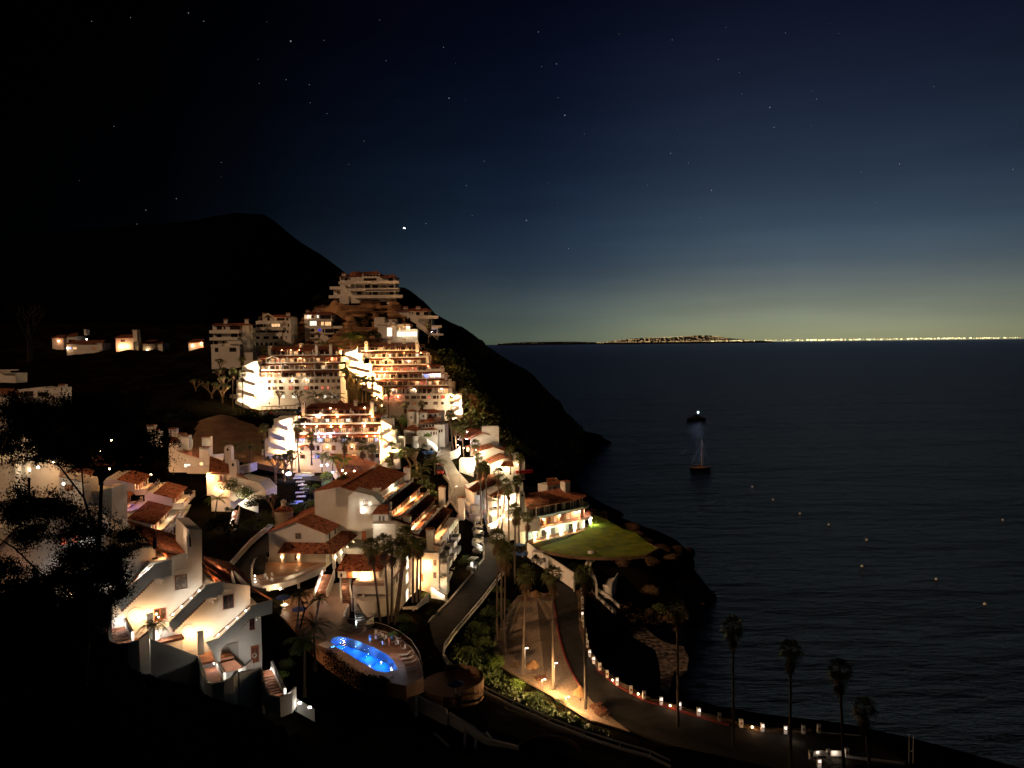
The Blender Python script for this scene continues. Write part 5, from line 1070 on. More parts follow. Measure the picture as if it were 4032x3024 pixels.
for (u, v, pw, tn) in ((1625,2185,700,'c'),(1632,2240,900,'y'),(1640,2290,700,'y'),(1610,2200,500,'c'),(1676,2230,260,'y'),(1615,2250,500,'c')):
    p = fe.L(u, v, -1.5); lamp(re2, p.x, -.6, p.z, tn, pw, .16, .9)
mb = MB(); mb.py(fe.xz([(1698,2312),(1715,2320),(1760,2352),(1760,2385),(1700,2370)], -3.2), -3.6, -3.2); mb.build('ramp_wall', 'stucco', re2); p = fe.L(1712, 2318, -4); plight(re2, (p.x, -4.0, p.z), (1,.8,.5), 80); p = fe.L(1740, 2340, -4); plight(re2, (p.x, -4.0, p.z+.2), (1,.9,.7), 50)
mb = MB(); p, q = fe.L(1751, 2340, -4.2), fe.L(1760, 2365, -4.2); mb.box(p.x, q.x, -4.4, -3.7, q.z-1, p.z); mb.build('gate_pier', 'trim', re2)
for (u0, v0, v1) in ((1484,1916,1955),(1528,1975,2060),(1604,2028,2075),(1741,1915,1960),(1818,1957,2000),(1603,1838,1870),(1517,1818,1850)):
    Yc = {1484:175,1528:172,1604:172,1741:200,1818:197,1603:206,1517:214}[u0]; p, t = atY(u0, v1, Yc), atY(u0, v0, Yc)
    l = rm.matrix_world.inverted() @ p; l2 = rm.matrix_world.inverted() @ t
    (arch_chimney if u0 == 1528 else chimney)(rm, l.x, l.y, l.z-3, l2.z, 1.6, 1.5)
# annexes between the block and the club house
rx = wroot('terraced_house', 1480, 2000, 169, 'white gable end house with an arched window and a balcony left of the terraced block', 'house')
mb = MB(); z0_ = atY(1450, 2060, 170).z
P = [atY(u, v, 169.5) for u, v in ((1372,1955),(1395,1935),(1470,1953),(1502,1985),(1502,2080),(1372,2080))]
o3 = Vector(rx.location); mb.py([(p.x-o3.x, p.z-o3.z) for p in P], 0.4, 6); mb.build('wall', 'stucco', rx)
p, q = atY(1431, 1969, 169.5)-o3, atY(1450, 1988, 169.5)-o3; window(rx, p.x, q.x, q.z, p.z, .4, 'litdim', 2); mb = MB(); cx = (p.x+q.x)/2; w_ = (q.x-p.x)/2+.35
mb.py([(cx-w_, q.z-.2), (cx+w_, q.z-.2)] + [(cx+w_*math.cos(math.pi*i/8), p.z+.1+w_*math.sin(math.pi*i/8)) for i in range(9)], .36, .42); mb.build('window_niche', 'trim', rx)
for (u, v) in ((1424,1988),(1455,1988)): plight(rx, atY(u, v, 168.8)-o3, (1,.9,.7), 14)
mb = MB(); p, q = atY(1420, 1992, 168)-o3, atY(1490, 2020, 168)-o3; mb.box(p.x, q.x, -1.4, .35, q.z, p.z); mb.build('balcony', 'stucco', rx)
mb = MB(); p, q = atY(1468, 2022, 165)-o3, atY(1528, 2060, 165)-o3; mb.box(p.x, q.x, -4.0, -.5, q.z-3, p.z); mb.build('lower_room', 'stucco', rx)
mb = MB(); mb.roof((p.x-.3, -4.5, p.z), (q.x+.3, -4.5, p.z), (q.x-.3, -1.2, p.z+1.3), (p.x+.8, -1.2, p.z+1.3), .4, .06, .12); mb.build('roof', 'tile', rx)
for u in (1488, 1503): a, b = atY(u, 2036, 164)-o3, atY(u+8, 2056, 164)-o3; window(rx, a.x, b.x, b.z, a.z, -4.0, 'curtain', 1)
mb = MB(); p, q = atY(1468, 2063, 162)-o3, atY(1557, 2083, 162)-o3; mb.box(p.x, q.x, -7, -4.5, q.z-6, p.z); mb.build('lower_terrace', 'stucco', rx)
plight(rx, atY(1480, 2070, 160)-o3, (1,.9,.7), 60); plight(rx, atY(1425, 2010, 167)-o3, (1,.9,.7), 50)
rx2 = wroot('gabled_house', 1420, 1900, 212, 'red roofed house with white lanterns behind the palms of the car park', 'house')
mb = MB()
A_, B_, C_, D_ = atY(1375,1905,206), atY(1478,1862,206), atY(1500,1830,214), atY(1322,1780,222)
mb.roof(atY(1352,1905,205), atY(1492,1826,214), atY(1390,1790,232), atY(1300,1785,228), .45, .08, .15); wbuild(mb, 'roof', 'tile', rx2)
mb = MB(); mb.pz([(p.x, p.y) for p in (atY(1365,1905,206), atY(1490,1830,214.5), atY(1400,1800,230), atY(1310,1800,226))], 20, atY(1375,1900,206).z-.2); wbuild(mb, 'wall', 'stucco', rx2)
for (u, v, t_, pw) in ((1288,1830,'c',90),(1265,1833,'c',60),(1348,1852,'y',160),(1362,1865,'y',200),(1395,1855,'y',330),(1392,1875,'y',200),(1500,1850,'y',60),(1310,1860,'b',130)):
    p = atY(u, v, 204); mb = MB(); mb.ball(p, .22, 8); wbuild(mb, 'wall_lamp', {'c':'bulbc','y':'bulby','b':'bulbb'}[t_], rx2); plight(rx2, rel(rx2, p + Vector((0,-.6,0))), {'c':(1,.9,.75),'y':(1,.68,.34),'b':(.35,.4,1)}[t_], pw)
# ================================================================== left village
fj = Fr((-76.5, 166, 22.0), 103)
rj = fj.root('terraced_houses', 'left village block with a row of tiled roofs and terraces running back beside dark trees', 'terraced houses')
tier(fj, rj, 1.0, 20, 2.6, 2.4, seed=11, lamps=[(5.5,'w',130),(3.0,'c',70),(16,'c',60)], lit=.2, up=4.6, rise=1.6, dep=7, mroof='tile')
tier(fj, rj, 20.2, 36, 2.0, 4.4, seed=12, lamps=[(22.5,'c',70),(27,'w',100)], lit=.35, up=4.0, rise=1.4, dep=6, mroof='tile')
tier(fj, rj, 6, 24, 12.0, 5.6, seed=13, lamps=[(10,'r',200),(18,'w',60)], lit=.2, up=5, rise=1.8, dep=9, mroof='tile')
tier(fj, rj, 24.2, 38, 11.0, 7.6, seed=14, lamps=[(26,'w',110),(31,'w',100),(40,'y',100)], lit=.4, up=4, rise=1.4, dep=7)
mb = MB(); mb.box(.5, 35, -.2, 14, -8, 2.2); mb.build('wall', 'stucco', rj)
for k in range(2):
    z = -3.6 + 3*k; fill_windows(rj, 1, 34, z+.3, z+2.1, -.2, .1, 70+k, 1.4, 1.6)
    for i in range(4): x = 1.5 + i*7.2; b = MB(); b.box(x, x+4.4, -1.8, -1.6, z-.1, z+1.0); b.box(x, x+4.4, -1.6, -.2, z-.1, z+.1); b.box(x, x+.2, -1.6, -.2, z+.1, z+1.0); b.build('balcony', 'stucco', rj)
mb = MB(); p = fj.Z(500, 2035, 1.5); 
lx = fj.Z(482, 2000, 5); mb.box(0.2, 2.0, 7.5, 9.2, -4, 8.2); mb.build('corner_pier', 'stucco', rj)
# blue lit patio
q = fj.W((3.2, 9.8, 6.2)); MT['blueglow'] = emit('blue_patio_lamp', (.08,.05,1.0), 8)
p = atY(489, 1966, 176); mb = MB(); mb.ball(p, .18, 8); bl = mb.build('patio_light', 'blueglow', None); tag(bl, 'small blue lamp on the terrace of the left village block', 'lamp'); plight(bl, p + Vector((.3,-.6,0)), (.05,.03,1), 90)
umbrella(723, 1995, 24.4, .9, 'closed cream parasol on the lower left village terrace', 'roofcream', 2.7, True)
umbrella(745, 1962, 24.6, 1.3, 'open dark parasol on the lower left village terrace', 'black', 2.4)
umbrella(683, 1868, 30, 1.5, 'open grey parasol on the upper left village terrace', 'kerb', 2.4)
# white gables and chimneys behind
fj2 = Fr(atY(750, 1850, 206), -8)
rj2 = fj2.root('village_house', 'tall white house with an arched lit window and four vented chimneys in the left village', 'house')
mb = MB(); mb.py(fj2.xz([(690,1860),(690,1770),(700,1775),(783,1803),(830,1800),(826,1830),(826,1860)], 0), 0, 7); mb.py(fj2.xz([(665,1860),(665,1740),(700,1745),(700,1860)], 1.5), 1.5, 9); mb.build('wall', 'stucco', rj2)
p, q = fj2.L(735, 1836, -1.6), fj2.L(830, 1866, -1.6); mb = MB(); mb.box(p.x, q.x, -1.6, 0, q.z, p.z); mb.build('balcony', 'stucco', rj2)
p, q = fj2.L(724, 1825, 0), fj2.L(752, 1842, 0); window(rj2, p.x, q.x, q.z, p.z, 0, 'litwhite', 2)
p, q = fj2.L(785, 1817, 0), fj2.L(803, 1840, 0); window(rj2, p.x, q.x, q.z, p.z, 0, 'litw', 1, True)
mb = MB(); a = fj2.L(700, 1785, .0); b = fj2.L(785, 1803, 0); mb.roof(fj2.L(697, 1776, -.3), fj2.L(784, 1803, -.3), fj2.L(788, 1768, 7), fj2.L(700, 1745, 7), .42, .07, .12)
mb.roof(fj2.L(655, 1742, 1.2), fj2.L(700, 1742, 1.2), fj2.L(700, 1722, 8), fj2.L(655, 1716, 8), .42, .07, .12); mb.build('roof', 'tile', rj2)
for (u, v0, v1, y, w) in ((686,1685,1760,9,1.9),(735,1712,1790,4,2.2),(720,1705,1760,8,1.6),(810,1758,1810,1,2.4),(817,1716,1770,7,2.1),(600,1672,1720,14,2.0),(625,1690,1720,12,1.6)):
    p, t = fj2.L(u, v1, y), fj2.L(u, v0, y); chimney(rj2, p.x, y, p.z-3, t.z, w*1.1, 1.5)
plight(rj2, fj2.L(745, 1770, -1.0), (1,.75,.45), 60); plight(rj2, fj2.L(822, 1760, 4), (1,.8,.5), 30)
fj3 = Fr(atY(880, 1890, 192), -8)
rj3 = fj3.root('village_house', 'white house with paired windows and a tall plain chimney ending the left village', 'house')
mb = MB(); mb.box(fj3.L(828,1868,0).x, fj3.L(905,1868,0).x, 0, 7, -9, fj3.L(828,1868,0).z); mb.py(fj3.xz([(905,1960),(905,1905),(935,1880),(955,1885),(1018,1900),(1048,1930),(1048,1965),(1000,1965)], -3), -3, 3); mb.py(fj3.xz([(925,1840),(985,1828),(985,1860),(925,1870)], 8), 8, 12); mb.build('wall', 'stucco', rj3)
mb = MB(); mb.roof(fj3.L(822,1860,-.5), fj3.L(902,1862,-.5), fj3.L(898,1822,6), fj3.L(826,1795,6), .42, .07, .12); mb.roof(fj3.L(930,1868,-2.8), fj3.L(1016,1905,-2.8), fj3.L(1005,1885,2.5), fj3.L(930,1855,2.5), .42, .07, .12); mb.build('roof', 'tile', rj3)
for (u0, u1, v0, v1, y, k) in ((864,876,1871,1893,0,'litdim'),(880,893,1870,1892,0,'curtain'),(957,980,1920,1940,-3,'curtain')):
    p, q = fj3.L(u0, v0, y), fj3.L(u1, v1, y); window(rj3, p.x, q.x, q.z, p.z, y, k, 2)
p, q = fj3.L(857, 1892, -.3), fj3.L(898, 1897, -.3); mb = MB(); mb.box(p.x, q.x, -.5, 0, q.z, q.z+.2); mb.build('window_ledge', 'tile', rj3)
for (u, v0, v1, y, w) in ((925,1810,1900,-.5,1.9),(904,1752,1830,6,1.8)):
    p, t = fj3.L(u, v1, y), fj3.L(u, v0, y); arch_chimney(rj3, p.x, y, p.z-2, t.z, w, 1.5)
for (u, v, pw) in ((812,1878,300),(845,1925,90),(870,1935,60)): p = fj3.L(u, v, -1.2); lamp(rj3, p.x, -.4, p.z, 'y', pw, .16, .6)
p, q = fj3.L(796, 1866, -2), fj3.L(830, 1890, 0); mb = MB(); mb.box(p.x, q.x, 0, 4, q.z-4, p.z); mb.build('lit_room', 'stucco', rj3)
# diagonal stair with white parapets going down
mb = MB(); mb.py(fj3.xz([(938,1985),(1000,1940),(1050,1930),(1050,1960),(1018,1968),(1018,2018),(965,2000)], -5), -5.3, -5); mb.py(fj3.xz([(900,1965),(960,1905),(960,1940),(925,1975)], -3.4), -3.6, -3.2); mb.build('stair_parapet', 'stucco', rj3)
a, b = atZ(905, 2122, 19.5), atY(932, 2010, 183); mb = MB(); 
rs3 = empty('garden_stairs', a, 0, None, 'long straight brick garden stairs between white walls below the left village', 'staircase'); mb = MB(); stairs(mb, a, b, 1.5, 26); wbuild(mb, 'steps', 'brick', rs3)
d = (b-a); d.z = 0; s = Vector((-d.y, d.x, 0)).normalized(); mb = MB(); mb.band([a - s*.95, b - s*.95], -.6, 1.2, .25); mb.band([a + s*.95, b + s*.95], -.6, .5, .2); wbuild(mb, 'side_wall', 'trim', rs3)
for f in (.02,.2,.42,.62,.8,.97): plight(rs3, rel(rs3, a.lerp(b, f) + s*.5 + Vector((0,0,.5))), (.9,.93,1), 16)
plight(rs3, rel(rs3, atY(945, 1965, 184)), (1,.85,.55), 130); plight(rs3, rel(rs3, atY(945, 1990, 183.5)), (1,.85,.6), 110)
# gable and small patio at the front of the left village
fj4 = Fr(atY(570, 2090, 171), -2)
rj4 = fj4.root('village_house', 'low white gable house with one lit window at the front of the left village', 'house')
mb = MB(); mb.py(fj4.xz([(512,2110),(512,2020),(530,2022),(612,2045),(612,2120),(560,2100)], 0), 0, 1.6); mb.py(fj4.xz([(480,2030),(480,2012),(512,2012),(512,2100),(485,2080)], -.3), -.3, 3); mb.build('wall', 'stucco', rj4)
p, q = fj4.L(535, 2056, 0), fj4.L(563, 2074, 0); window(rj4, p.x, q.x, q.z, p.z, 0, 'litw', 2); lamp(rj4, fj4.L(555,2062,0).x, 0, fj4.L(555,2062,0).z, 'y', 55, .2)
mb = MB(); mb.roof(fj4.L(515,2108,-3), fj4.L(640,2150,-3), fj4.L(650,2090,-.4), fj4.L(560,2080,-.4), .42, .07, .12); mb.build('roof', 'tiledark', rj4)
# ================================================================== curved seaside building and its neighbours
fk = Fr(atZ(2085, 2126, 12.5), 41)
rk = fk.root('seaside_building', 'long building with a lit colonnade and curved end balcony facing the lawn', 'apartment building')
KL = fk.L(2285, 2080, 0).x; zg = 0; z1_, z2_, z3_ = 3.0, 6.05, 9.0
mb = MB(); mb.box(-1.0, KL, 0, 12, -5, z3_); mb.lathe([(4.6, -3), (4.6, z2_+.2)], 20, KL-1.0, 3.6, -math.pi/2, math.pi/2); mb.build('wall', 'stucco', rk)
def arcpts(r, n=10): return [(KL-1.0 + r*math.cos(-math.pi/2 + math.pi*.62*i/n), 3.6 + r*math.sin(-math.pi/2 + math.pi*.62*i/n)) for i in range(n+1)]
for z, d, nm in ((z1_, 2.6, 'balcony'), (z2_, 2.2, 'balcony')):
    path = [(-.6, -d)] + [(KL*f, -d) for f in (.25,.5,.75)] + arcpts(3.6+d)
    b = MB(); b.pz(path + [(KL-1, 3.6), (-.6, 3.6)] if False else path + [(KL-.5, 4.2), (-.6, .05)], z-.3, z); b.build('balcony_slab', 'trim', rk)
    b = MB(); b.band([(x, y, z) for x, y in path], 0, .45 if z == z2_ else .25, .18); o = b.build('balcony_parapet', 'stucco', rk)
    railing(rk, [(x, y, z+.3) for x, y in path], .75, .35, 'woodred' if z == z1_ else 'metal', .03)
for u in (2103, 2155, 2207, 2262, 2298):
    p = fk.L(u, 2110, -2.3); x = min(p.x, KL+3.8); y = -2.3 if u < 2290 else 0.0
    if u > 2290: x, y = KL+3.2, -.6
    c = MB(); c.box(x-.28, x+.28, y-.28, y+.28, -1, z1_-.3); c.build('column', 'trim', rk)
    c = MB(); c.add([(x-.9,y-.28,z1_-.3),(x+.9,y-.28,z1_-.3),(x+.28,y-.28,z1_-1.3),(x-.28,y-.28,z1_-1.3),(x-.9,y+.28,z1_-.3),(x+.9,y+.28,z1_-.3),(x+.28,y+.28,z1_-1.3),(x-.28,y+.28,z1_-1.3)], [(0,1,2,3),(4,7,6,5),(0,3,7,4),(1,5,6,2),(0,4,5,1),(3,2,6,7)]); c.build('column_bracket', 'trim', rk)
    b = MB(); b.ball((x, y-.45, 1.5), .13, 8); b.build('wall_lamp', 'bulbc', rk)
    plight(rk, (x, y-.8, 1.5), (1,.8,.35) if u in (2103,2262) else (.8,1,.75), 420)
mb = MB(); mb.pz([(-1, -2.6)] + [(KL*f, -2.6) for f in (.3,.6,.9)] + arcpts(6.2) + [(KL, 3), (-1, .05)], -.6, .06); mb.build('arcade_floor', 'brick', rk)
fill_windows(rk, 1.0, KL-.5, .15, 2.2, 0, .0, 91, 1.3, 2.2); fill_windows(rk, .8, KL-3.5, z1_+.15, z1_+2.2, 0, lambda x: .8 if x > 9 else .35, 92, 1.5, .9, ('litw','litw','litdim')); fill_windows(rk, .8, KL-.5, z2_+.15, z2_+2.2, 0, 0, 93, 1.6, 1.0)
for (u, t, pw) in ((2136,'w',170),(2200,'w',60),(2262,'r',110),(2290,'r',150)): p = fk.L(u, 2040, 0); lamp(rk, min(p.x, KL-.5), 0, z1_+1.9, t, pw, .2)
plight(rk, (KL+2.5, -.5, z1_+1.6), (1,.35,.18), 90)
ex0, ex1 = -1.6, KL-1.0
mb = MB(); mb.roof((ex0, -2.0, z3_-.1), (ex1, -2.0, z3_-.1), (ex1-3, 4.5, z3_+2.3), (ex0+1, 4.5, z3_+2.3), .42, .08, .16)
pr = [(ex1, -2.0, z3_-.1)] + [(x, y, z3_-.1) for x, y in arcpts(5.0)]
for a, b in zip(pr[:-1], pr[1:]): mb.roof(a, b, (ex1-3, 4.5, z3_+1.2), (ex1-3.01, 4.5, z3_+1.2), .42, .06, .14)
mb.roof((ex0+12, 12, z3_), (ex0, 12, z3_), (ex0+1, 4.5, z3_+2.3), (ex0+12, 4.5, z3_+2.3), .42, .08, .16); mb.build('roof', 'tile', rk)
for i in range(6): x = 1.0 + i*(KL-2)/5; c = MB(); c.box(x-.15, x+.15, -1.9, -1.6, z2_, z3_); c.build('post', 'trim', rk)
p, t = fk.L(2226, 1965, 3), fk.L(2226, 1893, 3); chimney(rk, p.x, 3, p.z-3, t.z, 2.0, 2.0)
p, q = fk.L(2155, 1912, 9), fk.L(2212, 1945, 9); mb = MB(); mb.box(p.x, q.x, 9, 13, q.z-2, p.z+.1); o = mb.build('belvedere', 'stucco', rk)
mb = MB(); mb.roof((p.x-.6, 8.4, p.z), (q.x+.6, 8.4, p.z), (q.x-1.5, 11, p.z+1.6), (p.x+1.5, 11, p.z+1.6), .42, .07, .12); mb.roof((q.x+.6, 8.4, p.z), (q.x+.6, 13.4, p.z), (q.x-1.5, 11.2, p.z+1.6), (q.x-1.5, 11, p.z+1.6), .42, .07, .12); mb.build('belvedere_roof', 'tile', o)
for u in (2162, 2178, 2186): a, b = fk.L(u, 1918, 9), fk.L(u+7, 1930, 9); window(o, a.x, b.x, b.z, a.z, 9, 'curtain', 1)
p = fk.L(2189, 1900, 12); mb = MB(); mb.lathe([(.7,p.z-1),(.7,p.z+.5),(.6,p.z+1.0),(.02,p.z+1.5)], 12, p.x, 12); mb.build('dome_vent', 'stucco', rk)
p, t = fk.L(2056, 2130, -1.0), fk.L(2056, 1933, -1.0); arch_chimney(rk, p.x, -.2, -4, t.z, 1.8, 2.0)
# left wings: white boxes with slanted roofs, strongly lit court
rk2 = wroot('apartment_wing', 1900, 2040, 208, 'pair of white apartment wings with long slanting red roofs left of the seaside building', 'apartment building')
mb = MB()
mb.pz([(p.x, p.y) for p in (atY(1832,1960,222), atY(1868,1990,207), atY(1905,1970,213), atY(1985,1935,226), atY(1945,1930,236))], 12, atY(1865,1945,208).z)
mb.pz([(p.x, p.y) for p in (atY(1905,1980,212), atY(1938,1990,201), atY(2060,1985,206), atY(2060,1950,222), atY(1930,1950,226))], 10, atY(1938,1957,201).z)
wbuild(mb, 'wall', 'stucco', rk2)
mb = MB(); mb.roof(atY(1826,1915,224), atY(1862,1938,206), atY(1962,1893,222), atY(1944,1860,240), .42, .08, .16); mb.roof(atY(1902,1932,214), atY(1936,1957,200), atY(2010,1930,208), atY(1965,1897,226), .42, .08, .16)
wbuild(mb, 'roof', 'tile', rk2)
def fbox(name, u0, Y0, u1, Y1, vt, vb, th, m, root, off=0.0):
    a, b = atY(u0, vt, Y0), atY(u1, vt, Y1); zt = a.z; zb = atY(u0, vb, Y0).z
    d = (b-a); d.z = 0; s = Vector((-d.y, d.x, 0)).normalized()
    if s.y < 0: s = -s
    a, b = a - s*off, b - s*off
    mb = MB(); mb.pz([(a.x, a.y), (b.x, b.y), (b.x+s.x*th, b.y+s.y*th), (a.x+s.x*th, a.y+s.y*th)], zb, zt); return wbuild(mb, name, m, root)
for (u0, Y0, u1, Y1, vt, vb) in ((1833,223,1872,206,1950,1965),(1832,222,1880,204,1963,1978),(1870,206,1895,203,1983,2003),(1925,202,1957,199,1962,1985),(1925,202,1957,199,2000,2018),(1868,206,1893,203,2022,2040)):
    fbox('balcony', u0, Y0, u1, Y1, vt, vb, 1.8, 'stucco', rk2, 1.6)
for (u0, Y0, u1, Y1, vt, vb, k) in ((1877,205.5,1889,205,1937,1950,'glass'),(1965,200.2,1973,200.3,1950,1965,'curtain'),(1965,200.2,1973,200.3,1990,2003,'curtain'),(1967,200.2,1974,200.3,2027,2040,'curtain'),(1903,206,1908,206,1970,1985,'glass'),(1901,206,1909,206,2007,2022,'litred'),(1941,199.9,1956,200,1950,1962,'glass'),(1941,199.9,1956,200,1988,2000,'glass')):
    a, b = atY(u0, vt, Y0), atY(u1, vb, Y1); o0 = Vector(rk2.location); window(rk2, a.x-o0.x, b.x-o0.x, b.z-o0.z, a.z-o0.z, a.y-o0.y, k, 2)
for (u, v, Y, t, pw) in ((1943,2032,198,'y',320),(1940,2060,197.5,'y',260),(1985,2030,199,'y',260),(2020,1950,204,'y',420),(1990,1955,202,'y',160),(1993,2005,199,'c',60),(1925,2068,198,'y',120),(1970,1985,199,'y',60)):
    q = atY(u, v, Y); mb = MB(); mb.ball(q, .16, 6); wbuild(mb, 'wall_lamp', 'bulby', rk2); plight(rk2, rel(rk2, q + Vector((0,-1.0,0))), (1,.74,.42), pw)
mb = MB(); mb.box(-2.0, 7.0, -.5, 2.0, -3.2, 0); o = mb.build('stair_block', 'stucco', rk2, loc=rel(rk2, atY(2020, 2045, 199)))
mb = MB(); mb.band([atY(1930,2078,197), atY(1960,2062,197), atY(1975,2050,198)], -.5, 1.0, .25); wbuild(mb, 'stair_parapet', 'trim', rk2)
# gabled houses climbing the upper road
def gable_house(label, Y, apex, eave, rback, right, base, chim=None, lits=(), wins=()):
    r = wroot('gabled_house', apex[0], base, Y, label, 'house', 'gabled houses up the right hand road')
    o0 = Vector(r.location); A, E, Rr = atY(*apex, Y)-o0, atY(*eave, Y)-o0, atY(*right, Y)-o0
    zb = -3.0; y = A.y
    mb = MB(); mb.py([(E.x+.4, zb), (Rr.x, zb), (Rr.x, Rr.z), (A.x, A.z-.1), (E.x+.4, E.z)], 0, 13); mb.build('wall', 'stucco', r)
    bk = atY(*rback, Y+14)-o0
    mb = MB(); mb.roof((E.x-.3, -.5, E.z-.1), (A.x, -.5, A.z+.1), (bk.x, 14, A.z+.1), (bk.x-(A.x-E.x), 14, E.z-.1), .42, .08, .15)
    # tiles run across: rebuild with the eave along depth
    mb = MB(); mb.roof((bk.x-(A.x-E.x), 14, E.z-.1), (E.x-.3, -.5, E.z-.1), (A.x, -.5, A.z+.12), (bk.x, 14, A.z+.12), .42, .08, .15)
    mb.roof((Rr.x+.3, -.5, Rr.z-.05), (Rr.x+.3, 14, Rr.z-.05), (bk.x, 14, A.z+.12), (A.x, -.5, A.z+.12), .42, .08, .15); mb.build('roof', 'tile', r)
    if chim:
        u, v0, v1, w = chim; p, t = atY(u, v1, Y+.5)-o0, atY(u, v0, Y+.5)-o0; mb = MB(); mb.box(p.x-w/2, p.x+w/2, .2, 2.2, p.z-2, t.z-.3); mb.box(p.x-w/2+.15, p.x+w/2-.15, .3, 2.1, t.z-.3, t.z); mb.build('chimney', 'stucco', r)
    for (u, v, pw, c) in lits:
        p = atY(u, v, Y-.5)-o0; mb = MB(); mb.ball(p, .15, 6); mb.build('wall_lamp', 'bulby' if c != 'v' else 'bulbc', r); plight(r, p + Vector((0,-.5,0)), {'y':(1,.72,.38),'v':(.7,.72,1),'c':(1,.9,.7)}[c], pw)
    for (u0, u1, v0, v1, k) in wins:
        a, b = atY(u0, v0, Y)-o0, atY(u1, v1, Y)-o0; window(r, a.x, b.x, b.z, a.z, 0, k, 2)
    return r, o0
g1, o1 = gable_house('uppermost gabled house by the road with a tall plain chimney and violet lit porch', 252, (1905,1704), (1846,1728), (1850,1682), (1925,1712), 1760, (1931,1678,1742,5.6), [(1836,1728,90,'v'),(1812,1722,80,'v'),(1802,1752,260,'y'),(1840,1700,30,'v')], [(1810,1822,1715,1735,'litblue')])
g2, o2 = gable_house('middle gabled house of three climbing beside the road with lit windows under its eave', 245, (1944,1760), (1880,1778), (1890,1735), (1985,1775), 1815, None, [(1898,1782,110,'y'),(1842,1768,200,'y'),(1826,1764,60,'y'),(1874,1772,50,'y')], [(1890,1903,1775,1795,'litwhite'),(1836,1848,1760,1778,'litw'),(1868,1876,1768,1786,'litw')])
g3, o3_ = gable_house('lowest gabled house of three with a lit lean-to porch above the red roofed wings', 237, (1990,1800), (1925,1828), (1947,1784), (2022,1815), 1870, (2026,1783,1855,3.0), [(1953,1833,110,'y'),(1975,1838,120,'y'),(1992,1840,160,'w' if False else 'y'),(2038,1830,60,'y'),(1922,1828,120,'y')], [(1948,1960,1828,1842,'litwhite'),(2036,1842+200,1826,1842,'litw')] if False else [(1948,1960,1828,1842,'litwhite')])
a, b = atY(1970,1818,236)-o3_, atY(2018,1829,236)-o3_; mb = MB(); mb.roof((a.x-.3, -3.0, a.z-1.2), (b.x+.5, -3.0, a.z-1.2), (b.x, 0, a.z), (a.x+1, 0, a.z), .42, .07, .12); mb.build('porch_roof', 'tile', g3)
mb = MB(); p, q = atY(2022,1822,236)-o3_, atY(2068,1870,236)-o3_; mb.box(p.x, q.x, 2, 7, q.z-2, p.z); mb.build('side_wing', 'stucco', g3)
# white lit ramps between them and the road
rr = wroot('stepped_ramp', 1840, 1830, 240, 'glaring white curved ramp walls below the middle gabled house', 'ramp')
for pts, h in (([(1772,1795,250),(1790,1788,249),(1803,1783,248),(1812,1770,247)],1.3),([(1855,1850,236),(1868,1828,237),(1872,1808,238)],2.2),([(1834,1836,236),(1842,1842,235.5),(1850,1838,236)],2.0)):
    mb = MB(); mb.band([atY(*p) for p in pts], -1.5, h, .35); wbuild(mb, 'ramp_wall', 'trim', rr)
mb = MB(); mb.pz([(p.x, p.y) for p in (atY(1808,1830,240), atY(1864,1830,238), atY(1866,1800,245), atY(1815,1795,246))], 20, atY(1830,1812,240).z); wbuild(mb, 'ramp_block', 'stucco', rr)
for (u, v, Y, pw) in ((1838,1802,236,420),(1855,1808,236,420),(1842,1830,234,420),(1860,1835,234,350),(1785,1792,246,130),(1803,1785,246,110),(1825,1812,236,160),(1888,1822,236,130)):
    plight(rr, rel(rr, atY(u, v, Y)), (1,.84,.58), pw)
# ================================================================== near white building with outside stairs
fi = Fr(atY(1030, 2560, 96), 33.5)
ri = fi.root('stepped_apartments', 'near white building stepping down in three gables with outside stairs and dazzling arched porches', 'apartment building')
def ipoly(name, pts, y0, y1, m='stucco'): mb = MB(); mb.py(fi.xz(pts, y0), y0, y1); return mb.build(name, m, ri)
ipoly('wall', [(300,2700),(300,2400),(360,2300),(470,2190),(560,2157),(612,2158),(612,2600)], 2.4, 8)
ipoly('wall', [(440,2680),(440,2390),(590,2215),(650,2202),(742,2192),(742,2086),(795,2086),(796,2300),(805,2480),(820,2700)], .9, 9)
ipoly('wall', [(640,2700),(640,2490),(830,2290),(985,2306),(985,2700)], -.7, 7)
ipoly('wall', [(870,2720),(870,2560),(985,2400),(1026,2390),(1032,2570),(1032,2720)], -2.3, 5)
# stair bands (solid parapets) in front of each gable
def band(name, pts, y, th=.18): mb = MB(); mb.py(fi.xz(pts, y), y, y+th); return mb.build(name, 'stucco', ri)
for (pts, y) in (([(445,2375),(472,2340),(604,2228),(606,2222),(675,2204),(676,2268),(602,2284),(482,2402)], -.9),
                 ([(664,2458),(670,2447),(805,2315),(808,2303),(880,2288),(881,2340),(806,2362),(684,2483)], -2.5),
                 ([(810,2530),(865,2512),(985,2398),(987,2385),(1072,2362),(1072,2415),(984,2438),(868,2560),(868,2625),(858,2630),(834,2565)], -4.1)):
    band('stair_parapet', pts, y)
# treads behind the parapets
for (a, b, y) in (((478,2395),(606,2270),-.72),((680,2475),(808,2350),-2.32),((862,2540),(986,2425),-3.92)):
    p, q = fi.L(*a, y), fi.L(*b, y); mb = MB(); n = 14
    for i in range(n): mb.box(p.x+(q.x-p.x)*i/n, p.x+(q.x-p.x)*(i+1)/n, y+.01, y+1.55, p.z+(q.z-p.z)*i/n-.4, p.z+(q.z-p.z)*(i+1)/n-.2)
    mb.build('steps', 'brick', ri)
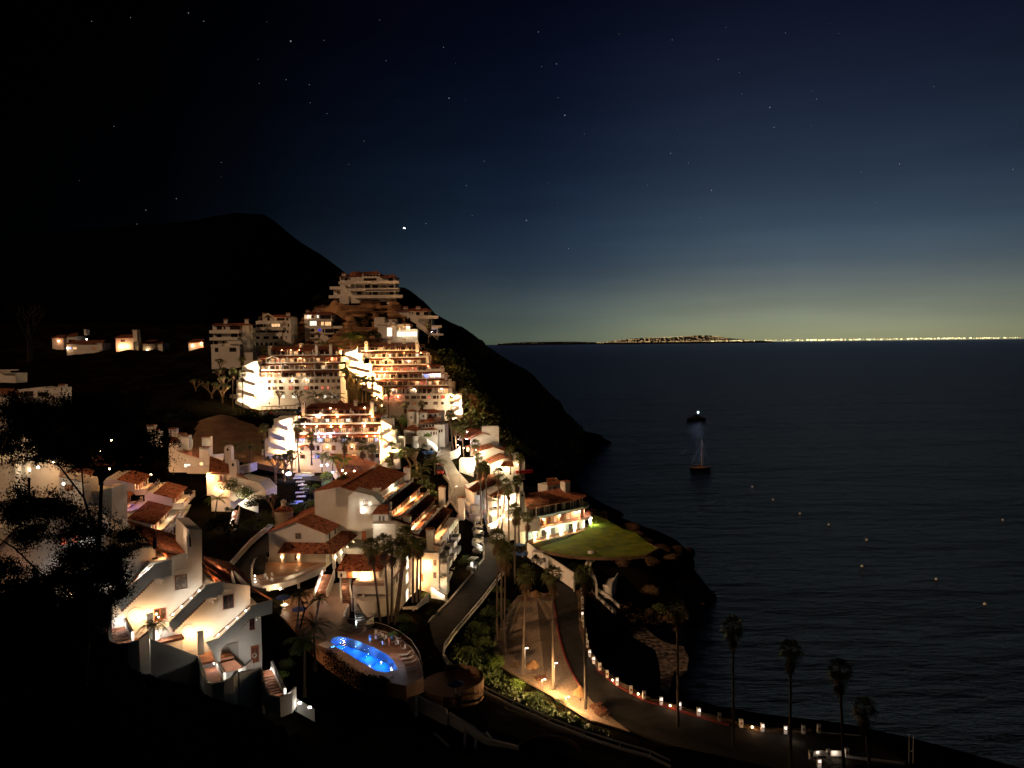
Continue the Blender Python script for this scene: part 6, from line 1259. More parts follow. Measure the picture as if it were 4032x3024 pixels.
# handrails and the lamps above the steps
for (a, b, y) in (((480,2328),(597,2223),.82),((664,2426),(799,2305),-.78),((840,2508),(983,2383),-2.38)):
    p, q = fi.L(*a, y), fi.L(*b, y); mb = MB(); mb.tube((p.x, y-.15, p.z), (q.x, y-.15, q.z), .07, n=6)
    for f in (.05,.35,.65,.95): z = p.z+(q.z-p.z)*f; x = p.x+(q.x-p.x)*f; mb.tube((x, y-.15, z), (x, y, z), .03, n=4)
    mb.build('handrail', 'wood', ri)
    for f, pw in ((.12, 30),(.36, 40),(.64, 60),(.88, 40)):
        x, z = p.x+(q.x-p.x)*f, p.z+(q.z-p.z)*f-.3; mb = MB(); mb.ball((x, y-.12, z+.12), .08, 6); mb.build('stair_lamp', 'bulbc', ri); plight(ri, (x, y-.3, z-.05), (1,.90,.74), pw*.32, .05)
# bright arched porches
for (u0, u1, u2, v0, vm, vb, y) in ((500,562,600,2398,2408,2500,.9),(715,760,795,2464,2478,2570,-.7)):
    p, q, r_ = fi.L(u0, v0, y), fi.L(u1, vm, y), fi.L(u2, vb, y); cx, rx = (p.x+q.x)/2, (q.x-p.x)/2
    MT['porchglow'] = MT.get('porchglow') or mat('porch_plaster', (.8,.74,.62), .8)
    mb = MB(); zb = fi.L(u0, vb, y).z
    mb.py([(p.x, zb), (q.x, zb)] + [(cx+rx*math.cos(math.pi*i/10), p.z-rx+rx*math.sin(math.pi*i/10)) for i in range(11)], y-.06, y-.01); mb.build('arch_porch', 'porchglow', ri)
    mb = MB(); zt = fi.L(u2, vm+5, y-1.3).z; mb.box(q.x+.2, r_.x, y-1.4, y-1.2, zb-.3, zt); mb.build('arch_pier', 'porchglow', ri)
    for k, (dx, dz, pw) in enumerate(((0, -1.1, 45),(1.2, -1.3, 45),(2.4,-1.5,28))):
        mb = MB(); mb.ball((cx+dx, y-.55, p.z+dz), .13, 8); mb.build('porch_lamp', 'bulby', ri); plight(ri, (cx+dx, y-.85, p.z+dz), (1,.58,.26), pw)
    p2 = fi.L(u0, vb, y); mb = MB(); mb.box(p2.x-.5, r_.x+3.0, y-3.0, y-.02, p2.z-.9, p2.z-.6); mb.build('landing', 'brick', ri)
# windows with arched surrounds
for (u0, u1, v0, v1, y, k, ar) in ((688,738,2268,2315,.9,'curtain',1),(605,655,2400,2438,.9,'litdim',0),(877,921,2345,2392,-.7,'glass',1),(983-2,1003,2433,2478,-2.3,'glass',0)):
    p, q = fi.L(u0, v0, y), fi.L(u1, v1, y); window(ri, p.x, q.x, q.z, p.z, y, k, 2, fr='woodred' if not ar else 'wood', arch=False)
    if ar:
        cx, rr_ = (p.x+q.x)/2, (q.x-p.x)/2+.12; ring = MB()
        for i in range(10):
            a0, a1 = math.pi*i/10, math.pi*(i+1)/10
            ring.add([(cx+r_*math.cos(a), yy, p.z-.05+r_*.85*math.sin(a)) for yy in (y-.09, y) for a, r_ in ((a0, rr_), (a1, rr_), (a1, rr_+.14), (a0, rr_+.14))], [(0,1,2,3),(0,4,5,1),(2,6,7,3),(4,7,6,5)])
        ring.box(p.x-.12, q.x+.12, y-.13, y, q.z-.14, q.z); ring.build('window_surround', 'trim', ri)
for (u, v, y) in ((641,2292,.9),(846,2366,-.7),(1016,2437,-2.3)):
    p = fi.L(u, v, y); mb = MB(); mb.px([(y, p.z-.3), (y-.35, p.z-.2), (y-.35, p.z+.25), (y, p.z+.3)], p.x-.22, p.x+.22); mb.build('vent_hood', 'stucco', ri)
# wooden door with wreath, entry niche
p, q = fi.L(987, 2545, -2.3), fi.L(1020, 2605, -2.3); mb = MB(); mb.box(p.x, q.x, -2.4, -2.3, q.z, p.z); d_ = mb.build('door', 'woodred', ri)
mb = MB(); mb.box(p.x+.12, (p.x+q.x)/2-.05, -2.42, -2.4, q.z+.2, p.z-.2); mb.box((p.x+q.x)/2+.05, q.x-.12, -2.42, -2.4, q.z+.2, p.z-.2); mb.build('door_panels', 'wood', d_)
mb = MB(); cx, cz = (p.x+q.x)/2-.1, (p.z+q.z)/2-.1; 
for i in range(16):
    a = 2*math.pi*i/16; mb.ball((cx+.24*math.cos(a), -2.48, cz+.24*math.sin(a)), .08, 5)
mb.build('wreath', 'cloth_white', ri)
mb = MB(); a_, b_ = fi.L(872, 2560, -2.3), fi.L(940, 2620, -2.3); mb.box(a_.x, b_.x, -2.38, -2.31, b_.z-.6, a_.z+.6); mb.build('entry_niche', 'kerb', ri)
ipoly('lower_floor', [(868,2612),(925,2598),(962,2632),(868,2652)], -4.0, -2.3, 'brick')
# curved retaining walls, stairs, low walls in front
def curved(name, pts, z_h0, h, t=.3):
    mb = MB(); P = []
    n = len(pts)
    for i in range(n-1):
        for k in range(4): P.append(pts[i].lerp(pts[i+1], k/4))
    P.append(pts[-1]); mb.band(P, z_h0, h, t); return wbuild(mb, name, 'stucco', ri2)
ri2 = empty('garden_walls', fi.P, 0, None, 'curved white garden walls and brick steps at the foot of the near white building', 'retaining wall')
curved('curved_wall', [atY(430,2480,84), atY(437,2530,83), atY(460,2543,82), atY(505,2540,81.5), atY(545,2528,82), atY(583,2495,83.5)], -7, .25)
curved('retaining_wall', [atY(588,2525,84), atY(690,2560,86), atY(782,2595,88), atY(800,2655,86), atY(812,2690,84.5)], -6, .3)
curved('curved_wall', [atY(806,2690,84.5), atY(840,2697,83.5), atY(880,2690,84), atY(915,2672,85), atY(933,2645,87)], -6, .2)
curved('garden_wall', [atY(938,2655,87), atY(1030,2632,91), atY(1036,2690,89)], -6, .2)
curved('curved_wall', [atY(1038,2700,89), atY(1060,2745,88), atY(1100,2752,88), atY(1145,2735,90), atY(1162,2712,92)], -2.2, .25)
curved('planter_wall', [atY(595,2485,87), atY(682,2465,92)], -4, .1); curved('planter_wall', [atY(940,2640,90), atY(965,2625,91), atY(990,2600,93)], -2, .1)
for (a, b, w, n) in ((atY(480,2530,84), atY(452,2470,88), 1.9, 6), (atY(845,2690,85.5), atY(815,2630,90), 1.9, 7), (atY(1090,2750,90), atY(1040,2640,95), 1.7, 11)):
    mb = MB(); stairs(mb, a, b, w, n); wbuild(mb, 'steps', 'brick', ri2)
    d = (b-a); d.z = 0; s = Vector((d.y, -d.x, 0)).normalized(); mb = MB(); mb.band([a + s*(w/2+.15), b + s*(w/2+.15)], -1.5, 1.0, .28); wbuild(mb, 'stair_parapet', 'stucco', ri2)
    mb = MB(); mb.tube(a + s*(w/2-.05) + Vector((0,0,.85)), b + s*(w/2-.05) + Vector((0,0,.85)), .05, n=5); wbuild(mb, 'handrail', 'metal', ri2)
    q = a.lerp(b, .8) + s*(w/2-.3) + Vector((0,0,.75)); mb = MB(); mb.ball(q, .07, 6); wbuild(mb, 'step_lamp', 'bulbc', ri2); plight(ri2, rel(ri2, q - s*.2), (1,.9,.82), 14)
    q = a + s*(w/2+.5) + Vector((0,0,.4)) + d.normalized()*-.4; plight(ri2, rel(ri2, q + Vector((0,-.4,.3))), (1,.95,.85), 12)
for (u, v, Y, pw) in ((560,2530,83.5,26),(900,2655,87.5,25),(945,2640,89,40),(1130,2730,90,8),(640,2500,88,20)): plight(ri2, rel(ri2, atY(u, v, Y)), (1,.92,.82), pw)
# tile roofs stepping down behind the gables, chimney slot, roof terraces
def iroof(pts, m='tile'): mb = MB(); P = [fi.L(u, v, y) for u, v, y in pts]; mb.roof(*P, .36, .09, .15); return mb.build('roof', m, ri)
iroof([(735,2192,1.0),(735,2120,13),(615,2085,13),(625,2168,1.0)]); iroof([(930,2310,-.6),(905,2215,12),(800,2190,9.5),(806,2222,1.0)], 'tile'); iroof([(985,2308,-.6),(960,2255,12),(905,2215,12),(930,2300,-.6)], 'tiledark')
iroof([(620,2165,2.5),(612,2085,16),(500,2050,16),(555,2105,5)])
ipoly('cornice', [(655,2208),(744,2190),(744,2178),(655,2195)], .75, 1.2, 'trim')
mb = MB(); p, q = fi.L(738, 2200, .5), fi.L(756, 2100, .5); cx = (p.x+q.x)/2; mb.py([(p.x, p.z), (q.x, p.z), (q.x, q.z-.6), (cx, q.z+.5), (p.x, q.z-.6)], .45, .9); mb.build('chimney_fin', 'trim', ri); mb = MB(); mb.py([(p.x+.25, q.z-1.6), (q.x-.15, q.z-1.6), (q.x-.15, q.z-.7), (cx, q.z), (p.x+.25, q.z-.7)], .40, .45); mb.build('flue_opening', 'black', ri)
for (a, b, y) in (((800,2210),(850,2292),-.5),((800,2240),(872,2290),-1.5),((985,2310),(1068,2360),-1.6),((612,2150),(670,2200),1.4)):
    p, q = fi.L(*a, y+4), fi.L(*b, y-1.5); mb = MB(); mb.tube(p, q, .12, n=4); mb.build('terrace_rail', 'woodred', ri)
plight(ri, fi.L(640, 2185, 1.5), (1,.5,.2), 14); plight(ri, fi.L(835, 2270, -1.5), (1,.5,.2), 14); plight(ri, fi.L(1000, 2345, -2), (1,.5,.2), 14); plight(ri, fi.L(690,2110,3), (1,.6,.35), 22); plight(ri, fi.L(880,2215,5), (1,.6,.35), 22)
umbrella(610, 2200, 42.6, .9, 'closed blue parasol on the top terrace of the near white building', 'navy', 2.4, True)
# small lit terrace wall at the lower right of the building
rl = wroot('low_wall', 1200, 2765, 92, 'short low wall with two bright lamps below the near white building', 'wall'); mb = MB(); mb.band([atY(1165,2755,93), atY(1235,2795,95)], -1.5, .2, .4); wbuild(mb, 'coping', 'trim', rl)
for (u, v) in ((1180,2768),(1220,2785)): q = atY(u, v, 91.5); mb = MB(); mb.box(-.18,.18,-.06,.06,-.08,.08); mb.build('lamp_box', 'bulbc', rl, loc=rel(rl, q)); plight(rl, rel(rl, q+Vector((0,-.4,.1))), (1,.95,.85), 4)
# further parts of the white building behind the dark tree
ri3 = wroot('stepped_apartments', 250, 2250, 108, 'pale gabled building with two orange windows half hidden by the dark tree', 'apartment building'); o5 = Vector(ri3.location)
fl = Fr(atY(250, 2250, 108), 28)
def lpoly(name, pts, y0, y1, m='stucco'):
    mb = MB(); pr = fl.xz(pts, y0); mb.py(pr, y0, y1); mb.v = [tuple(fl.W(p) - o5) for p in mb.v]; return mb.build(name, m, ri3)
lpoly('wall', [(-60,2500),(-60,2120),(60,2040),(130,2040),(390,2030),(430,2100),(430,2330),(330,2420),(250,2500)], 0, 8)
lpoly('wall', [(-60,2150),(-60,2000),(50,1990),(55,2050)], 3, 8); lpoly('stair_parapet', [(-40,2190),(62,2080),(70,2075),(70,2095),(-40,2215)], -1.6, -1.4); lpoly('coping', [(-40,2186),(66,2072),(70,2078),(-40,2193)], -1.7, -1.35, 'wood')
lpoly('stair_parapet', [(330,2190),(385,2135),(385,2160),(320,2215)], -1.6, -1.4)
for (u0, u1, v0, v1) in ((237,263,2093,2143),(281,307,2088,2137)):
    p, q = fl.L(u0, v0, 0), fl.L(u1, v1, 0); w_ = window(None, p.x, q.x, q.z, p.z, 0, 'litred', 1, fr='wood'); w_.location = fl.P - o5; w_.rotation_euler = (0,0,fl.a); w_.parent = ri3
for (u, v, pw, c) in ((75,2050,12,(1,.65,.3)),(350,2165,16,(.9,.95,1)),(225,2270,14,(.9,.93,1)),(300,2340,30,(1,.62,.3)),(40,2250,14,(1,.4,.16))):
    plight(ri3, fl.W(fl.L(u, v, -2.0)) - o5, c, pw)
mb = MB(); p = fl.W(fl.L(305, 2335, -.4)) - o5; mb.ball(p, .45, 10); mb.build('porch_lamp', 'bulby', ri3)
rv = wroot('village_house', 100, 1850, 150, 'pale house with a square window at the left edge behind the tree', 'house'); o6 = Vector(rv.location)
def vpoly(name, pts, Y, t=4, m='stucco'): mb = MB(); P = [atY(u, v, Y)-o6 for u, v in pts]; mb.py([(p.x, p.z) for p in P], P[0].y, P[0].y+t); return mb.build(name, m, rv)
vpoly('wall', [(-80,2050),(-80,1720),(20,1700),(95,1722),(100,1800),(60,1830),(60,2050)], 150); vpoly('wall', [(35,1860),(130,1810),(200,1810),(215,1850),(215,1880),(60,1880)], 152); vpoly('stair_parapet', [(-40,1790),(90,1768),(105,1775),(60,1800),(-40,1840)], 148, .3)
a, b = atY(11,1740,150)-o6, atY(44,1771,150)-o6; window(rv, a.x, b.x, b.z, a.z, (atY(11,1740,150)-o6).y, 'curtain', 2)
plight(rv, atY(20,1790,146)-o6, (1,.7,.36), 45)
# roofed cottage row behind the tree (lamps shine through the leaves)
rv2 = wroot('village_house', 270, 1900, 145, 'low house with a red tile roof and arched window behind the tree trunk', 'house'); o7 = Vector(rv2.location)
def v2poly(name, pts, Y, t=5, m='stucco'): mb = MB(); P = [atY(u, v, Y)-o7 for u, v in pts]; mb.py([(p.x, p.z) for p in P], P[0].y, P[0].y+t); return mb.build(name, m, rv2)
v2poly('wall', [(120,1960),(120,1830),(200,1815),(235,1830),(235,1900),(235,1960)], 150); v2poly('wall', [(232,2000),(232,1873),(330,1897),(335,2000)], 143); v2poly('wall', [(40,1860),(40,1835),(115,1835),(115,1880)], 156); v2poly('wall', [(330,2030),(330,1930),(385,1935),(440,1920),(440,2060)], 146); v2poly('pier', [(438,2090),(438,1910),(482,1915),(482,2090)], 150, 2)
mb = MB(); mb.roof(atY(230,1873,143), atY(335,1900,143), atY(375,1850,153), atY(300,1840,156), .42, .07, .15); mb.roof(atY(40,1835,155.5), atY(116,1835,155.5), atY(110,1815,160), atY(50,1812,160), .42, .07, .15); mb.roof(atY(360,1830,158), atY(560,1830,158), atY(560,1790,172), atY(360,1790,172), .42, .07, .15); wbuild(mb, 'roof', 'tile', rv2)
p, q = atY(255,1908,143)-o7, atY(288,1932,143)-o7; window(rv2, p.x, q.x, q.z, p.z, p.y, 'litdim', 2)
for (u, v, Y, pw, c) in ((212,1822,146,260,'y'),(432,1845,150,60,'w'),(438,1733,186,300,'w'),(250,1905,140,25,'c'),(150,1840,147,30,'c'),(120,1850,152,18,'c'),(395,1775,180,60,'w')):
    q = atY(u, v, Y); mb = MB(); mb.ball(q, .22, 8); wbuild(mb, 'wall_lamp', TONE[c][0], rv2); plight(rv2, rel(rv2, q + Vector((0,-.8,0))), TONE[c][1], pw)
rv3 = wroot('village_house', 60, 1560, 240, 'unlit houses with flat fronts and an arcaded chimney on the dark upper left', 'house'); o8 = Vector(rv3.location)
def v3poly(name, pts, Y, t=6, m='stucco'): mb = MB(); P = [atY(u, v, Y)-o8 for u, v in pts]; mb.py([(p.x, p.z) for p in P], P[0].y, P[0].y+t); return mb.build(name, m, rv3)
v3poly('wall', [(-60,1700),(-60,1540),(32,1553),(32,1700)], 236); v3poly('wall', [(60,1620),(60,1535),(160,1524),(195,1530),(240,1526),(240,1600)], 242); v3poly('tower', [(-60,1520),(-60,1470),(62,1470),(62,1508),(-20,1505)], 250); 
mb = MB()
for u in range(-5, 40, 9): a = atY(u, 1470, 249)-o8; mb.box(a.x, a.x+.25, a.y, a.y+1, a.z, a.z+1.1)
a, b = atY(-40,1460,249)-o8, atY(60,1455,249)-o8; mb.box(a.x, b.x, a.y, a.y+2, a.z, a.z+.3); mb.build('arcade', 'stucco', rv3)
mb = MB(); mb.roof(atY(-80,1553,235), atY(85,1550,235), atY(55,1530,245), atY(-80,1528,245), .5, .07, .15); wbuild(mb, 'roof', 'tiledark', rv3)
p, t = atY(248,1528,243)-o8, atY(248,1513,243)-o8; chimney(rv3, p.x, p.y, p.z-1, t.z, 2.0, 1.5)
for (u0, u1, v0, v1) in ((94,132,1540,1560),(148,185,1545,1562)): p, q = atY(u0,v0,242)-o8, atY(u1,v1,242)-o8; window(rv3, p.x, q.x, q.z, p.z, p.y, 'glass', 2)
# far houses on the dark slope
def far_house(label, u0, u1, vt, vb, Y, lamps, wins=(), tower=None):
    r = wroot('hillside_house', (u0+u1)/2, vb, Y, label, 'house', 'far houses on the dark hillside'); o9 = Vector(r.location)
    a, b = atY(u0, vt, Y)-o9, atY(u1, vb, Y)-o9; mb = MB(); mb.box(a.x, b.x, 0, 9, b.z-6, a.z); mb.build('wall', 'stucco', r)
    m_ = (a.x+b.x)/2; rb = MB(); rb.roof((a.x-.5,-.6,a.z-.1),(b.x+.5,-.6,a.z-.1),(b.x-1,4.5,a.z+1.8),(a.x+1,4.5,a.z+1.8),.6,.07,.15); rb.build('roof', 'tiledark', r)
    if tower: p, q = atY(tower[0], tower[2], Y)-o9, atY(tower[1], tower[3], Y)-o9; mb = MB(); mb.box(p.x, q.x, -.5, 3, q.z, p.z); mb.box(p.x-.3, q.x+.3, -.8, 3.3, p.z-.3, p.z); mb.build('tower', 'stucco', r)
    for (c0, c1, d0, d1, k) in wins: p, q = atY(c0, d0, Y)-o9, atY(c1, d1, Y)-o9; window(r, p.x, q.x, q.z, p.z, 0, k, 2)
    for (u, v, c, pw) in lamps: q = atY(u, v, Y)-o9; lamp(r, q.x, 0, q.z, c, pw, .3, .8)
far_house('far dark house with a bright lit strip of windows at its left end', 262, 405, 1353, 1378, 425, [(268,1371,'y',25)], [(261,283,1367,1376,'litblue'),(286,303,1366,1376,'litw'),(362,382,1366,1376,'litdim')], (386,405,1351,1380))
far_house('far house stepping up behind the strip lit one, nearly dark', 263, 302, 1323, 1353, 432, [(344,1336,'c',6)], [(270,298,1337,1350,'glass')], (333,342,1297,1320))
far_house('far pinkish house with a tall square tower beside lit garden', 455, 525, 1330, 1350, 415, [(476,1366,'r',300),(487,1365,'y',200),(505,1364,'y',90)], [(475,492,1338,1346,'litdim')], (524,543,1299,1345))
far_house('far low house with garden lights at its foot', 560, 640, 1352, 1362, 420, [(582,1379,'y',30),(618,1381,'b',60),(525,1380,'y',30)])
far_house('far small house among glowing palms left of the white towers', 742, 800, 1348, 1362, 400, [(795,1350,'r',260),(760,1361,'y',60)])
far_house('faint far house at the left edge of the dark slope', 205, 250, 1330, 1350, 440, [(233,1343,'r',40)])
# ================================================================== roads, lot, lawn, promenade
def sheet(name, pts, m, t=.12, **tg):
    mb = MB(); n = len(pts); mb.loop([p - Vector((0,0,t)) for p in pts], pts); return mb.build(name, m, None, **tg)
def ribbon(name, L, Rr_, m, t=.5, sub=4, **tg):
    """road surface between two edge lines (equal point counts)"""
    mb = MB()
    def rs(P): return [P[i].lerp(P[i+1], k/sub) for i in range(len(P)-1) for k in range(sub)] + [P[-1]]
    A, B = rs(L), rs(Rr_)
    for i in range(len(A)-1):
        a, b, c, d = A[i], B[i], B[i+1], A[i+1]; z = Vector((0,0,t)); mb.add([a-z,b-z,c-z,d-z,a,b,c,d], [(0,3,2,1),(4,5,6,7),(0,1,5,4),(1,2,6,5),(2,3,7,6),(3,0,4,7)])
    return mb.build(name, m, None, **tg)
def zz(l): return [atZ(u, v, z) for u, v, z in l]
# lower road: from under the camera up past the terraced block
RL = zz([(1900,3060,8),(1700,2880,8.5),(1600,2760,9),(1570,2690,9),(1575,2600,9.2),(1612,2528,9.5),(1680,2455,10),(1765,2370,10.5),(1850,2270,11.2),(1905,2200,12.2),(1905,2150,13),(1890,2110,13.6)])
RR = zz([(2700,3060,7.6),(2400,2945,7.8),(2000,2790,8.2),(1800,2670,8.7),(1742,2590,9.1),(1760,2520,9.5),(1825,2430,10),(1900,2340,10.5),(1975,2240,11.2),(2000,2185,12.2),(1995,2135,13),(1960,2085,13.6)])
ribbon('lower_road', RL, RR, 'asphalt', kind='structure', label='dark asphalt road bending past the terraced block')
UL = zz([(1890,2110,13.65),(1868,2060,16),(1800,2010,19),(1768,1960,21.5),(1770,1900,24),(1755,1850,26.5),(1718,1800,29),(1745,1755,30.6),(1765,1730,31.4)])
UR = zz([(1960,2085,13.65),(1935,2040,16),(1838,2000,19),(1835,1950,21.5),(1845,1900,24),(1800,1850,26.5),(1772,1800,29),(1778,1750,30.6),(1782,1728,31.4)])
ribbon('upper_road', UL, UR, 'concrete', kind='structure', label='pale concrete road curving up between the houses')
for nm, P, h in (('road_kerb', RL, .14), ('road_kerb', UL, .14)):
    mb = MB(); Q = [P[i].lerp(P[i+1], k/4) for i in range(len(P)-1) for k in range(4)] + [P[-1]]; mb.band(Q, -.4, h, .45); mb.build(nm, 'kerb', None, kind='structure', label='pale kerb along the road')
for i, (u, v) in enumerate(((1665,2530),(1677,2510),(1696,2485),(1710,2465))):
    a, b = atZ(u, v, 9.56), atZ(u+6, v-8, 9.56); mb = MB(); mb.band([a, b], 0, .006, .14); mb.build('road_marking', 'white', None, kind='structure', label='short white dash on the asphalt road')
for i, pts in enumerate(([(1700,1900),(1705,1903)],)): pass
# cream railing along the road
rp_ = zz([(2000,2240,11.4),(1960,2290,11),(1900,2370,10.5),(1850,2430,10.1),(1790,2500,9.7),(1752,2555,9.4),(1745,2590,9.2),(1765,2625,9.0),(1830,2680,8.8),(1920,2735,8.6),(2020,2785,8.4),(2160,2850,8.2),(2300,2905,8.0),(2440,2950,7.9),(2560,2985,7.8),(2640,3024,7.7)])
rf_ = empty('road_railing', rp_[0], 0, None, 'cream two bar railing along the outer edge of the road', 'railing')
mb = MB(); mb.band(rp_, .95, 1.1, .2); wbuild(mb, 'top_rail', 'trim', rf_); mb = MB(); mb.band(rp_, .0, .35, .25); wbuild(mb, 'lower_rail', 'trim', rf_)
mb = MB()
for i in range(len(rp_)-1):
    n = max(1, int((rp_[i+1]-rp_[i]).length/3))
    for k in range(n): q = rp_[i].lerp(rp_[i+1], k/n); mb.box(q.x-.06, q.x+.06, q.y-.06, q.y+.06, q.z+.35, q.z+.95)
wbuild(mb, 'posts', 'trim', rf_)
# gravel lot + promenade + kerbs
lot = zz([(u, v, zlot(v)) for u, v in [(2040,2345),(2110,2325),(2175,2350),(2187,2420),(2200,2500),(2225,2590),(2262,2670),(2330,2760),(2420,2835),(2480,2880),(2330,2835),(2230,2775),(2150,2722),(2050,2670),(1945,2610),(1940,2520),(1970,2430)]])
sheet('gravel_lot', lot, 'gravel', .3, kind='structure', label='raked sandy gravel lot between the palms')
PLn = zz([(u, v, zlot(v)-.07) for u, v in [(2150,2290),(2175,2350),(2187,2420),(2200,2500),(2225,2590),(2262,2670),(2330,2760),(2430,2850),(2640,2935),(2900,2990),(3120,3040),(3400,3080)]])
PRn = zz([(u, v, zlot(v)-.07) for u, v in [(2275,2290),(2282,2350),(2284,2420),(2288,2490),(2312,2570),(2352,2632),(2420,2690),(2530,2752),(2745,2818),(2990,2882),(3130,2892),(3330,2960)]])
ribbon('promenade', PLn, PRn, 'asphalt', kind='structure', label='dark promenade road beside the cove wall')
mb = MB(); mb.band(zz([(u, v, zlot(v)-.05) for u, v in [(2175,2350),(2187,2420),(2200,2500),(2225,2590),(2262,2670),(2300,2725)]]), 0, .2, .35); mb.build('red_kerb', 'redkerb', None, kind='structure', label='red painted kerb between gravel lot and promenade')
mb = MB(); mb.band(zz([(u, v, 4.7) for u, v in [(2352,2636),(2420,2694),(2530,2756),(2745,2822),(2870,2855)]]), 0, .22, .5); mb.build('red_kerb', 'redkerb', None, kind='structure', label='red edged kerb along the cove wall')
swp = [(2262,2280),(2282,2350),(2286,2420),(2292,2490),(2318,2566),(2358,2628),(2426,2685),(2536,2747),(2750,2812),(2995,2875),(3080,2878),(3195,2880)]
mb = MB(); mb.band(zz([(u, v, zlot(v)-.05) for u, v in swp]), -5.5, .25, .9); mb.build('sea_wall', 'cliff', None, label='dark sea wall holding the promenade above the cove', cat='sea wall')
# bollards: (u, v base, lit)
bol = [(2291,2335,0),(2292,2352,0),(2293,2372,0),(2293,2392,0),(2294,2415,0),(2293,2432,2),(2294,2447,0),(2300,2470,0),(2304,2500,0),(2308,2520,0),(2313,2548,0),(2322,2585,1),(2338,2612,1),(2362,2638,0),(2391,2667,0),(2430,2697,1),(2484,2730,0),(2536,2751,0),(2603,2774,1),(2676,2794,1),(2751,2818,1),(2833,2840,0),(2918,2863,0),(3002,2880,1),(3092,2889,1),(3163,2888,0),(3224,2885,0),(3192,2990,0),(3262,2984,0),(3334,2980,0),(3224,3022,1)]
def bollard_proto():
    r = empty('bollard', (0,0,0), 0); mb = MB(); mb.box(-.24,.24,-.24,.24,0,1.2); mb.box(-.28,.28,-.28,.28,1.2,1.28); mb.build('post', 'trim', r)
    mb = MB(); mb.box(-.12,.12,-.245,-.24,.55,.9); mb.box(-.16,-.12,-.26,-.24,.5,.95); mb.box(.12,.16,-.26,-.24,.5,.95); mb.build('plaque', 'wood', r); return r
B0 = bollard_proto(); BLp = []
for i, (u, v, lt) in enumerate(bol):
    b_ = B0 if i == 0 else copy_tree(B0); b_.location = atZ(u, v, zlot(v)+.15); b_['category'] = 'bollard'; b_['group'] = 'white posts along the promenade'; b_.rotation_euler = (0,0,rnd.uniform(-.15,.15))
    w = ['first','second','third','fourth','fifth','sixth','seventh','eighth','ninth','tenth','eleventh','twelfth','thirteenth','fourteenth','fifteenth','sixteenth','seventeenth','eighteenth','nineteenth','twentieth','twenty-first','twenty-second','twenty-third','twenty-fourth','twenty-fifth','twenty-sixth','twenty-seventh','twenty-eighth','twenty-ninth','thirtieth','thirty-first'][i]
    b_['label'] = f"{'glowing' if lt else 'unlit'} square white post, {w} along the cove wall from the lawn side"
    if lt:
        l = MB(); l.ball((0,-.36,1.0), .11, 8); l.build('light', 'glow', b_); plight(b_, (0,-.75,1.0), (1,.82,.7) , 4 if lt == 1 else 6)
for (u, v) in ((2412,2682),(2513,2737),(2639,2783),(2962,2868)):
    p = atZ(u, v, 5.1); r = empty('ground_lamp', p, 0, None, {2412:'low glowing lamp beside the post at the first bend of the cove wall',2513:'low glowing lamp in the plants between two unlit posts',2639:'low glowing lamp on the wall left of the solitary palm trunk',2962:'low glowing lamp among ivy near the far pier posts'}[u], 'ground lamp', 'low lamps on the cove wall'); mb = MB(); mb.ball((0,0,.2), .15, 8); mb.build('globe', 'bulbw', r); mb = MB(); mb.lathe([(.14,-.1),(.1,.02)], 8); mb.build('base', 'metal', r); plight(r, (0,-.6,.4), (1,.5,.24), 9)
# pier deck and frame at the right
pk = zz([(u, v, 4.72) for u, v in [(3110,2890),(3230,2886),(3390,2898),(3560,2990),(3590,3020),(3300,3010),(3180,2990)]]); sheet('pier_deck', pk, 'asphalt', .25, kind='structure', label='dark pier deck at the end of the promenade')
r = empty('pier_rail', pk[2], 0, None, 'pale low rail beams along the edge of the pier', 'railing'); mb = MB(); mb.band(zz([(3230,2885,4.9),(3290,2890,4.9),(3390,2898,4.9)]), 0, .14, .12); wbuild(mb, 'rail', 'trim', r); mb = MB(); mb.band(zz([(3334,2982,4.9),(3450,2998,4.9),(3560,3012,4.9)]), 0, .3, .3); wbuild(mb, 'rail', 'trim', r); mb = MB(); mb.band(zz([(3200,2980,4.9),(3260,2978,4.9),(3320,2980,4.9)]), .1, .9, .15); wbuild(mb, 'panel', 'trim', r)
plight(r, rel(r, atZ(3220, 2962, 5.6)), (1,.8,.6), 6); plight(r, rel(r, atZ(3290, 2968, 5.6)), (1,.8,.6), 6); plight(r, rel(r, atZ(3130, 2905, 5.4)), (1,.85,.6), 4)
p = atZ(3585, 3005, 4.8); r = empty('gangway_frame', p, 0, None, 'slender upright pale frame at the outer corner of the pier', 'frame'); mb = MB(); mb.tube((-.25,0,0),(-.25,0,4.2),.06); mb.tube((.35,0,0),(.35,0,4.2),.06); mb.tube((-.25,0,4.2),(.35,0,4.2),.06); mb.tube((-.25,0,1.6),(.35,0,1.9),.05); mb.build('frame', 'trim', r)
# lawn
lw = [(2120,2155),(2170,2140),(2240,2118),(2300,2090),(2318,2068),(2318,2035),(2345,2028),(2400,2050),(2450,2082),(2500,2095),(2530,2120),(2560,2142),(2590,2160),(2540,2188),(2450,2196),(2350,2196),(2250,2190),(2180,2178),(2130,2165)]
lwp = [atZ(u, v, 13.2) for u, v in lw]
sheet('lawn', lwp, 'lawn', .5, kind='structure', label='green clifftop lawn lit by the colonnade')
mb = MB(); mb.band([p + Vector((0,0,.02)) for p in lwp[11:] + lwp[:1]], -.6, .1, .4); mb.build('lawn_edge', 'cliff', None, kind='structure', label='low rim at the foot of the lawn')
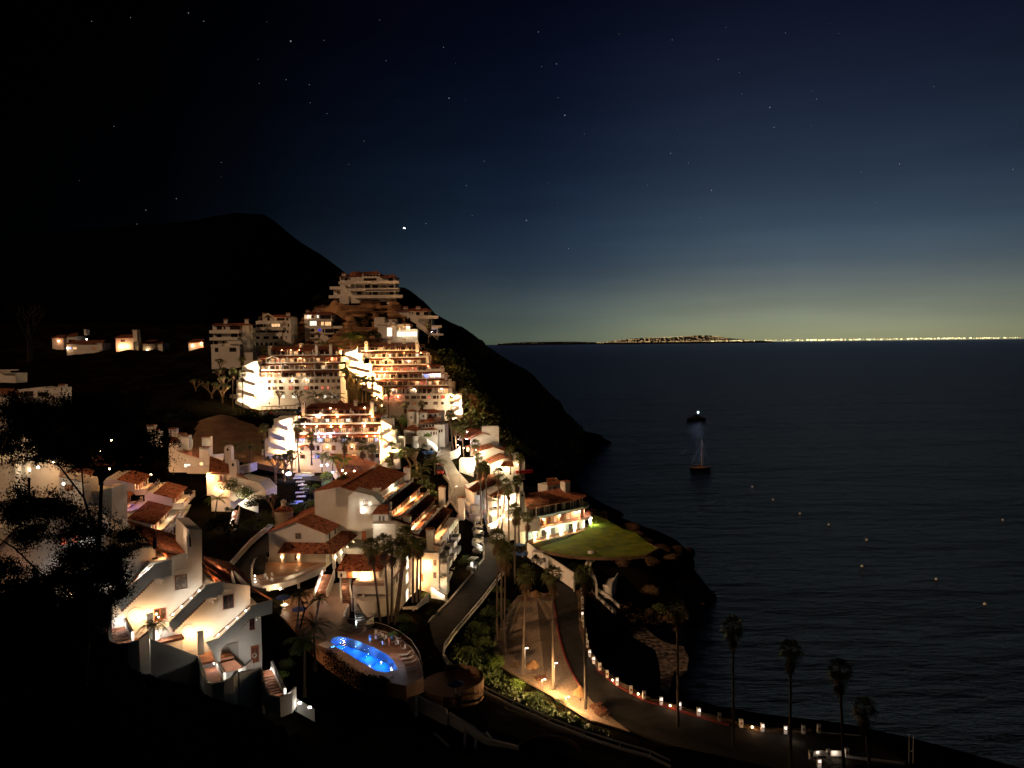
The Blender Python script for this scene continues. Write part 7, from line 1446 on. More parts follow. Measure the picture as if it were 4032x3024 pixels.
# rocks round the lawn headland and cove; each boulder a thing
def boulder(u, v, z, s, label, rot=0):
    r_ = random.Random(int(u*7+v)); bm = bmesh.new(); bmesh.ops.create_icosphere(bm, subdivisions=3, radius=1)
    ax = [Vector((r_.uniform(-1,1), r_.uniform(-1,1), r_.uniform(-1,1))).normalized() for _ in range(9)]
    for v_ in bm.verts:
        n = v_.co.normalized(); k = 1
        for i, a_ in enumerate(ax): k += .13*max(0, n.dot(a_))**3 * (1 if i % 2 else -1.6)
        v_.co = Vector((n.x*s[0], n.y*s[1], n.z*s[2]))*k
    me = bpy.data.meshes.new('boulder'); bm.to_mesh(me); bm.free(); me.materials.append(MT['rockdark']); o = bpy.data.objects.new('boulder', me); COL.objects.link(o); o.location = atZ(u, v, z); o.rotation_euler = (0,0,rot)
    return tag(o, label, 'rock', 'rocks round the lawn headland')
for (u, v, z, s, l) in ((2335,2025,12,(3.5,2.5,1.6),'pale rock at the back corner of the lawn beside the curved balcony'),(2385,2030,11.5,(4,2.4,1.5),'long pale rock on the back rim of the lawn'),(2480,2080,11,(3,2.2,1.6),'dark rock on the sea side rim of the lawn'),(2505,2110,11.5,(2.6,2,1.7),'rough upright rock where the lawn path bends'),(2540,2140,11.5,(3.2,2.2,1.4),'grassy rock at the outer end of the lawn'),(2610,2165,10.5,(4,2.6,1.3),'flat rock on the neck of the headland'),(2660,2172,9.5,(4,2.4,1.5),'reddish rock halfway along the headland tip'),(2708,2180,8,(2.6,2,1.8),'last rock at the tip of the headland'),
    (2440,2262,7,(3,2,3),'brown rock face block under the lawn above the beach stairs'),(2520,2270,5,(4,2.4,3.4),'orange brown crag below the middle of the lawn'),(2590,2290,3,(4,3,3),'craggy rock at the cove foot left of the surf'),(2660,2260,3,(3.5,2.5,3.6),'tall brown crag under the headland tip'),(2640,2370,.5,(3,2,1.2),'low rock in the water by the surf'),(2740,2380,.3,(3.4,2,1),'wave washed rock right of the surf'),(2560,2380,1,(4.5,2,.9),'flat shelf of rock at the end of the beach path'),(2470,2360,2,(3.4,1.8,1),'low ledge rock beside the beach stairs')):
    boulder(u, v, z, s, l, rnd.uniform(0, 3))
# surf in the cove
def blob(name, pts, z, m, **tg):
    mb = MB(); P = [atZ(u, v, z) for u, v in pts]; mb.add([tuple(p) for p in P], [tuple(range(len(P)))]); return mb.build(name, m, None, **tg)
blob('surf', [(2475,2478),(2500,2458),(2535,2462),(2560,2490),(2600,2520),(2650,2538),(2690,2545),(2712,2590),(2705,2640),(2680,2665),(2655,2640),(2640,2700),(2625,2745),(2603,2735),(2600,2650),(2592,2600),(2580,2560),(2540,2535),(2495,2510)], .12, 'foam', kind='stuff', label='wave foam curling into the small cove')
# beach stairs, parapets near the cove entrance
r = empty('beach_wall', atZ(2200,2220,12.6), 0, None, 'long cream parapet stepping down from the road to the beach stairs', 'wall')
for pts, h in (([(2078,2155,13.6),(2120,2188,13.2),(2160,2212,12.8)],1.1),([(2150,2205,12.8),(2205,2240,12.2),(2260,2278,11.4)],1.3),([(2258,2275,11.4),(2262,2300,10)],1.4),([(2322,2250,10),(2345,2300,8.6),(2350,2322,8)],1.2),([(2350,2322,7.6),(2400,2352,6.2),(2440,2390,4.5)],.5),([(2330,2328,7.0),(2375,2370,5.4),(2415,2408,4.0)],.3)):
    mb = MB(); mb.band(zz(pts), -2.5 if h > 1 else -.3, h, .35); wbuild(mb, 'wall', 'stucco', r)
mb = MB(); stairs(mb, atZ(2428,2398,3), atZ(2345,2325,7), 2.0, 20); wbuild(mb, 'steps', 'kerb', r)
r = empty('lookout', atZ(2400,2330,8), 0, None, 'small white walled lookout platform above the beach stairs', 'platform'); P = zz([(2375,2310,8.2),(2408,2318,8.2),(2432,2275,8.2),(2400,2270,8.2)])
mb = MB(); mb.pz([(p.x, p.y) for p in P], 5.6, 8.2); wbuild(mb, 'base', 'stucco', r); mb = MB(); mb.band([P[1], P[2]], 0, 1.2, .2); mb.band([P[0], P[1]], 0, .5, .2); wbuild(mb, 'parapet', 'trim', r)
r = empty('memorial_stair', atZ(2320,2230,10), 0, None, 'narrow pale stepped monument rising at the lower edge of the lawn', 'monument'); mb = MB(); mb.band([atZ(2305,2240,10), atZ(2322,2188,12.6)], -.6, .7, .5); mb.band([atZ(2322,2240,10), atZ(2332,2190,12.6)], -.6, .5, .4); wbuild(mb, 'side_wall', 'stucco', r); mb = MB(); a = atZ(2328,2186,12.7); mb.lathe([(.9,a.z-1.5),(.9,a.z+.9),(.5,a.z+1.2)], 8, a.x, a.y); wbuild(mb, 'finial', 'stucco', r)
# walls under the pool and below
r = empty('pool_terrace_wall', atZ(1300,2620,11), 0, None, 'white retaining walls stepping down below the pool hedge', 'retaining wall')
for pts, h, m in (([(1362,2612,12.2),(1420,2652,12),(1500,2700,11.6)],1.6,'stucco'),([(1545,2690,12),(1610,2730,11.6),(1640,2770,11.4)],2.2,'stucco'),([(1640,2770,10.6),(1700,2800,10),(1760,2830,9.6)],1.4,'stucco'),([(1770,2830,9.4),(1850,2880,9),(1920,2935,8.6),(2040,2965,8.4)],1.0,'stucco'),([(1830,2960,8),(1832,2900,8),(1870,2890,8)],1.2,'stucco'),([(1872,2975,8),(1874,2925,8),(1915,2905,8),(1975,2985,7.6),(2040,3010,7.4),(2090,3030,7.2)],.9,'stucco'),([(1340,2600,12.6),(1290,2570,13),(1200,2500,14)],.7,'retain')):
    mb = MB(); mb.band(zz(pts), -2.5, h, .4); wbuild(mb, 'wall', m, r)
# round lower terraces
for (cu, cv, z, rad, a0, a1, l, nm) in ((1780,2690,10.5,5.0,-1.2,1.9,'round dark terrace with a curved parapet below the pool','round_terrace'),(2160,2990,7.5,4.6,.2,2.9,'faint curved parapet of a second round terrace at the bottom edge','round_terrace')):
    c = atZ(cu, cv, z); pts = [Vector((c.x + rad*math.cos(a0+(a1-a0)*i/14), c.y + rad*math.sin(a0+(a1-a0)*i/14), z)) for i in range(15)]; r = empty(nm, c, 0, None, l, 'terrace'); mb = MB(); mb.band(pts, -3, 1.0, .25); wbuild(mb, 'parapet', 'retain', r); mb = MB(); mb.lathe([(.05, z-3), (rad-.1, z-3), (rad-.1, z), (.05, z)], 28, c.x, c.y); wbuild(mb, 'floor', 'brick', r)
umbrella(1795, 2735, 10.5, 1.3, 'drooping navy parasol on the round dark terrace below the pool', 'navy', 2.3)
# parking court with blue light
pc = zz([(1130,1880,27.5),(1290,1870,27.2),(1330,1910,25.5),(1330,1960,23.5),(1240,2010,22),(1150,2000,22),(1120,1940,24.5)]); 
grid_pts = pc; plight(None, atZ(1265, 1925, 27), (.1,.16,1.0), 420, .4); plight(None, atZ(1180, 1960, 26), (.1,.16,1.0), 200, .4); sheet('parking_court', pc, 'asphalt', .4, kind='structure', label='blue lit car park court in front of the lower terraced block')  # the two blue points are added fill without fixtures, boosting the court
r = empty('court_lamp', atZ(1137,1888,27.6), 0, None, 'dazzling blue white lamp globe at the car park court', 'lamp'); mb = MB(); mb.ball((0,0,1.6), .75, 14, .6); mb.build('globe', emit('blue_globe', (.55,.68,1.0), 26), r); mb = MB(); mb.tube((0,0,-1),(0,0,1.2),.08); mb.build('pole', 'metal', r); plight(r, (0,-1.6,2.2), (.14,.22,1.0), 420, .5)
r = wroot('court_building', 1200, 1885, 222, 'low flat building with lit blue windows at the back of the car park', 'building'); o = Vector(r.location); a, b = atY(1160,1868,222)-o, atY(1225,1895,222)-o; mb = MB(); mb.box(a.x, b.x, 0, 4, b.z-2, a.z); mb.build('wall', 'stucco', r)
for u in (1197, 1206, 1215): p, q = atY(u,1873,222)-o, atY(u+7,1890,222)-o; window(r, p.x, q.x, q.z, p.z, 0, 'litblue', 2)
plight(r, atY(1210,1880,219)-o, (.6,.7,1), 120)
p_ = atY(1116, 1858, 215); mb = MB(); mb.ball(p_, .3, 8); o = mb.build('string_lamp', 'bulbw', None); tag(o, 'small orange lamp above the bare tree by the car park', 'lamp'); plight(o, p_+Vector((0,-.5,0)), (1,.5,.3), 60)
# tan retaining slope at left + terraces of road at left
def slope(name, pts, m, label, cat=None):
    mb = MB(); P = [atY(*p) for p in pts]; mb.add([tuple(p) for p in P] + [tuple(p - Vector((0,-1.5,2))) for p in P], [(0,1,2,3),(7,6,5,4)] + [(i,(i+4),((i+1)%4)+4,(i+1)%4) for i in range(4)]); return mb.build(name, m, None, kind='structure', label=label)
patch('tan_slope', [GP(735,1790,232), GP(1035,1800,226), GP(1030,1665,250), GP(790,1640,254)], 'retain', .35, 1.0, kind='structure', label='tan stabilised slope above the left village')
slope('tan_slope_bench', [(1000,1820,222),(1130,1850,222),(1120,1800,228),(1000,1790,230)], 'retain', 'lower tan bench under the stabilised slope')
ribbon('hill_road', [atY(1000,1660,280), atY(1120,1668,278), atY(1180,1652,284), atY(1230,1645,286)], [atY(1000,1645,288), atY(1120,1652,287), atY(1180,1636,292), atY(1230,1630,294)], 'concrete', 1.5, kind='structure', label='hill road with parked carts below the upper left block')
ribbon('side_road', zz([(960,2320,18),(900,2250,18.6),(1000,2150,20),(1080,2080,21)]), zz([(1050,2330,17.6),(1040,2260,18.3),(1050,2180,19.6),(1110,2100,20.8)]), 'asphalt', kind='structure', label='unlit side road left of the club house')
a = zz([(860,2280,18.9),(905,2230,19.2),(985,2140,20.4),(1075,2062,22)]); r = empty('side_road_wall', a[0], 0, None, 'thin pale wall edging the unlit side road', 'wall'); mb = MB(); mb.band(a, -.5, .8, .35); wbuild(mb, 'coping', 'stucco', r)
# beds beside the big tan wall, low walls near the road
r = empty('planter', atZ(1600,2470,10.5), 0, None, 'long low planter walls with shrubs beside the pool house', 'planter')
for pts, h in (([(1585,2400,12),(1640,2395,11.6),(1686,2345,12)],.5),([(1640,2400,11),(1600,2450,10.6),(1575,2500,10)],.7),([(1560,2500,10),(1595,2420,11)],.5)):
    mb = MB(); mb.band(zz(pts), -1.5, h, .25); wbuild(mb, 'wall', 'stucco', r)
r = empty('road_side_wall', atZ(1835,1890,24), 0, None, 'curved pale planter kerb inside the bend of the upper road', 'wall'); mb = MB(); mb.band(zz([(1745,1870,25.5),(1768,1895,24.5),(1780,1930,23),(1772,1970,21.5),(1750,2000,20.5)]), -.4, .45, .4); wbuild(mb, 'kerb', 'kerb', r)

# flood lamps standing low at the foot of the gravel and street lamps on the upper road
for (u, v, z, h, c, pw, l) in ((2135,2740,5.2,2.8,(1,.58,.24),2100,'low flood lamp in the shrubs lighting the sandy gravel from the left'),(2228,2802,5,2.4,(1,.60,.28),900,'low flood lamp in the shrubs near the lower gravel corner'),(1812,1895,24.4,5,(1,.6,.28),300,'street lamp at the bend of the upper road'),(1792,1985,20.4,5,(1,.6,.28),260,'street lamp at the foot of the upper road'),(1800,1790,29,5,(1,.6,.28),220,'street lamp near the white ramp walls'),(1905,2060,16.2,5,(.85,.85,1),110,'cool street lamp beside the parked carts')):
    p = atZ(u, v, z); r = empty('flood_lamp' if h < 4 else 'street_lamp', p, 0, None, l, 'street lamp'); mb = MB(); mb.tube((0,0,-.5),(0,0,h),.05,.04,6); mb.tube((0,0,h),(.5,0,h+.1),.03); mb.build('pole', 'metal', r); mb = MB(); mb.box(.3,.65,-.12,.12,h,h+.12); mb.build('lamp_head', 'glow', r); plight(r, (.5,0,h-.25), c, pw, .12)

for (u, v, Y, pw, c) in ((1650,1840,230,150,'y'),(1600,1895,223,120,'y'),(1700,1930,217,140,'y'),(1545,1775,232,200,'y'),(1500,1655,296,120,'y'),(1420,1585,294,190,'y'),(1590,1650,298,90,'y'),(1160,1595,291,22,'w'),(1060,1595,291,22,'w'),(930,1580,290,25,'c'),(1275,1845,210,150,'y'),(1370,1895,204,120,'y'),(950,1940,182,45,'y'),(1050,2035,174,30,'y'),(880,1960,182,60,'y'),(1840,1930,210,130,'y'),(1890,1870,229,130,'y'),(1985,2110,194,90,'y'),(1700,2320,163,90,'y'),(1625,2400,148,50,'y'),(1845,2220,180,60,'y'),(1300,2450,138,50,'w'),(1180,2400,144,45,'w'),(1230,2270,163,60,'w'),(1100,2260,158,50,'w'),(1400,1370,336,130,'y'),(1330,1390,330,110,'y'),(1710,1400,344,50,'w'),(1860,1580,316,500,'w'),(1800,1650,300,120,'y'),(1950,1690,290,260,'w'),(1790,1430,338,120,'w'),(2050,1800,268,260,'w')):
    plight(None, atY(u, v, Y), TONE[c][1], pw, .3, 'fill_light')  # fill points without fixtures, added to brighten planting, walls and slopes
# ================================================================== plants
def fan_crown(seed, n=34, skirt=26):
    r = random.Random(seed); live, dead = MB(), MB()
    def fan(mb, base, d, L, W_, droop, m=9):
        d = Vector(d).normalized(); s = d.cross(Vector((0,0,1)));  s = s.normalized() if s.length > .05 else Vector((1,0,0)); upv = s.cross(d).normalized()
        hub = base + d * L * .45
        mb.add([base - s*.02, base + s*.02, hub + s*.03, hub - s*.03], [(0,1,2,3)])
        for k in range(m):
            a = (k/(m-1) - .5) * 2.5; dd = (d*math.cos(a) + s*math.sin(a)).normalized()
            ll = L*.62*(1 - .25*abs(a)/1.25) * r.uniform(.85,1.1); q = (d*math.cos(a+.13) + s*math.sin(a+.13)).normalized(); q2 = (d*math.cos(a-.13) + s*math.sin(a-.13)).normalized()
            mid = hub + dd*ll*.62 + upv*.04; tip = hub + dd*ll - Vector((0,0,droop*ll*r.uniform(.6,1.3)))
            mb.add([hub, hub + q*ll*.55 + Vector((0,0,-droop*.15)), tip, hub + q2*ll*.55 + Vector((0,0,-droop*.15))], [(0,1,2,3)])
    for i in range(n):
        a = i*2.399 + r.uniform(-.2,.2); e = math.radians(78 - 118*(i/n)**.9 + r.uniform(-8,8)); d = (math.cos(a)*math.cos(e), math.sin(a)*math.cos(e), math.sin(e))
        fan(live, Vector((0,0,.1)), d, r.uniform(1.45,1.9), .9, .35 + .4*(i/n))
    for i in range(skirt):
        a = i*2.399 + r.uniform(-.3,.3); e = math.radians(-48 - 36*r.random()); d = (math.cos(a)*math.cos(e), math.sin(a)*math.cos(e), math.sin(e))
        fan(dead, Vector((0,0,-.15-.9*r.random())), d, r.uniform(.9,1.35), .5, .25, 6)
    return live, dead
def feather_crown(seed, n=18, L=3.0, droop=1.0, w=.55):
    r = random.Random(seed); mb = MB()
    for i in range(n):
        a = i*2.399 + r.uniform(-.15,.15); e0 = math.radians(r.uniform(25, 80) - 30*(i/n)); ll = L*r.uniform(.85,1.1); p = Vector((0,0,.1)); e = e0; segs = 9
        for k in range(segs):
            d = Vector((math.cos(a)*math.cos(e), math.sin(a)*math.cos(e), math.sin(e))); q = p + d*ll/segs; s = Vector((-math.sin(a), math.cos(a), 0)); wd = w*math.sin(math.pi*(k+.8)/(segs+.6))
            for sg in (-1, 1):
                for j in range(3):
                    f = j/3; b = p.lerp(q, f); b2 = p.lerp(q, f+.22); t = b + s*sg*wd + d*.22 - Vector((0,0,wd*.55*r.uniform(.6,1.3))); mb.add([b, b2, t], [(0,1,2)])
            mb.add([p - s*.03, p + s*.03, q + s*.02, q - s*.02], [(0,1,2,3)])
            p = q; e -= math.radians(13*droop)
    return mb
def trunk_mesh(r0=.24, r1=.17, seed=0, n=8, segs=10):
    r = random.Random(seed); mb = MB(); ring = []
    for k in range(segs+1):
        f = k/segs; rr = (r0*(1+.6*(1-min(1, f*8)))) if f < .125 else r0 + (r1-r0)*f; ring.append([(rr*math.cos(2*math.pi*i/n), rr*math.sin(2*math.pi*i/n), f) for i in range(n)])
    mb.add([p for q in ring for p in q], [(k*n+i, k*n+(i+1)%n, (k+1)*n+(i+1)%n, (k+1)*n+i) for k in range(segs) for i in range(n)]); return mb
def hide_proto(o): return o
FAN = [fan_crown(s) for s in (1,2,3)]; FEA = [feather_crown(11, 18, 3.0, 1.0), feather_crown(12, 20, 3.4, .8), feather_crown(13, 26, 3.6, .75, .5)]
TRK = trunk_mesh()
MESH = {}
def mesh_obj(key, mbf, m, name):
    if key not in MESH:
        mb = mbf; me = bpy.data.meshes.new(name); me.from_pydata([tuple(p) for p in mb.v], [], mb.f); me.update(); me.materials.append(MT[m]); MESH[key] = me
    o = bpy.data.objects.new(name, MESH[key]); COL.objects.link(o); return o
def palm(kind, uc, vc, ub, vb, Y, label, s=1.0, leaf='palm', skirt=True, group=None, tr=1.0):
    top, base = atY(uc, vc, Y), atY(ub, vb, Y)
    r = empty({'fan': 'fan_palm', 'queen': 'feather_palm', 'date': 'date_palm'}[kind], base, rnd.uniform(0, 6), None, label, 'palm tree', group or {'fan': 'tall fan palms', 'queen': 'feathery palms', 'date': 'date palms'}[kind])
    inv = Matrix.Rotation(-r.rotation_euler.z, 4, 'Z'); ax = inv @ (top - base)
    t = mesh_obj('trunk', TRK, 'trunk', 'trunk'); t.parent = r; low = ax.normalized()*-1.5; t.location = low; t.rotation_euler = ax.to_track_quat('Z', 'Y').to_euler(); t.scale = (tr, tr, (ax - low).length)
    i = rnd.randrange(3)
    if kind == 'fan':
        c = mesh_obj(('fan', i, leaf), FAN[i][0], leaf, 'crown'); c.parent = r; c.location = ax; s = s*1.05 if Y < 190 else min(s, 1.3)*.95 if Y < 270 else min(s, 1.4)*.85; c.scale = (s,)*3
        if skirt: d = mesh_obj(('skirt', i), FAN[i][1], 'dead', 'dead_frond_skirt'); d.parent = r; d.location = ax; d.scale = (s*1.2, s*1.2, s*1.4)
    else:
        i = 2 if kind == 'date' else i % 2
        c = mesh_obj(('fea', i, leaf), FEA[i], leaf, 'crown'); c.parent = r; c.location = ax; c.scale = (s,)*3
    return r
P_ = palm
# beach palms
P_('fan',1957,2118,1957,2536,153,'tall fan palm rooted at the top left corner of the gravel lot',1.35)
P_('fan',1975,2160,1975,2478,158,'fan palm behind the first at the left edge of the gravel lot',1.3)
P_('fan',1990,2175,1987,2600,146,'fan palm with the lowest base on the left edge of the gravel lot',1.35)
P_('fan',2028,2010,2027,2366,178,'very tall fan palm whose crown reaches the arched chimney of the seaside building',1.2)
P_('fan',2077,2040,2076,2187,194,'fan palm standing before the corner of the colonnade',1.25)
P_('fan',2071,2262,2056,2671,137,'fan palm beside the glowing thatched shade on the gravel',1.3)
P_('fan',2176,2265,2178,2736,131,'fan palm with a slim lamp pole behind it at the lit end of the gravel',1.25)
P_('fan',2302,2262,2305,2803,124,'fan palm at the far right end of the gravel lot beside the benches',1.2)
P_('fan',2667,2403,2671,2960,118,'lone fan palm rising through the low lamps of the cove wall',1.15)
P_('fan',2886,2470,2888,2990,112,'first of the dim palms standing over the black water right of the cove',1.1)
P_('fan',3112,2560,3112,3080,104,'second of the dim palms over the black water',1.1)
P_('fan',3306,2640,3326,3120,100,'third of the dim palms, its trunk crossing the pier',1.1)
P_('fan',3403,2790,3435,3150,95,'last and lowest of the dim palms by the pier',1.0)
for i, (a, b, c, d, Y, l) in enumerate(((1462,2155,1500,2462,139,'leaning fan palm nearest the hipped tile roof by the pool'),(1512,2140,1531,2465,139,'fan palm in the middle of the clump behind the pool'),(1545,2160,1541,2466,141,'straight fan palm just right of the clump centre behind the pool'),(1588,2168,1552,2462,139,'fan palm leaning right in the clump behind the pool'),(1600,2110,1562,2458,142,'tallest fan palm of the clump, its trunk leaning furthest right'),
    (1627,2140,1626,2392,157,'first slim palm against the dazzling end wall'),(1645,2148,1641,2378,158,'second slim palm against the dazzling end wall'),(1658,2142,1655,2352,160,'third slim palm against the dazzling end wall, beside the green bush'))):
    P_('fan',a,b,c,d,Y,l,[1.25,1.35,1.2,1.15,1.4,1.0,1.05,1.0][i])
for (a, b, c, d, Y, l, s) in ((1890,1845,1895,2052,200,'fan palm in front of the left red roofed wing',1.15),(1910,1842,1922,2070,199,'taller neighbour of the palm before the left red roofed wing',1.1),(1963,1865,1961,2077,199,'fan palm before the gap between the two red roofed wings',1.25),(1992,1905,1976,2077,198.5,'leaning fan palm before the lit court wall',1.2),(2035,1895,2035,2000,201,'fan palm before the arched chimney of the seaside building',1.2),(2003,1930,2003,2112,197,'slim fan palm beside the lamp lit court',1.0),(2042,2020,2044,2125,196,'short fan palm at the near corner of the seaside building',1.15),
    (1771,1632,1785,1785,256,'tall fan palm at the top of the upper road',1.35),(1790,1678,1800,1817,252,'fan palm by the white ramp wall, left one',1.3),(1817,1692,1832,1862,246,'tall fan palm before the violet lit porch',1.35),(1870,1750,1867,1842,238,'fan palm in front of the middle gabled house',1.3),(1882,1800,1880,1880,234,'fan palm before the dazzling ramp walls',1.2),(1905,1835,1903,1885,231,'bushy fan palm below the lowest gabled house',1.25),(2010,1772,2010,1850,236,'fan palm against the chimney of the lowest gabled house',1.3),(2047,1802,2047,1865,236,'fan palm at the right end of the lowest gabled house',1.2),(1852,1637,1855,1685,290,'fan palm on the dark slope above the gabled houses',1.6),(1825,1540,1825,1630,312,'fan palm by the glowing zigzag stair at the far right',1.4),
    (1362,1462,1372,1582,298,'leftmost of five palms before the blazing stair court',1.6),(1402,1482,1404,1575,298,'second of five palms before the blazing stair court',1.6),(1429,1500,1427,1588,298,'third of five palms before the blazing stair court',1.4),(1441,1492,1441,1588,299,'fourth of five palms before the blazing stair court',1.3),(1466,1497,1470,1588,298,'rightmost of five palms before the blazing stair court',1.5),
    (955,1472,956,1612,293,'fan palm in front of the left white zigzag stair',1.4),(917,1462,917,1602,294,'bushy fan palm left of the white zigzag stair',1.6),(954,1412,957,1452,318,'fan palm under the leftmost white tower',1.7),(1043,1382,1043,1412,330,'palm at the foot of the second white tower',1.6),
    (1167,1680,1177,1840,224,'fan palm before the left end of the lower terraced block',1.3),(1225,1722,1227,1812,223,'fan palm before the gable window of the lower terraced block',1.25),(1357,1737,1357,1800,223,'fan palm before the right half of the lower terraced block',1.3),(1040,1687,1041,1815,224,'fan palm left of the lower zigzag stair',1.25),(1425,1757,1428,1812,222,'fan palm right of centre before the lower terraced block',1.3),(1465,1770,1470,1850,219,'fan palm with a bare trunk at the right end of the lower terraced block',1.45),
    (1529,1535,1531,1640,316,'fan palm before the left rooms of the upper right block',1.5),(1595,1595,1594,1640,316,'low fan palm before the basement of the upper right block',1.5),(1660,1592,1660,1630,316,'low fan palm above the round tower villa',1.5),(1587,1652,1589,1690,262,'yellow green palm beside the round tower villa',1.3),(1562,1720,1563,1760,240,'fan palm beside the very bright stair of the lower block',1.3),(1510,1612,1512,1650,300,'palm left of the round tower villa slope',1.2),
    (1687,1280,1688,1338,345,'palm before the unlit cantilevered villa',1.4),(1541,1720+40,1545,1810,226,'palm under the very bright stair',1.2)):
    P_('fan', a, b, c, d, Y, l, s, 'leaf2' if 'yellow' in l else 'palm')
for (k, a, b, c, d, Y, l, s, lf) in (('queen',1267,1797,1269,1892,212,'green feather palm left of centre at the blue lit car park',1.25,'leaf2'),('queen',1312,1812,1307,1885,211,'green feather palm in the middle of the car park row',1.25,'leaf2'),('queen',1352,1820,1352,1875,210,'green feather palm before the white lanterns',1.2,'leaf2'),('queen',1225,1900+25,1255,1990,196,'low feather palm over the parked carts',1.0,'leaf2'),('queen',1227,1985,1228,2010,188,'small feather palm behind the club house ridge',1.0,'leaf2'),('fan',1352,1900,1352,1975,186,'dark fan palm between the club house roof and the gable end',1.35,'palm'),
    ('queen',1381,1337,1381,1390,338,'large feather palm on the slope right of the third tower',2.3,'leaf2'),('queen',1322,1375,1322,1395,334,'feather palm at the foot of the third tower',1.9,'leaf2'),('queen',1280,1360,1280,1380,334,'darker feather palm before the third tower',1.8,'palm'),('date',1712,1820,1712,1850,233,'date palm with arching fronds beside the upper road',1.35,'palm'),('date',1660,1850,1660,1875,228,'date palm in the planted bank left of the road',1.3,'palm'),('date',1645,1880,1645,1900,222,'second date palm in the planted bank',1.2,'palm'),('date',920,1770,920,1800,214,'dark date palm beneath the tan slope',1.2,'palm'),('date',985,1770,985,1800,214,'second dark date palm beneath the tan slope',1.3,'palm'),('date',1245,1565,1245,1590,293,'drooping palm before the arched basement windows',1.6,'palm'),('date',1315,1572,1315,1590,293,'wide drooping palm at the right end of the arched windows',1.7,'palm'),('queen',855,1970,848,2020,166,'bright feather palm by the lit garden stair of the left village',.95,'leaf2'),
    ('queen',1200,2530,1200,2700,100,'big green feather palm rising left of the pool',1.15,'leaf'),('queen',1235,2470,1240,2600,106,'dark feather palm behind the big one left of the pool',1.0,'leaf3'),('queen',605,2470,607,2620,86,'slender small palm before the glowing left porch',.75,'palm'),('queen',1180,2350,1172,2440,125,'spiky plant palm on the plaza, left head',.75,'leaf3'),('queen',1258,2365,1240,2450,124,'spiky plant palm on the plaza, right head',.7,'leaf3')):
    P_(k, a, b, c, d, Y, l, s, lf, tr=.8)
# ---- leafy shrubs and trees
def leafcloud(seed, n, size, squash=.75, clumps=9):
    r = random.Random(seed); mb = MB(); cs = []
    for i in range(clumps):
        a, e = r.uniform(0, 6.28), r.uniform(-.3, 1.4); q = r.uniform(.35,.72); cs.append((Vector((math.cos(a)*math.cos(e)*q, math.sin(a)*math.cos(e)*q, math.sin(e)*q*squash + .25)), r.uniform(.28,.48)))
    for i in range(n):
        c, rad = r.choice(cs); d = Vector((r.gauss(0,1), r.gauss(0,1), r.gauss(0,1))).normalized(); p = c + d*rad*r.uniform(.75,1.05); p.z = max(p.z, .02)
        a = d.orthogonal().normalized(); b = d.cross(a); th = r.uniform(0, 6.28); a, b = a*math.cos(th)+b*math.sin(th), -a*math.sin(th)+b*math.cos(th); n_ = (d*.4 + Vector((r.uniform(-1,1), r.uniform(-1,1), r.uniform(-1,1)))*.6).normalized()
        a = n_.orthogonal().normalized(); b = n_.cross(a); s = size*r.uniform(.6,1.3)
        mb.add([p - a*s*.5, p + b*s*.35, p + a*s*.9, p - b*s*.35], [(0,1,2,3)])
    return mb
BU = [leafcloud(21, 900, .10), leafcloud(22, 1100, .085, .6, 13), leafcloud(23, 800, .12, .9, 7)]
TR1 = trunk_mesh(.12, .06)
def bush(name, u, v, Y, s, label, leaf='leaf', cat='shrub', grp='garden shrubs', sz=None, trunk=0):
    b = atY(u, v, Y); r = empty(name, b, rnd.uniform(0,6), None, label, cat, grp); i = rnd.randrange(3)
    if trunk: t = mesh_obj('btrunk', TR1, 'bark', 'trunk'); t.parent = r; t.scale = (s*.7, s*.7, trunk+s*.4); t.location = (0,0,-.3)
    c = mesh_obj(('bu', i, leaf), BU[i], leaf, 'foliage'); c.parent = r; c.scale = (s, s, s*(sz or 1)); c.location = (0,0,trunk-.2)
    return r
B_ = bush
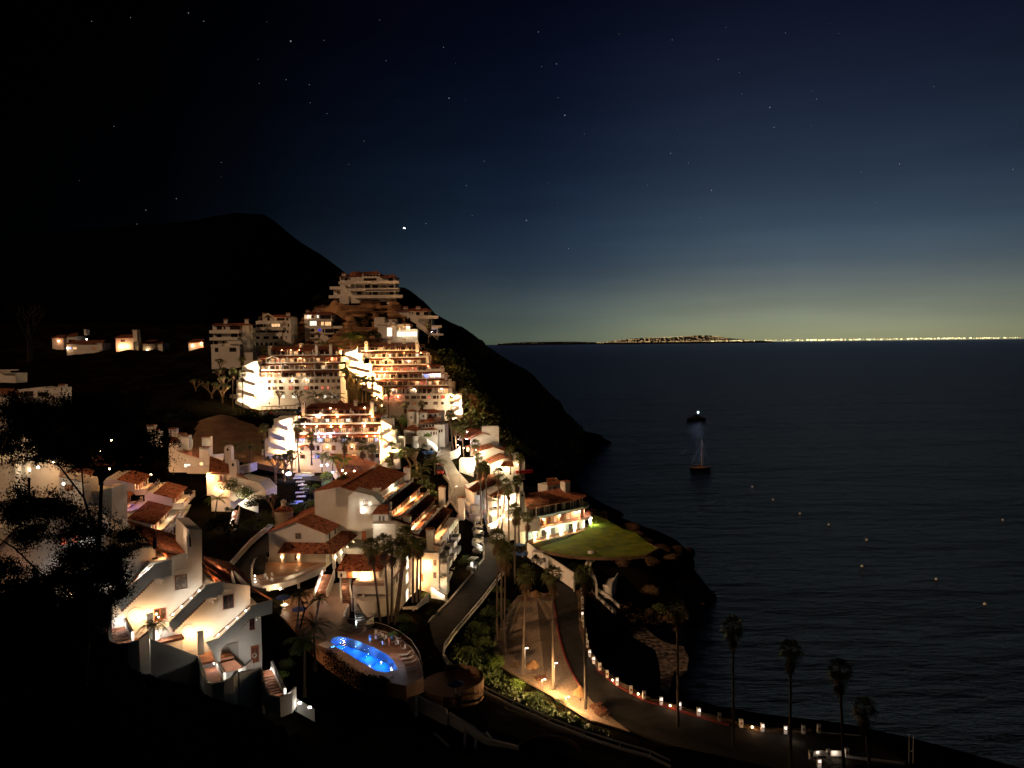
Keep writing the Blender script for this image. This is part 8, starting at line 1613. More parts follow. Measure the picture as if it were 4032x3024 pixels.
for a in ((1160,2010,190,3.2,'round bright green bush beside the parked carts','leaf2'),(1200,2560,98,2.0,'green bush under the big feather palm','leaf'),(1680,2355,163,1.7,'green bush in the planter before the dazzling end wall','leaf2'),(1835,2215,185,2.2,'green bush by the road below the balconies','leaf'),(1290,1880,210,2.2,'cyan lit bush beside the car park palms','leaf2'),(1290,1905,205,1.8,'low hedge bush in the blue light','leaf2'),(1440,1890,206,1.6,'shrub below the white lanterns','leaf'),
    (1660,1920,222,3.6,'large round shrub inside the bend of the upper road','leaf'),(1610,1880,226,3.4,'shrub mass between the chimneys and the road','leaf'),(1700,1960,216,3.0,'shrub by the pale planter kerb','leaf'),(1560,1800,231,3.2,'yellow lit shrub by the very bright stair','leaf2'),(1520,1830,228,3.0,'shrub right of the lower terraced block','leaf2'),(1590,1790,236,3.0,'shrub under the yellow green palm','leaf'),(1680,1720,252,1.8,'green topped bush before the round tower villa','leaf2'),(1670,1760,250,1.8,'spiky bush at the foot of the bay window','leaf'),
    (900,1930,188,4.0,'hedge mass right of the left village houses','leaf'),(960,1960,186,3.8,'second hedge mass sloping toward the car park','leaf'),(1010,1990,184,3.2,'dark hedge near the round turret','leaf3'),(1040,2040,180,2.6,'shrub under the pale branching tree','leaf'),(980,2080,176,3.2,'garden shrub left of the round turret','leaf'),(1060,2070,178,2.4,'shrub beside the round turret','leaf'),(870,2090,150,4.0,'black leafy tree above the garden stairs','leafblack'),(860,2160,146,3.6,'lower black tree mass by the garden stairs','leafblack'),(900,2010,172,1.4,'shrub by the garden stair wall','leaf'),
    (1960,2330,168,1.8,'pale green agave like shrub by the road rail','leaf2'),(1990,2390,162,2.4,'shrub on the bank left of the gravel','leaf'),(1920,2420,152,2.6,'shrub beyond the road rail','leaf'),(1880,2480,147,2.6,'dark shrub on the bank beyond the rail bend','leaf'),(1900,2540,141,2.4,'shrub on the bank above the lit grass','leaf'),(1960,2620,138,2.2,'yellow green shrub at the gravel edge','leaf2'),(1860,2580,136,2.2,'shrub inside the rail bend','leaf'),(2030,2700,131,1.8,'low shrub on the lit bank','leaf2'),(2110,2755,126,2.0,'dark round shrub before the bright sand','leaf3'),(2200,2770,124,1.3,'small shrub at the foot of the right lamp pole','leaf3'),(2030,2620,138,1.2,'bare pinkish shrub on the bank','dead'),
    (2120,2210,186,2.2,'brushy shrub under the colonnade corner','leaf'),(2200,2230,182,2.2,'brush on the slope below the lawn, left','leaf3'),(2260,2240,178,2.0,'brush on the slope below the lawn beside the monument','leaf3'),(2460,2220,178,2.4,'dry brush on the cliff under the lawn','dead'),(2560,2215,176,2.2,'dry brush at the cliff edge right of the lawn','dead'),(2640,2200,180,1.8,'dry brush near the headland tip','dead'),(2590,2400,152,2.0,'weedy shrub by the surf','leaf'),(2560,2330,160,2.0,'tuft on the cove cliff','dead'),
    (1100,2660,95,1.2,'green bush beside the long brick steps','leaf2'),(1130,2620,97,1.3,'upper green bush beside the long brick steps','leaf'),(735,1650,262,4,'dark pine like mass left of the tan slope','leaf3'),(680,1660,268,4.5,'dark umbrella tree on the left slope','leaf3'),(620,1640,272,4.5,'second dark umbrella tree on the left slope','leaf3'),(970,1660,262,6,'dark hedge mass above the tan slope','leaf3'),(560,1700,250,6,'dark tree crown over the village houses','leaf3'),(1060,1670,262,4.5,'bushy mass below the parked carts','leaf3'),
    (1430,1230+40,357,4.5,'dark shrub on the brown rock face','leaf3'),(1400,1330,346,3.5,'dark shrub at the foot of the rock face','leaf3'),(1470,1330,346,4.5,'dark shrub beside the gable villa','leaf3'),(1260,1185,366,4,'rounded shrub at the left end of the crest wall','leaf3'),(1545,1662,300,3.2,'garden shrub left of the upper right basement','leaf'),(1555,1700,262,3.0,'garden shrub between palm and villa','leaf'),
    (1600,2480,128,2.0,'dark shrub in the planter below the big tan wall','leaf3'),(1590,2440,134,1.6,'shrub strip along the planter wall','leaf'),(1545,2500,126,1.0,'bright small plant behind the pool fence','leaf2'),(1700,2420,148,1.6,'shadowed shrub by the ramp wall','leaf3')):
    B_('shrub', *a[:3], a[3], a[4], a[5], sz=.8)
# hedge strip in front of the pool
hp = zz([(1295,2560,15),(1330,2595,15),(1380,2630,15),(1430,2655,15),(1480,2668,15),(1530,2670,15)])
r = empty('pool_hedge', hp[0], 0, None, 'black silhouetted hedge along the near edge of the pool', 'hedge'); mb = MB(); rh2 = random.Random(5)
for i in range(6500):
    f = rh2.random()*(len(hp)-1); k = int(f); q = hp[k].lerp(hp[k+1], f-k) + Vector((rh2.gauss(0,.45), rh2.gauss(0,.5)-1.0, -2.6+3.0*rh2.random()**.8)); a = Vector((rh2.uniform(-1,1), rh2.uniform(-1,1), rh2.uniform(-1,1))).normalized(); b = a.orthogonal().normalized(); s = .14
    mb.add([q-a*s, q+b*s*.6, q+a*s, q-b*s*.6], [(0,1,2,3)])
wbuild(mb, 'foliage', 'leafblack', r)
# scrub covering the right flank of the hill and the near bank (uncountable)
def scrub(name, poly, n, size, m, label, seed):
    r_ = random.Random(seed); mb = MB(); pts = []
    xs = [p[0] for p in poly]; ys = [p[1] for p in poly]
    def inside(x, y):
        c = False; j = len(poly)-1
        for i in range(len(poly)):
            if (poly[i][1] > y) != (poly[j][1] > y) and x < (poly[j][0]-poly[i][0])*(y-poly[i][1])/(poly[j][1]-poly[i][1]) + poly[i][0]: c = not c
            j = i
        return c
    while len(pts) < n:
        x, y = r_.uniform(min(xs), max(xs)), r_.uniform(min(ys), max(ys))
        if inside(x, y): pts.append((x, y))
    P = np.array(pts); Z = relief(P, Hmany(P))
    for (x, y), z in zip(pts, Z):
        s = size*r_.uniform(.5,1.6)
        for k in range(16):
            d = Vector((r_.gauss(0,1), r_.gauss(0,1), abs(r_.gauss(0,1)))).normalized(); q = Vector((x, y, z)) + d*s*r_.uniform(.4,1); a = Vector((r_.uniform(-1,1), r_.uniform(-1,1), r_.uniform(-1,1))).normalized(); b = a.orthogonal().normalized(); t = s*.36
            mb.add([q-a*t, q+b*t*.6, q+a*t, q-b*t*.6], [(0,1,2,3)])
    return mb.build(name, m, None, kind='stuff', label=label)
scrub('scrub', [GP(1720,1400,345)[:2], GP(1800,1400,380)[:2], GP(2000,1500,430)[:2], GP(2250,1700,455)[:2], GP(2200,1850,380)[:2], GP(2120,1880,300)[:2], GP(1950,1780,275)[:2], GP(1870,1650,300)[:2], GP(1790,1500,330)[:2]], 2600, 1.8, 'leaf', 'dark scrub on the seaward flank of the hill', 4)
scrub('bank_plants', [GP(1985,2300,170)[:2], GP(1940,2500,153)[:2], GP(1985,2690,134)[:2], GP(2290,2865,120)[:2], GP(2450,2920,112)[:2], GP(2000,2760,124)[:2], GP(1770,2600,136)[:2], GP(1800,2500,148)[:2], GP(1930,2330,168)[:2]], 900, .7, 'leaf', 'planted green bank between the road rail and the gravel', 5)
scrub('cliff_scrub', [GP(2110,2170,188)[:2], GP(2300,2215,180)[:2], GP(2560,2215,178)[:2], GP(2700,2200,180)[:2], GP(2680,2260,172)[:2], GP(2450,2290,168)[:2], GP(2300,2260,176)[:2], GP(2150,2230,184)[:2]], 420, .8, 'dead', 'dry brush on the cliff below the lawn', 6)
scrub('near_scrub', [GP(200,2520,84)[:2], GP(420,2620,82)[:2], GP(900,2790,80)[:2], GP(1180,2860,84)[:2], GP(1200,3060,72)[:2], GP(0,3060,50)[:2], GP(-60,2500,60)[:2]], 1500, .5, 'leaf3', 'unlit ground plants on the near slope', 7)
# leafless branching trees
def bare_tree(name, u, v, Y, h, label, seed, m='barkpale', leafy=True, grp='leafless branching trees'):
    r_ = random.Random(seed); mb = MB(); tips = []
    def br(p, d, L, rad, k):
        q = p + d*L; mb.tube(p, q, rad, rad*.72, 6)
        if k == 0: tips.append(q); return
        for i in range(3 if k > 1 else 2):
            nd = (d + Vector((r_.uniform(-1,1), r_.uniform(-1,1), r_.uniform(-.1,.5)))*.75).normalized(); br(q, nd, L*.72, rad*.68, k-1)
    br(Vector((0,0,-.3)), Vector((0,0,1)), h*.32, h*.045, 4)
    r = empty(name, atY(u, v, Y), r_.uniform(0,6), None, label, 'tree', grp); mb.build('branches', m, r)
    if leafy:
        lm = MB()
        for t in tips:
            for i in range(5): a = Vector((r_.uniform(-1,1), r_.uniform(-1,1), r_.uniform(-1,1))).normalized(); b = a.orthogonal().normalized(); s = h*.028; q = t + a*s; lm.add([q-a*s, q+b*s*.6, q+a*s, q-b*s*.6], [(0,1,2,3)])
        lm.build('foliage', 'leaf', r)
for i, a in enumerate(((867,1470,320,7,'small bare tree under the leftmost tower, by the path'),(880,1525,305,9,'bare umbrella tree in the upper left column'),(880,1560,300,9,'bare umbrella tree in the middle of the left column'),(877,1590,298,9,'lowest bare umbrella tree of the left column'),(835,1580,300,9,'bare tree left of the column'),(772,1552,305,7,'lone bare tree out on the dark left slope'),(1100,1602,296,7.5,'bare tree in front of the upper left basement wall'),(1180,1602,296,7.5,'bare tree beside the parked carts before the basement wall'),(1085,1900,206,9,'pinkish bare tree by the blue lamp, left one'),(1120,1890,208,8,'pinkish bare tree behind the blue lamp'),(1150,1870,212,8,'pinkish bare tree right of the blue lamp'),(1075,2030,178,6,'pale bare tree beside the round turret'),(1640,1880,230,10,'grey bare tree inside the road bend'),(1615,1860,232,9,'second grey bare tree inside the road bend'),(1335,2350,150,1,'small bare plant by the plaza rail'))[:14]):
    bare_tree('bare_tree', *a[:3], a[3], a[4], 100+i)
# plaza tree with spiky heads is two plants plus a forked trunk
r = empty('forked_tree', atZ(1180,2480,14.6), 0, None, 'dark forked tree with spiky heads standing before the plaza', 'tree'); mb = MB(); b0 = atZ(1180,2480,14.6)
for (a, b, r0) in ((b0, atY(1200,2400,130), .16), (atY(1200,2400,130), atY(1180,2345,130), .11), (atY(1200,2400,130), atY(1240,2362,131), .10), (atY(1240,2362,131), atY(1262,2352,131), .08)): mb.tube(a, b, r0, r0*.8)
wbuild(mb, 'trunk', 'bark', r)
for (u, v) in ((1180,2335),(1165,2350),(1262,2348),(1195,2378)):
    c = mesh_obj(('fea', 0, 'leaf3'), FEA[0], 'leaf3', 'leaf_head'); c.parent = r; c.location = rel(r, atY(u, v, 130)); c.scale = (.42,.42,.42)
# ---- big dark trees in front
def big_tree(label, base, limbs, blobs, seed, nleaf, leaf=.15, name='eucalyptus_tree'):
    """limbs: polylines of (u,v,Y,radius); blobs: (u,v,Y,rx,rz,weight) leaf masses in metres"""
    r_ = random.Random(seed); r = empty(name, base, 0, None, label, 'tree', 'large dark trees in front of the village'); mb = MB()
    for l in limbs:
        P = [(atY(u, v, Y), rad*.62) for u, v, Y, rad in l]
        for (a, ra), (b, rb2) in zip(P[:-1], P[1:]): mb.tube(a, b, ra, rb2, 7)
    tw = MB(); lf = MB(); tot = sum(b[5] for b in blobs)
    for (u, v, Y, rx, rz, w) in blobs:
        c = atY(u, v, Y); n = int(nleaf*w/tot); ncl = max(3, int(n/90))
        for k in range(ncl):
            d = Vector((r_.gauss(0,.52), r_.gauss(0,.5), r_.gauss(0,.52))); cc = c + Vector((d.x*rx, d.y*rx*.8, d.z*rz)); cr = r_.uniform(.35,.8)
            tw.tube(cc, cc.lerp(c, .45) + Vector((r_.uniform(-.3,.3), 0, r_.uniform(-.4,.1))), .012, .03, 4)
            for j in range(int(n/ncl)):
                q = cc + Vector((r_.gauss(0,.55), r_.gauss(0,.55), r_.gauss(0,.42)))*cr; a = Vector((r_.uniform(-1,1), r_.uniform(-1,1), r_.uniform(-1.3,.3))).normalized(); b = a.orthogonal().normalized(); s = leaf*r_.uniform(.6,1.3)
                lf.add([q-a*s*.6, q+b*s*.2, q+a*s*.6, q-b*s*.2], [(0,1,2,3)])
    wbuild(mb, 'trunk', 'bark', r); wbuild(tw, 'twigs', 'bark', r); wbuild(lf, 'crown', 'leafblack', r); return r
big_tree('broad dark tree crown hiding the middle of the left village', atY(330,2700,58),
  [[(330,2700,56,.35),(355,2350,56,.28),(390,2150,56,.24),(400,1900,56,.18),(300,1680,56,.1)],[(390,2150,56,.2),(330,1960,55,.12),(230,1830,55,.09),(0,1780,55,.05)],[(400,1900,56,.12),(520,1760,56,.07),(600,1730,56,.04)],[(355,2350,56,.14),(440,2220,56,.1),(480,2180,56,.05)],[(330,2600,56,.2),(200,2300,55,.12),(60,2160,55,.09),(-20,2110,55,.06)],[(330,1960,55,.1),(318,1800,55,.06),(240,1700,55,.04)]],
  [(300,1640,56,3.4,1.5,1.6),(150,1670,56,2.4,1.5,1.2),(430,1670,56,2.6,1.6,1.4),(560,1760,56,1.7,1.2,1.0),(250,1790,56,2.4,.9,.9),(480,1810,56,1.8,.7,.7),(60,1610,56,1.3,.9,.5),(180,2000,56,2.2,1.2,1.1),(330,2080,56,1.9,1.3,1.1),(60,2010,56,1.5,1.4,.8),(420,2200,56,1.5,1.2,1.2),(440,2270,56,.9,.8,.7),(330,2330,56,1.4,1.1,1.0),(250,2280,56,1.4,.9,.7),(300,2410,56,1.2,1.0,.9),(90,2420,56,2.6,1.1,1.1),(250,2480,56,2.4,1.0,.9),(20,2240,56,1.2,1.2,.5),(380,1600,56,1.4,.7,.5),(500,2110,56,1.1,.6,.4),(150,2330,56,1.8,1.2,1.0),(300,2190,56,1.2,.8,.6),(40,1740,56,1.6,1.0,.8),(120,2100,56,1.2,.8,.6),(20,2420,56,1.6,1.2,.8)], 31, 115000, .17)
big_tree('small thin dark tree against the left glowing stair', atY(230,2800,50),
  [[(420,2750,60,.12),(425,2480,60,.08),(420,2380,60,.04)],[(425,2480,60,.06),(380,2400,60,.03)]],
  [(400,2370,60,1.0,.8,1),(370,2430,60,.9,.6,.8),(470,2330,60,.6,.4,.5)], 33, 9000, .16)
bare_tree('dead_tree', 120, 1420, 300, 26, 'faint leafless tree on the black slope at the upper left', 77, 'bark', False)
# thatched shades, lamp poles, benches on the gravel
def shade(u, v, label, broken=False):
    p = atZ(u, v, zlot(v)); r = empty('thatched_shade', p, 0, None, label, 'beach shade', 'thatched shades on the gravel'); mb = MB(); mb.tube((0,0,0),(0,0,2.5),.09); mb.build('pole', 'bark' if broken else 'wood', r)
    mb = MB(); r_ = random.Random(int(u)); n = 40
    for i in range(n):
        a = 2*math.pi*i/n; L = (1.5 if not broken else 1.3)*r_.uniform(.8,1.1); t = Vector((math.cos(a)*L, math.sin(a)*L, (1.65 if not broken else 1.3)+r_.uniform(-.2,.2))); s = Vector((-math.sin(a), math.cos(a), 0))*.2; mb.add([(0,0,2.75), t-s, t+s], [(0,1,2)]); mb.add([(0,0,2.6), t*.7-s+Vector((0,0,.75)), t*.75+s+Vector((0,0,.45))], [(0,1,2)])
    mb.build('thatch', 'thatch', r); return r
shade(2100,2655,'round thatched shade glowing orange over wooden chairs on the lit gravel'); shade(2285,2760,'ragged thatched shade by the kerb at the end of the gravel', True); shade(2110,2370,'dim thatched shade at the far end of the gravel lot')
def bench(u, v, Y_, rot, label):
    p = atZ(u, v, zlot(v)); r = empty('picnic_table', p, R(rot), None, label, 'picnic table', 'wooden tables and seats on the gravel'); mb = MB()
    for i in range(5): mb.box(-1.0,1.0,-.4+i*.17,-.26+i*.17,.7,.75)
    mb.build('table_top', 'wood', r)
    for y in (-.85,.75): mb = MB(); mb.box(-1.0,1.0,y-.14,y+.14,.4,.45); mb.build('bench_seat', 'wood', r)
    for x in (-.75,.75): mb = MB(); mb.box(x-.05,x+.05,-.9,.9,.33,.4); mb.box(x-.05,x+.05,-.12,.12,0,.7); mb.box(x-.05,x+.05,-.88,-.78,0,.33); mb.box(x-.05,x+.05,.78,.88,0,.33); mb.build('leg_frame', 'wood', r)
bench(2130,2680,0,20,'reddish wooden table right of the glowing thatched shade'); bench(2350,2790,0,30,'plank table at the bright right corner of the gravel'); bench(2370,2815,0,30,'second plank table just behind the corner shrub'); bench(2160,2350,0,5,'dim table at the top right of the gravel'); bench(2070,2365,0,0,'dim table at the top left of the gravel')
def pole_lamp(u, v, vt, Y, label, on=True):
    a, b = atY(u, v, Y), atY(u, vt, Y); r = empty('lamp_post', a, 0, None, label, 'lamp post', 'slim lamp posts on the gravel'); h = (b-a).length; mb = MB(); mb.tube((0,0,-.5),(0,0,h),.06,.05); mb.tube((0,0,h),(.35,0,h+.05),.04); mb.build('pole', 'white', r); mb = MB(); mb.box(.1,.6,-.12,.12,h,h+.1); mb.build('lamp_head', 'glow', r); plight(r, (.35,-.1,h-.3), (.8,.9,1), 18)
pole_lamp(2068,2650,2553,140,'slim white lamp post behind the palm beside the glowing shade'); pole_lamp(2183,2705,2612,134,'slim white lamp post right of the palm at the lit end')
# ================================================================== carts, boats, people
def cart(body='cartbody', roof='roofcream'):
    r = empty('golf_cart', (0,0,0)); 
    mb = MB(); mb.px([(-1.15,.3),(-1.2,.75),(-.75,.85),(-.6,.45),(.1,.42),(.15,.7),(.95,.72),(1.15,.6),(1.15,.3)], -.58, .58); mb.build('body', body, r)
    mb = MB(); mb.box(-.52,.52,.1,.6,.7,.86); mb.box(-.52,.52,.55,.66,.86,1.3); mb.build('seat', 'black', r)
    mb = MB(); mb.loop([(-.62,-.85,1.85),(.62,-.85,1.85),(.62,.95,1.85),(-.62,.95,1.85)], [(-.55,-.75,1.95),(.55,-.75,1.95),(.55,.85,1.95),(-.55,.85,1.95)]); mb.build('roof', roof, r)
    for x in (-.52,.52):
        for (y0, y1) in ((-.85,-.7),(.8,.8)): mb = MB(); mb.tube((x,y0,.7),(x,y1,1.86),.03,n=5); mb.build('roof_post', 'metal', r)
    mb = MB(); mb.add([(-.5,-.87,.85),(.5,-.87,.85),(.5,-.74,1.8),(-.5,-.74,1.8)], [(0,1,2,3)]); mb.build('windscreen', 'fglass', r)
    for x in (-.52,.52):
        for y in (-.8,.8):
            mb = MB(); n = 14; mb.loop([(x-.1, y+.24*math.cos(2*math.pi*i/n), .24+.24*math.sin(2*math.pi*i/n)) for i in range(n)], [(x+.1, y+.24*math.cos(2*math.pi*i/n), .24+.24*math.sin(2*math.pi*i/n)) for i in range(n)]); w = mb.build('wheel', 'black', r)
            mb = MB(); mb.loop([(x-.11, y+.12*math.cos(2*math.pi*i/n), .24+.12*math.sin(2*math.pi*i/n)) for i in range(n)], [(x+.11, y+.12*math.cos(2*math.pi*i/n), .24+.12*math.sin(2*math.pi*i/n)) for i in range(n)]); mb.build('rim', 'steel', w)
    for x in (-.4,.4): mb = MB(); mb.box(x-.09,x+.09,-1.21,-1.17,.55,.67); mb.build('headlight', 'white', r)
    return r
C0 = cart(); CR = cart('cartred', 'cartred'); CB = cart('cartblue', 'cartblue'); used = {}
def place(proto, u, v, z, rot, label, s=1.5, Y=None):
    o = proto if proto.name not in used else copy_tree(proto); used[proto.name] = 1
    o.location = atY(u, v, Y) if Y else atZ(u, v, z); o.rotation_euler = (0,0,R(rot)); o.scale = (s,)*3; tag(o, label, 'golf cart', 'parked golf carts'); return o
OR = ['first','second','third','fourth','fifth','sixth','seventh','eighth']
for i, (u, v, z) in enumerate(((1172,1918,25.6),(1182,1932,25.0),(1190,1946,24.4),(1198,1960,23.8),(1180,1976,23.2),(1185,1992,22.6),(1175,2012,22.1),(1160,2022,22))): place(C0, u, v, z, -80, f'{OR[i]} of the pale roofed carts parked in a row below the blue lamp', 1.35)
place(CR, 1734, 1868, 25.6, 10, 'dark red cart standing by the date palm on the upper road', 1.7); place(CB, 1688, 1792, 28.5, -60, 'blue cart in the bay beside the upper road', 1.7); place(CB, 1690, 1812, 27.4, -60, 'second blue cart half under the planting by the upper road', 1.5)
for i, (u, p_) in enumerate(((1050,C0),(1068,C0),(1090,CR),(1110,C0),(1127,C0),(1142,C0))): place(p_, u, 1640-i*.6, 0, -85, ('red covered cart before the upper left block' if p_ is CR else f'{OR[i]} dark cart in the row before the upper left block'), 2.0, 283)
place(CB, 1180, 1630, 0, 0, 'blue cart at the end of the row before the upper left block', 2.0, 286)
for i, (u, v, z) in enumerate(((1880,2092,15),(1885,2112,14.6),(1882,2135,14.2),(1884,2175,13.0),(1862,2245,12.2))): place(C0, u, v, z, -20, ['cart with a cream roof at the top of the parking strip by the terraced block','second cream roofed cart of the parking strip','third cream roofed cart beside the lit bar','black looking cart in the shadow by the road','cart hidden in the dark under the end balconies'][i], 1.5)
place(CB, 2048, 2190, 13.2, 60, 'dark cart by the low wall under the seaside building', 1.5); place(C0, 2120, 2215, 13, 60, 'dim cart by the cream parapet', 1.4); place(C0, 1290, 2600, 12.8, 50, 'dark cart on the drive left of the pool', 1.4)
r = empty('light_bar', atY(1860,2135,188), 0, None, 'long white glowing wall cap beside the parked carts', 'wall'); mb = MB(); mb.band([atY(1861,2132,190), atY(1898,2156,183)], -.9, .15, .35); wbuild(mb, 'wall', 'trim', r); plight(r, rel(r, atY(1880,2128,184)), (1,.95,.85), 120); plight(r, rel(r, atY(1893,2145,181)), (1,.95,.85), 60)
r = empty('gate_pier', atY(1858,2240,178), 0, None, 'lone white lit pier at the road edge below the balconies', 'pier'); mb = MB(); mb.box(-.3,.3,-.3,.3,-1,1.6); mb.build('pier', 'trim', r); plight(r, (.2,-1.0,1.2), (1,.9,.75), 20)
# boats
def hull(mb, L, B, H_, n=14, sheer=.15):
    rows = []
    for i in range(n+1):
        f = i/n; w = B/2*math.sin(math.pi*min(1, .12+f*.88))**.6 * (1 if f < .97 else .6); x = -L/2 + L*f; zt = H_*(1 + sheer*(2*f-1)**2)
        rows.append([(x, -w, zt), (x, -w*.7, H_*.25), (x, 0, -.25), (x, w*.7, H_*.25), (x, w, zt), (x, 0, zt-.03)])
    m = 6; mb.add([p for r_ in rows for p in r_], [(k*m+i, k*m+(i+1)%m, (k+1)*m+(i+1)%m, (k+1)*m+i) for k in range(n) for i in range(m)] + [tuple(range(m)), tuple(n*m+i for i in range(m-1,-1,-1))])
p = atZ(2758, 1848, 0); r = empty('sailboat', p, R(4), None, 'moored sailboat with a pale wooden rail and bare mast', 'sailboat')
mb = MB(); hull(mb, 10.5, 3.0, 1.15); mb.build('hull', 'boatdark', r); mb = MB(); mb.band([(-5.2,-.1,1.0),(-4,-1.1,.95),(-1,-1.55,.9),(2,-1.5,.95),(4.2,-.9,1.05),(5.3,0,1.15)], 0, .45, .1); mb.build('rail', 'boatwood', r); mb = MB(); mb.px([(-.8,1.1),(-.6,1.7),(.6,1.7),(.8,1.1)], -1.6, 1.5); mb.build('cabin', 'wood', r); mb = MB(); mb.tube((.7,0,1.1),(.7,0,15.5),.2,.12); mb.build('mast', 'boatwood', r); mb = MB(); mb.tube((.7,0,2.4),(-3.8,0,2.3),.08); mb.build('boom', 'boatwood', r)
for (x, z) in ((5.0, 1.3), (-5.0, 1.3)): mb = MB(); mb.tube((.7,0,15.2),(x,0,z),.02,n=4); mb.build('stay', 'steel', r)
p = atZ(2742, 1655, 0); r = empty('motor_yacht', p, R(-6), None, 'black silhouetted motor yacht with one white light on top', 'motor yacht')
mb = MB(); hull(mb, 15.5, 4.6, 1.9, sheer=.25); mb.build('hull', 'boatdark', r); mb = MB(); mb.py([(-5.2,1.8),(-4.2,3.4),(4.0,3.4),(5.6,1.9)], -1.7, 1.7); mb.build('cabin', 'boatdark', r); mb = MB(); mb.py([(-2.6,3.4),(-2.2,4.8),(1.6,4.8),(3.0,3.4)], -1.3, 1.3); mb.build('flybridge', 'boatdark', r); mb = MB(); mb.tube((1.4,0,4.8),(1.4,0,6.6),.05); mb.tube((-1.6,0,4.8),(-1.9,0,7.2),.04); mb.build('mast', 'metal', r)
MT['anchor'] = emit('anchor_light', (.9,.95,1), 60); mb = MB(); mb.ball((1.4,0,6.8), .42, 10); mb.build('anchor_light', 'anchor', r); plight(r, (1.4,-.9,6.9), (.85,.9,1), 22, .4)
r = empty('red_boat', atY(2065,1862,238), R(15), None, 'red upturned small boat beside the lowest gabled house', 'boat'); mb = MB(); hull(mb, 5.5, 2.2, .8); MT['redboat'] = mat('red_hull', (.6,.04,.03), .4); mb.build('hull', 'redboat', r); plight(r, (0,-2.5,2.2), (1,.6,.45), 6)
for i, (u, v) in enumerate(((1625,1052),(1670,1080),(1728,1110),(1790,1134),(1872,1167),(1862,1224),(2022,1252),(2127,1306),(2166,1124))):
    p = atZ(u*1.8228, v*1.8228, 0); s = .42 if i < 6 else .38
    r = empty('mooring_buoy', p, 0, None, ['small white buoy nearest the sailboat','second white buoy below and right of the sailboat','third white buoy in the line running right','fourth white buoy in the line running right','fifth white buoy in the line running right','white buoy below the fifth one','bright lone buoy further right','lowest bright buoy near the right edge','faint buoy at the far right edge'][i], 'buoy', 'mooring buoys'); mb = MB(); mb.ball((0,0,.15), s, 10, .8); mb.build('float', 'white', r); mb = MB(); mb.tube((0,0,.4),(0,0,.75),.04); mb.build('ring', 'steel', r)
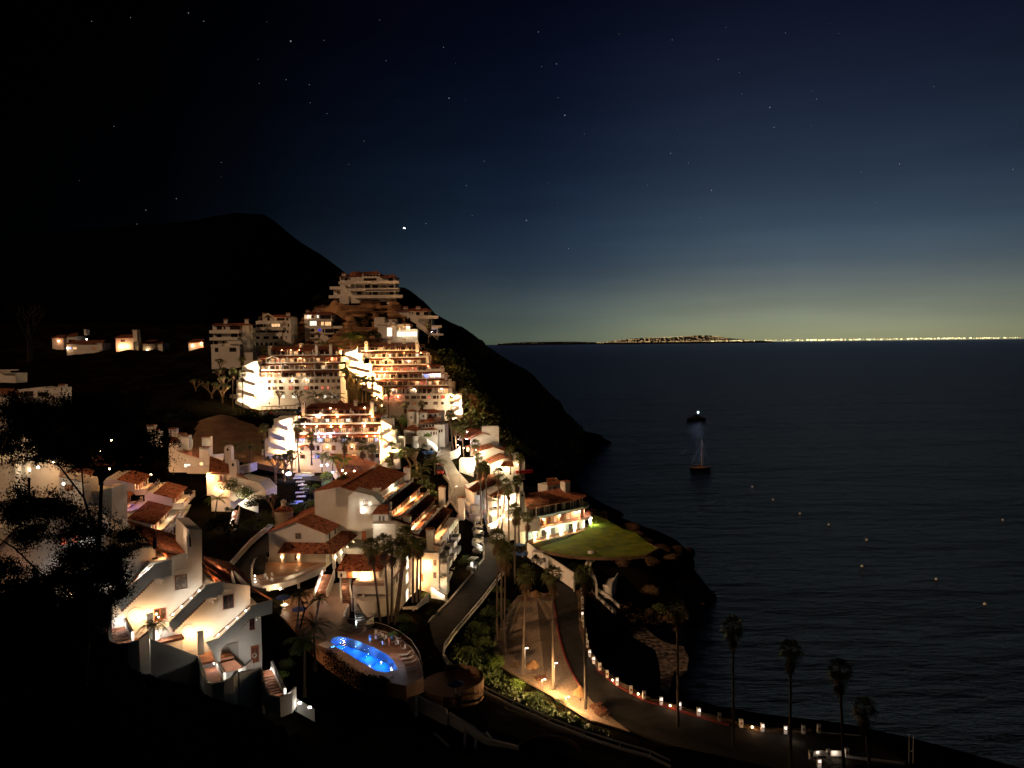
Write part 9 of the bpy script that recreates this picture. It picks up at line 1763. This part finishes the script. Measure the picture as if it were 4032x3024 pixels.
# people by the pool
def person(u, v, z, rot, label, top='cloth_blue', bottom='cloth_black', pose='stand', s=1.0, base=None):
    p = base or atZ(u, v, z); r = empty('person', p, R(rot), None, label, 'person', 'people by the pool'); r.scale = (s,)*3
    V, E, Rd = [], [], []
    def vt(co, ra, par=None): V.append(co); Rd.append(ra); i = len(V)-1; (E.append((par, i)) if par is not None else None); return i
    pel = vt((0,0,.95), .13); ch = vt((0,.01,1.2), .135, pel); sh = vt((0,.0,1.4), .12, ch); nk = vt((0,0,1.5), .055, sh); hd = vt((0,-.02,1.60), .082, nk); ht = vt((0,-.01,1.72), .085, hd)
    nose = vt((0,-.115,1.63), .012, hd)
    for sx_ in (-1, 1):
        hp_ = vt((.09*sx_,0,.92), .09, pel)
        if pose == 'sit': kn = vt((.11*sx_,-.42,.92), .062, hp_); an = vt((.11*sx_,-.45,.5), .042, kn); ft = vt((.11*sx_,-.58,.46), .035, an)
        else:
            st_ = .12*sx_ if pose == 'walk' else 0; kn = vt((.10*sx_,-.03-st_*.7,.5), .058, hp_); an = vt((.10*sx_,.02-st_,.09), .038, kn); ft = vt((.11*sx_,-.14-st_,.04), .034, an)
        s1 = vt((.17*sx_,0,1.40), .06, sh)
        if pose == 'point' and sx_ > 0: el = vt((.35,-.22,1.25), .038, s1); wr = vt((.38,-.46,1.28), .028, el); dv = Vector((.05,-1,.05))
        elif pose == 'sit': el = vt((.24*sx_,-.05,1.12), .038, s1); wr = vt((.16*sx_,-.28,1.05), .028, el); dv = Vector((-.2*sx_,-1,-.1))
        else: el = vt((.24*sx_,.03,1.12), .038, s1); wr = vt((.26*sx_,-.07,.87), .028, el); dv = Vector((.05*sx_,-.2,-1))
        dv.normalize(); w0 = Vector(V[wr]); pm = vt(tuple(w0 + dv*.07), .032, wr); side = dv.cross(Vector((1,0,0))).normalized() if abs(dv.x) < .9 else Vector((0,0,1))
        for k, L_ in enumerate((.065,.075,.07,.055)):
            o_ = side*(k-1.5)*.021; f1 = vt(tuple(w0 + dv*.115 + o_), .0095, pm); f2 = vt(tuple(w0 + dv*(.115+L_*.55) + o_ + Vector((-.006*sx_,-.008,0))), .0085, f1); vt(tuple(w0 + dv*(.115+L_) + o_ + Vector((-.015*sx_,-.02,0))), .0075, f2)
        t1 = vt(tuple(w0 + dv*.055 - side*.045), .010, pm); vt(tuple(w0 + dv*.095 - side*.06), .0085, t1)
    me = bpy.data.meshes.new('body'); me.from_pydata(V, E, []); o = bpy.data.objects.new('body', me); COL.objects.link(o); o.parent = r
    me.materials.append(MT['skin']); sk = o.modifiers.new('skin', 'SKIN'); sk.use_smooth_shade = True
    for i, d_ in enumerate(me.skin_vertices[0].data): d_.radius = (Rd[i], Rd[i]); d_.use_root = (i == 0)
    o.modifiers.new('sub', 'SUBSURF').render_levels = 1
    mb = MB(); mb.lathe([(.02,1.80),(.075,1.785),(.105,1.72),(.105,1.63),(.09,1.58)], 12, 0, .015, 0, math.pi); mb.lathe([(.02,1.80),(.075,1.785),(.10,1.74)], 12, 0, 0); mb.build('hair', 'hair', r)
    mb = MB(); mb.lathe([(.155,.93),(.15,1.05),(.165,1.25),(.19,1.38),(.12,1.47),(.07,1.49)], 14)
    for sx_ in (-1,1): mb.tube((.15*sx_,0,1.41), (.235*sx_,.02,1.2), .075, .065, 8)
    mb.build('shirt', top, r)
    mb = MB()
    for sx_ in (-1,1):
        if pose == 'sit': mb.tube((.09*sx_,.05,.93), (.11*sx_,-.4,.92), .105, .085, 10)
        else: mb.tube((.085*sx_,0,.98), (.10*sx_,-.02-(.07*sx_ if pose=='walk' else 0),.55), .115, .09, 10)
    mb.build('shorts', bottom, r); return r
person(1457, 2534, PZ, 30, 'person in a light blue top and pale shorts standing at the pool edge', 'cloth_blue', 'cloth_white', 'point')
person(1533, 2545, PZ, -60, 'person in a long orange wrap standing by the lit chairs', 'cloth_orange', 'cloth_orange', 'stand')
person(1577, 2548, PZ, 100, 'person in black standing against the glass fence', 'cloth_black', 'cloth_black', 'stand')
person(1544, 2536, PZ, 200, 'person in a bright blue top bending among the white chairs', 'cloth_blue', 'cloth_black', 'walk')
def chair2(u, v, rot, label):
    p = atZ(u, v, PZ); r = empty('pool_chair', p, R(rot), None, label, 'chair', 'pale chairs by the pool fence'); mb = MB(); mb.box(-.27,.27,-.27,.27,.40,.45); mb.build('seat', 'cloth_white', r); mb = MB(); mb.box(-.27,.27,.23,.28,.45,1.0); mb.build('backrest', 'cloth_white', r)
    for x in (-.25,.21):
        for y in (-.25,.21): mb = MB(); mb.box(x,x+.04,y,y+.04,0,.4); mb.build('leg', 'metal', r)
for (u, v, ro, l) in ((1478,2505,-20,'pale chair furthest left in the fence row'),(1492,2512,-25,'pale chair second in the fence row'),(1503,2518,-30,'pale chair third in the fence row'),(1516,2524,-35,'pale chair fourth in the fence row'),(1484,2524,150,'pale chair pulled to the round pool table, left'),(1512,2546,120,'pale chair pulled to the round pool table, right'),(1557,2535,-45,'brightly lit chair beside the person in black'),(1563,2545,-50,'brightly lit chair nearest the fence light'),(1590,2562,-60,'pale chair at the right end of the fence row')): chair2(u, v, ro, l)
for (u, v, l) in ((1459,2554,'swimmer with arms spread just below the light on the pool water'),(1466,2567,'swimmer low in the water beside the pool edge')):
    q = atZ(u, v, PZ-1.55); person(u, v, PZ-1.5, 40, l, 'skin', 'cloth_black', 'point', 1.0, q)
person(1492, 2519+6, PZ, 30, 'seated person in a white top at the round pool table', 'cloth_white', 'cloth_black', 'sit', .98, atZ(1492,2525,PZ-.42))
for (u, v, pw, c) in ((1455,2530,5,(.9,.85,1)),(1540,2540,14,(.80,.82,1)),(1575,2545,14,(.85,.85,1)),(1500,2515,6,(1,.8,.65))): plight(rfz, rel(rfz, atZ(u, v, PZ+1.9)), c, pw)
# ================================================================== warm fill sun added to brighten the village walls
sd = bpy.data.lights.new('fill_sun', 'SUN'); so = bpy.data.objects.new('fill_sun', sd); COL.objects.link(so)
dv = Vector((.80, .52, -.46)); so.rotation_euler = dv.to_track_quat('-Z', 'Y').to_euler(); sd.energy = 1.1; sd.angle = R(1.2); sd.color = (1.0, .58, .32)
SC.render.engine = 'CYCLES'
SC.view_settings.view_transform = 'Standard'; SC.view_settings.look = 'None'; SC.view_settings.exposure = 0; SC.view_settings.gamma = 1
SC.cycles.use_denoising = True
SC.cycles.use_light_tree = True
SC.cycles.max_bounces = 6; SC.cycles.diffuse_bounces = 3; SC.cycles.glossy_bounces = 3; SC.cycles.transparent_max_bounces = 16
SC.cycles.sample_clamp_indirect = 4.0; SC.cycles.sample_clamp_direct = 0
SC.cycles.caustics_reflective = False; SC.cycles.caustics_refractive = False
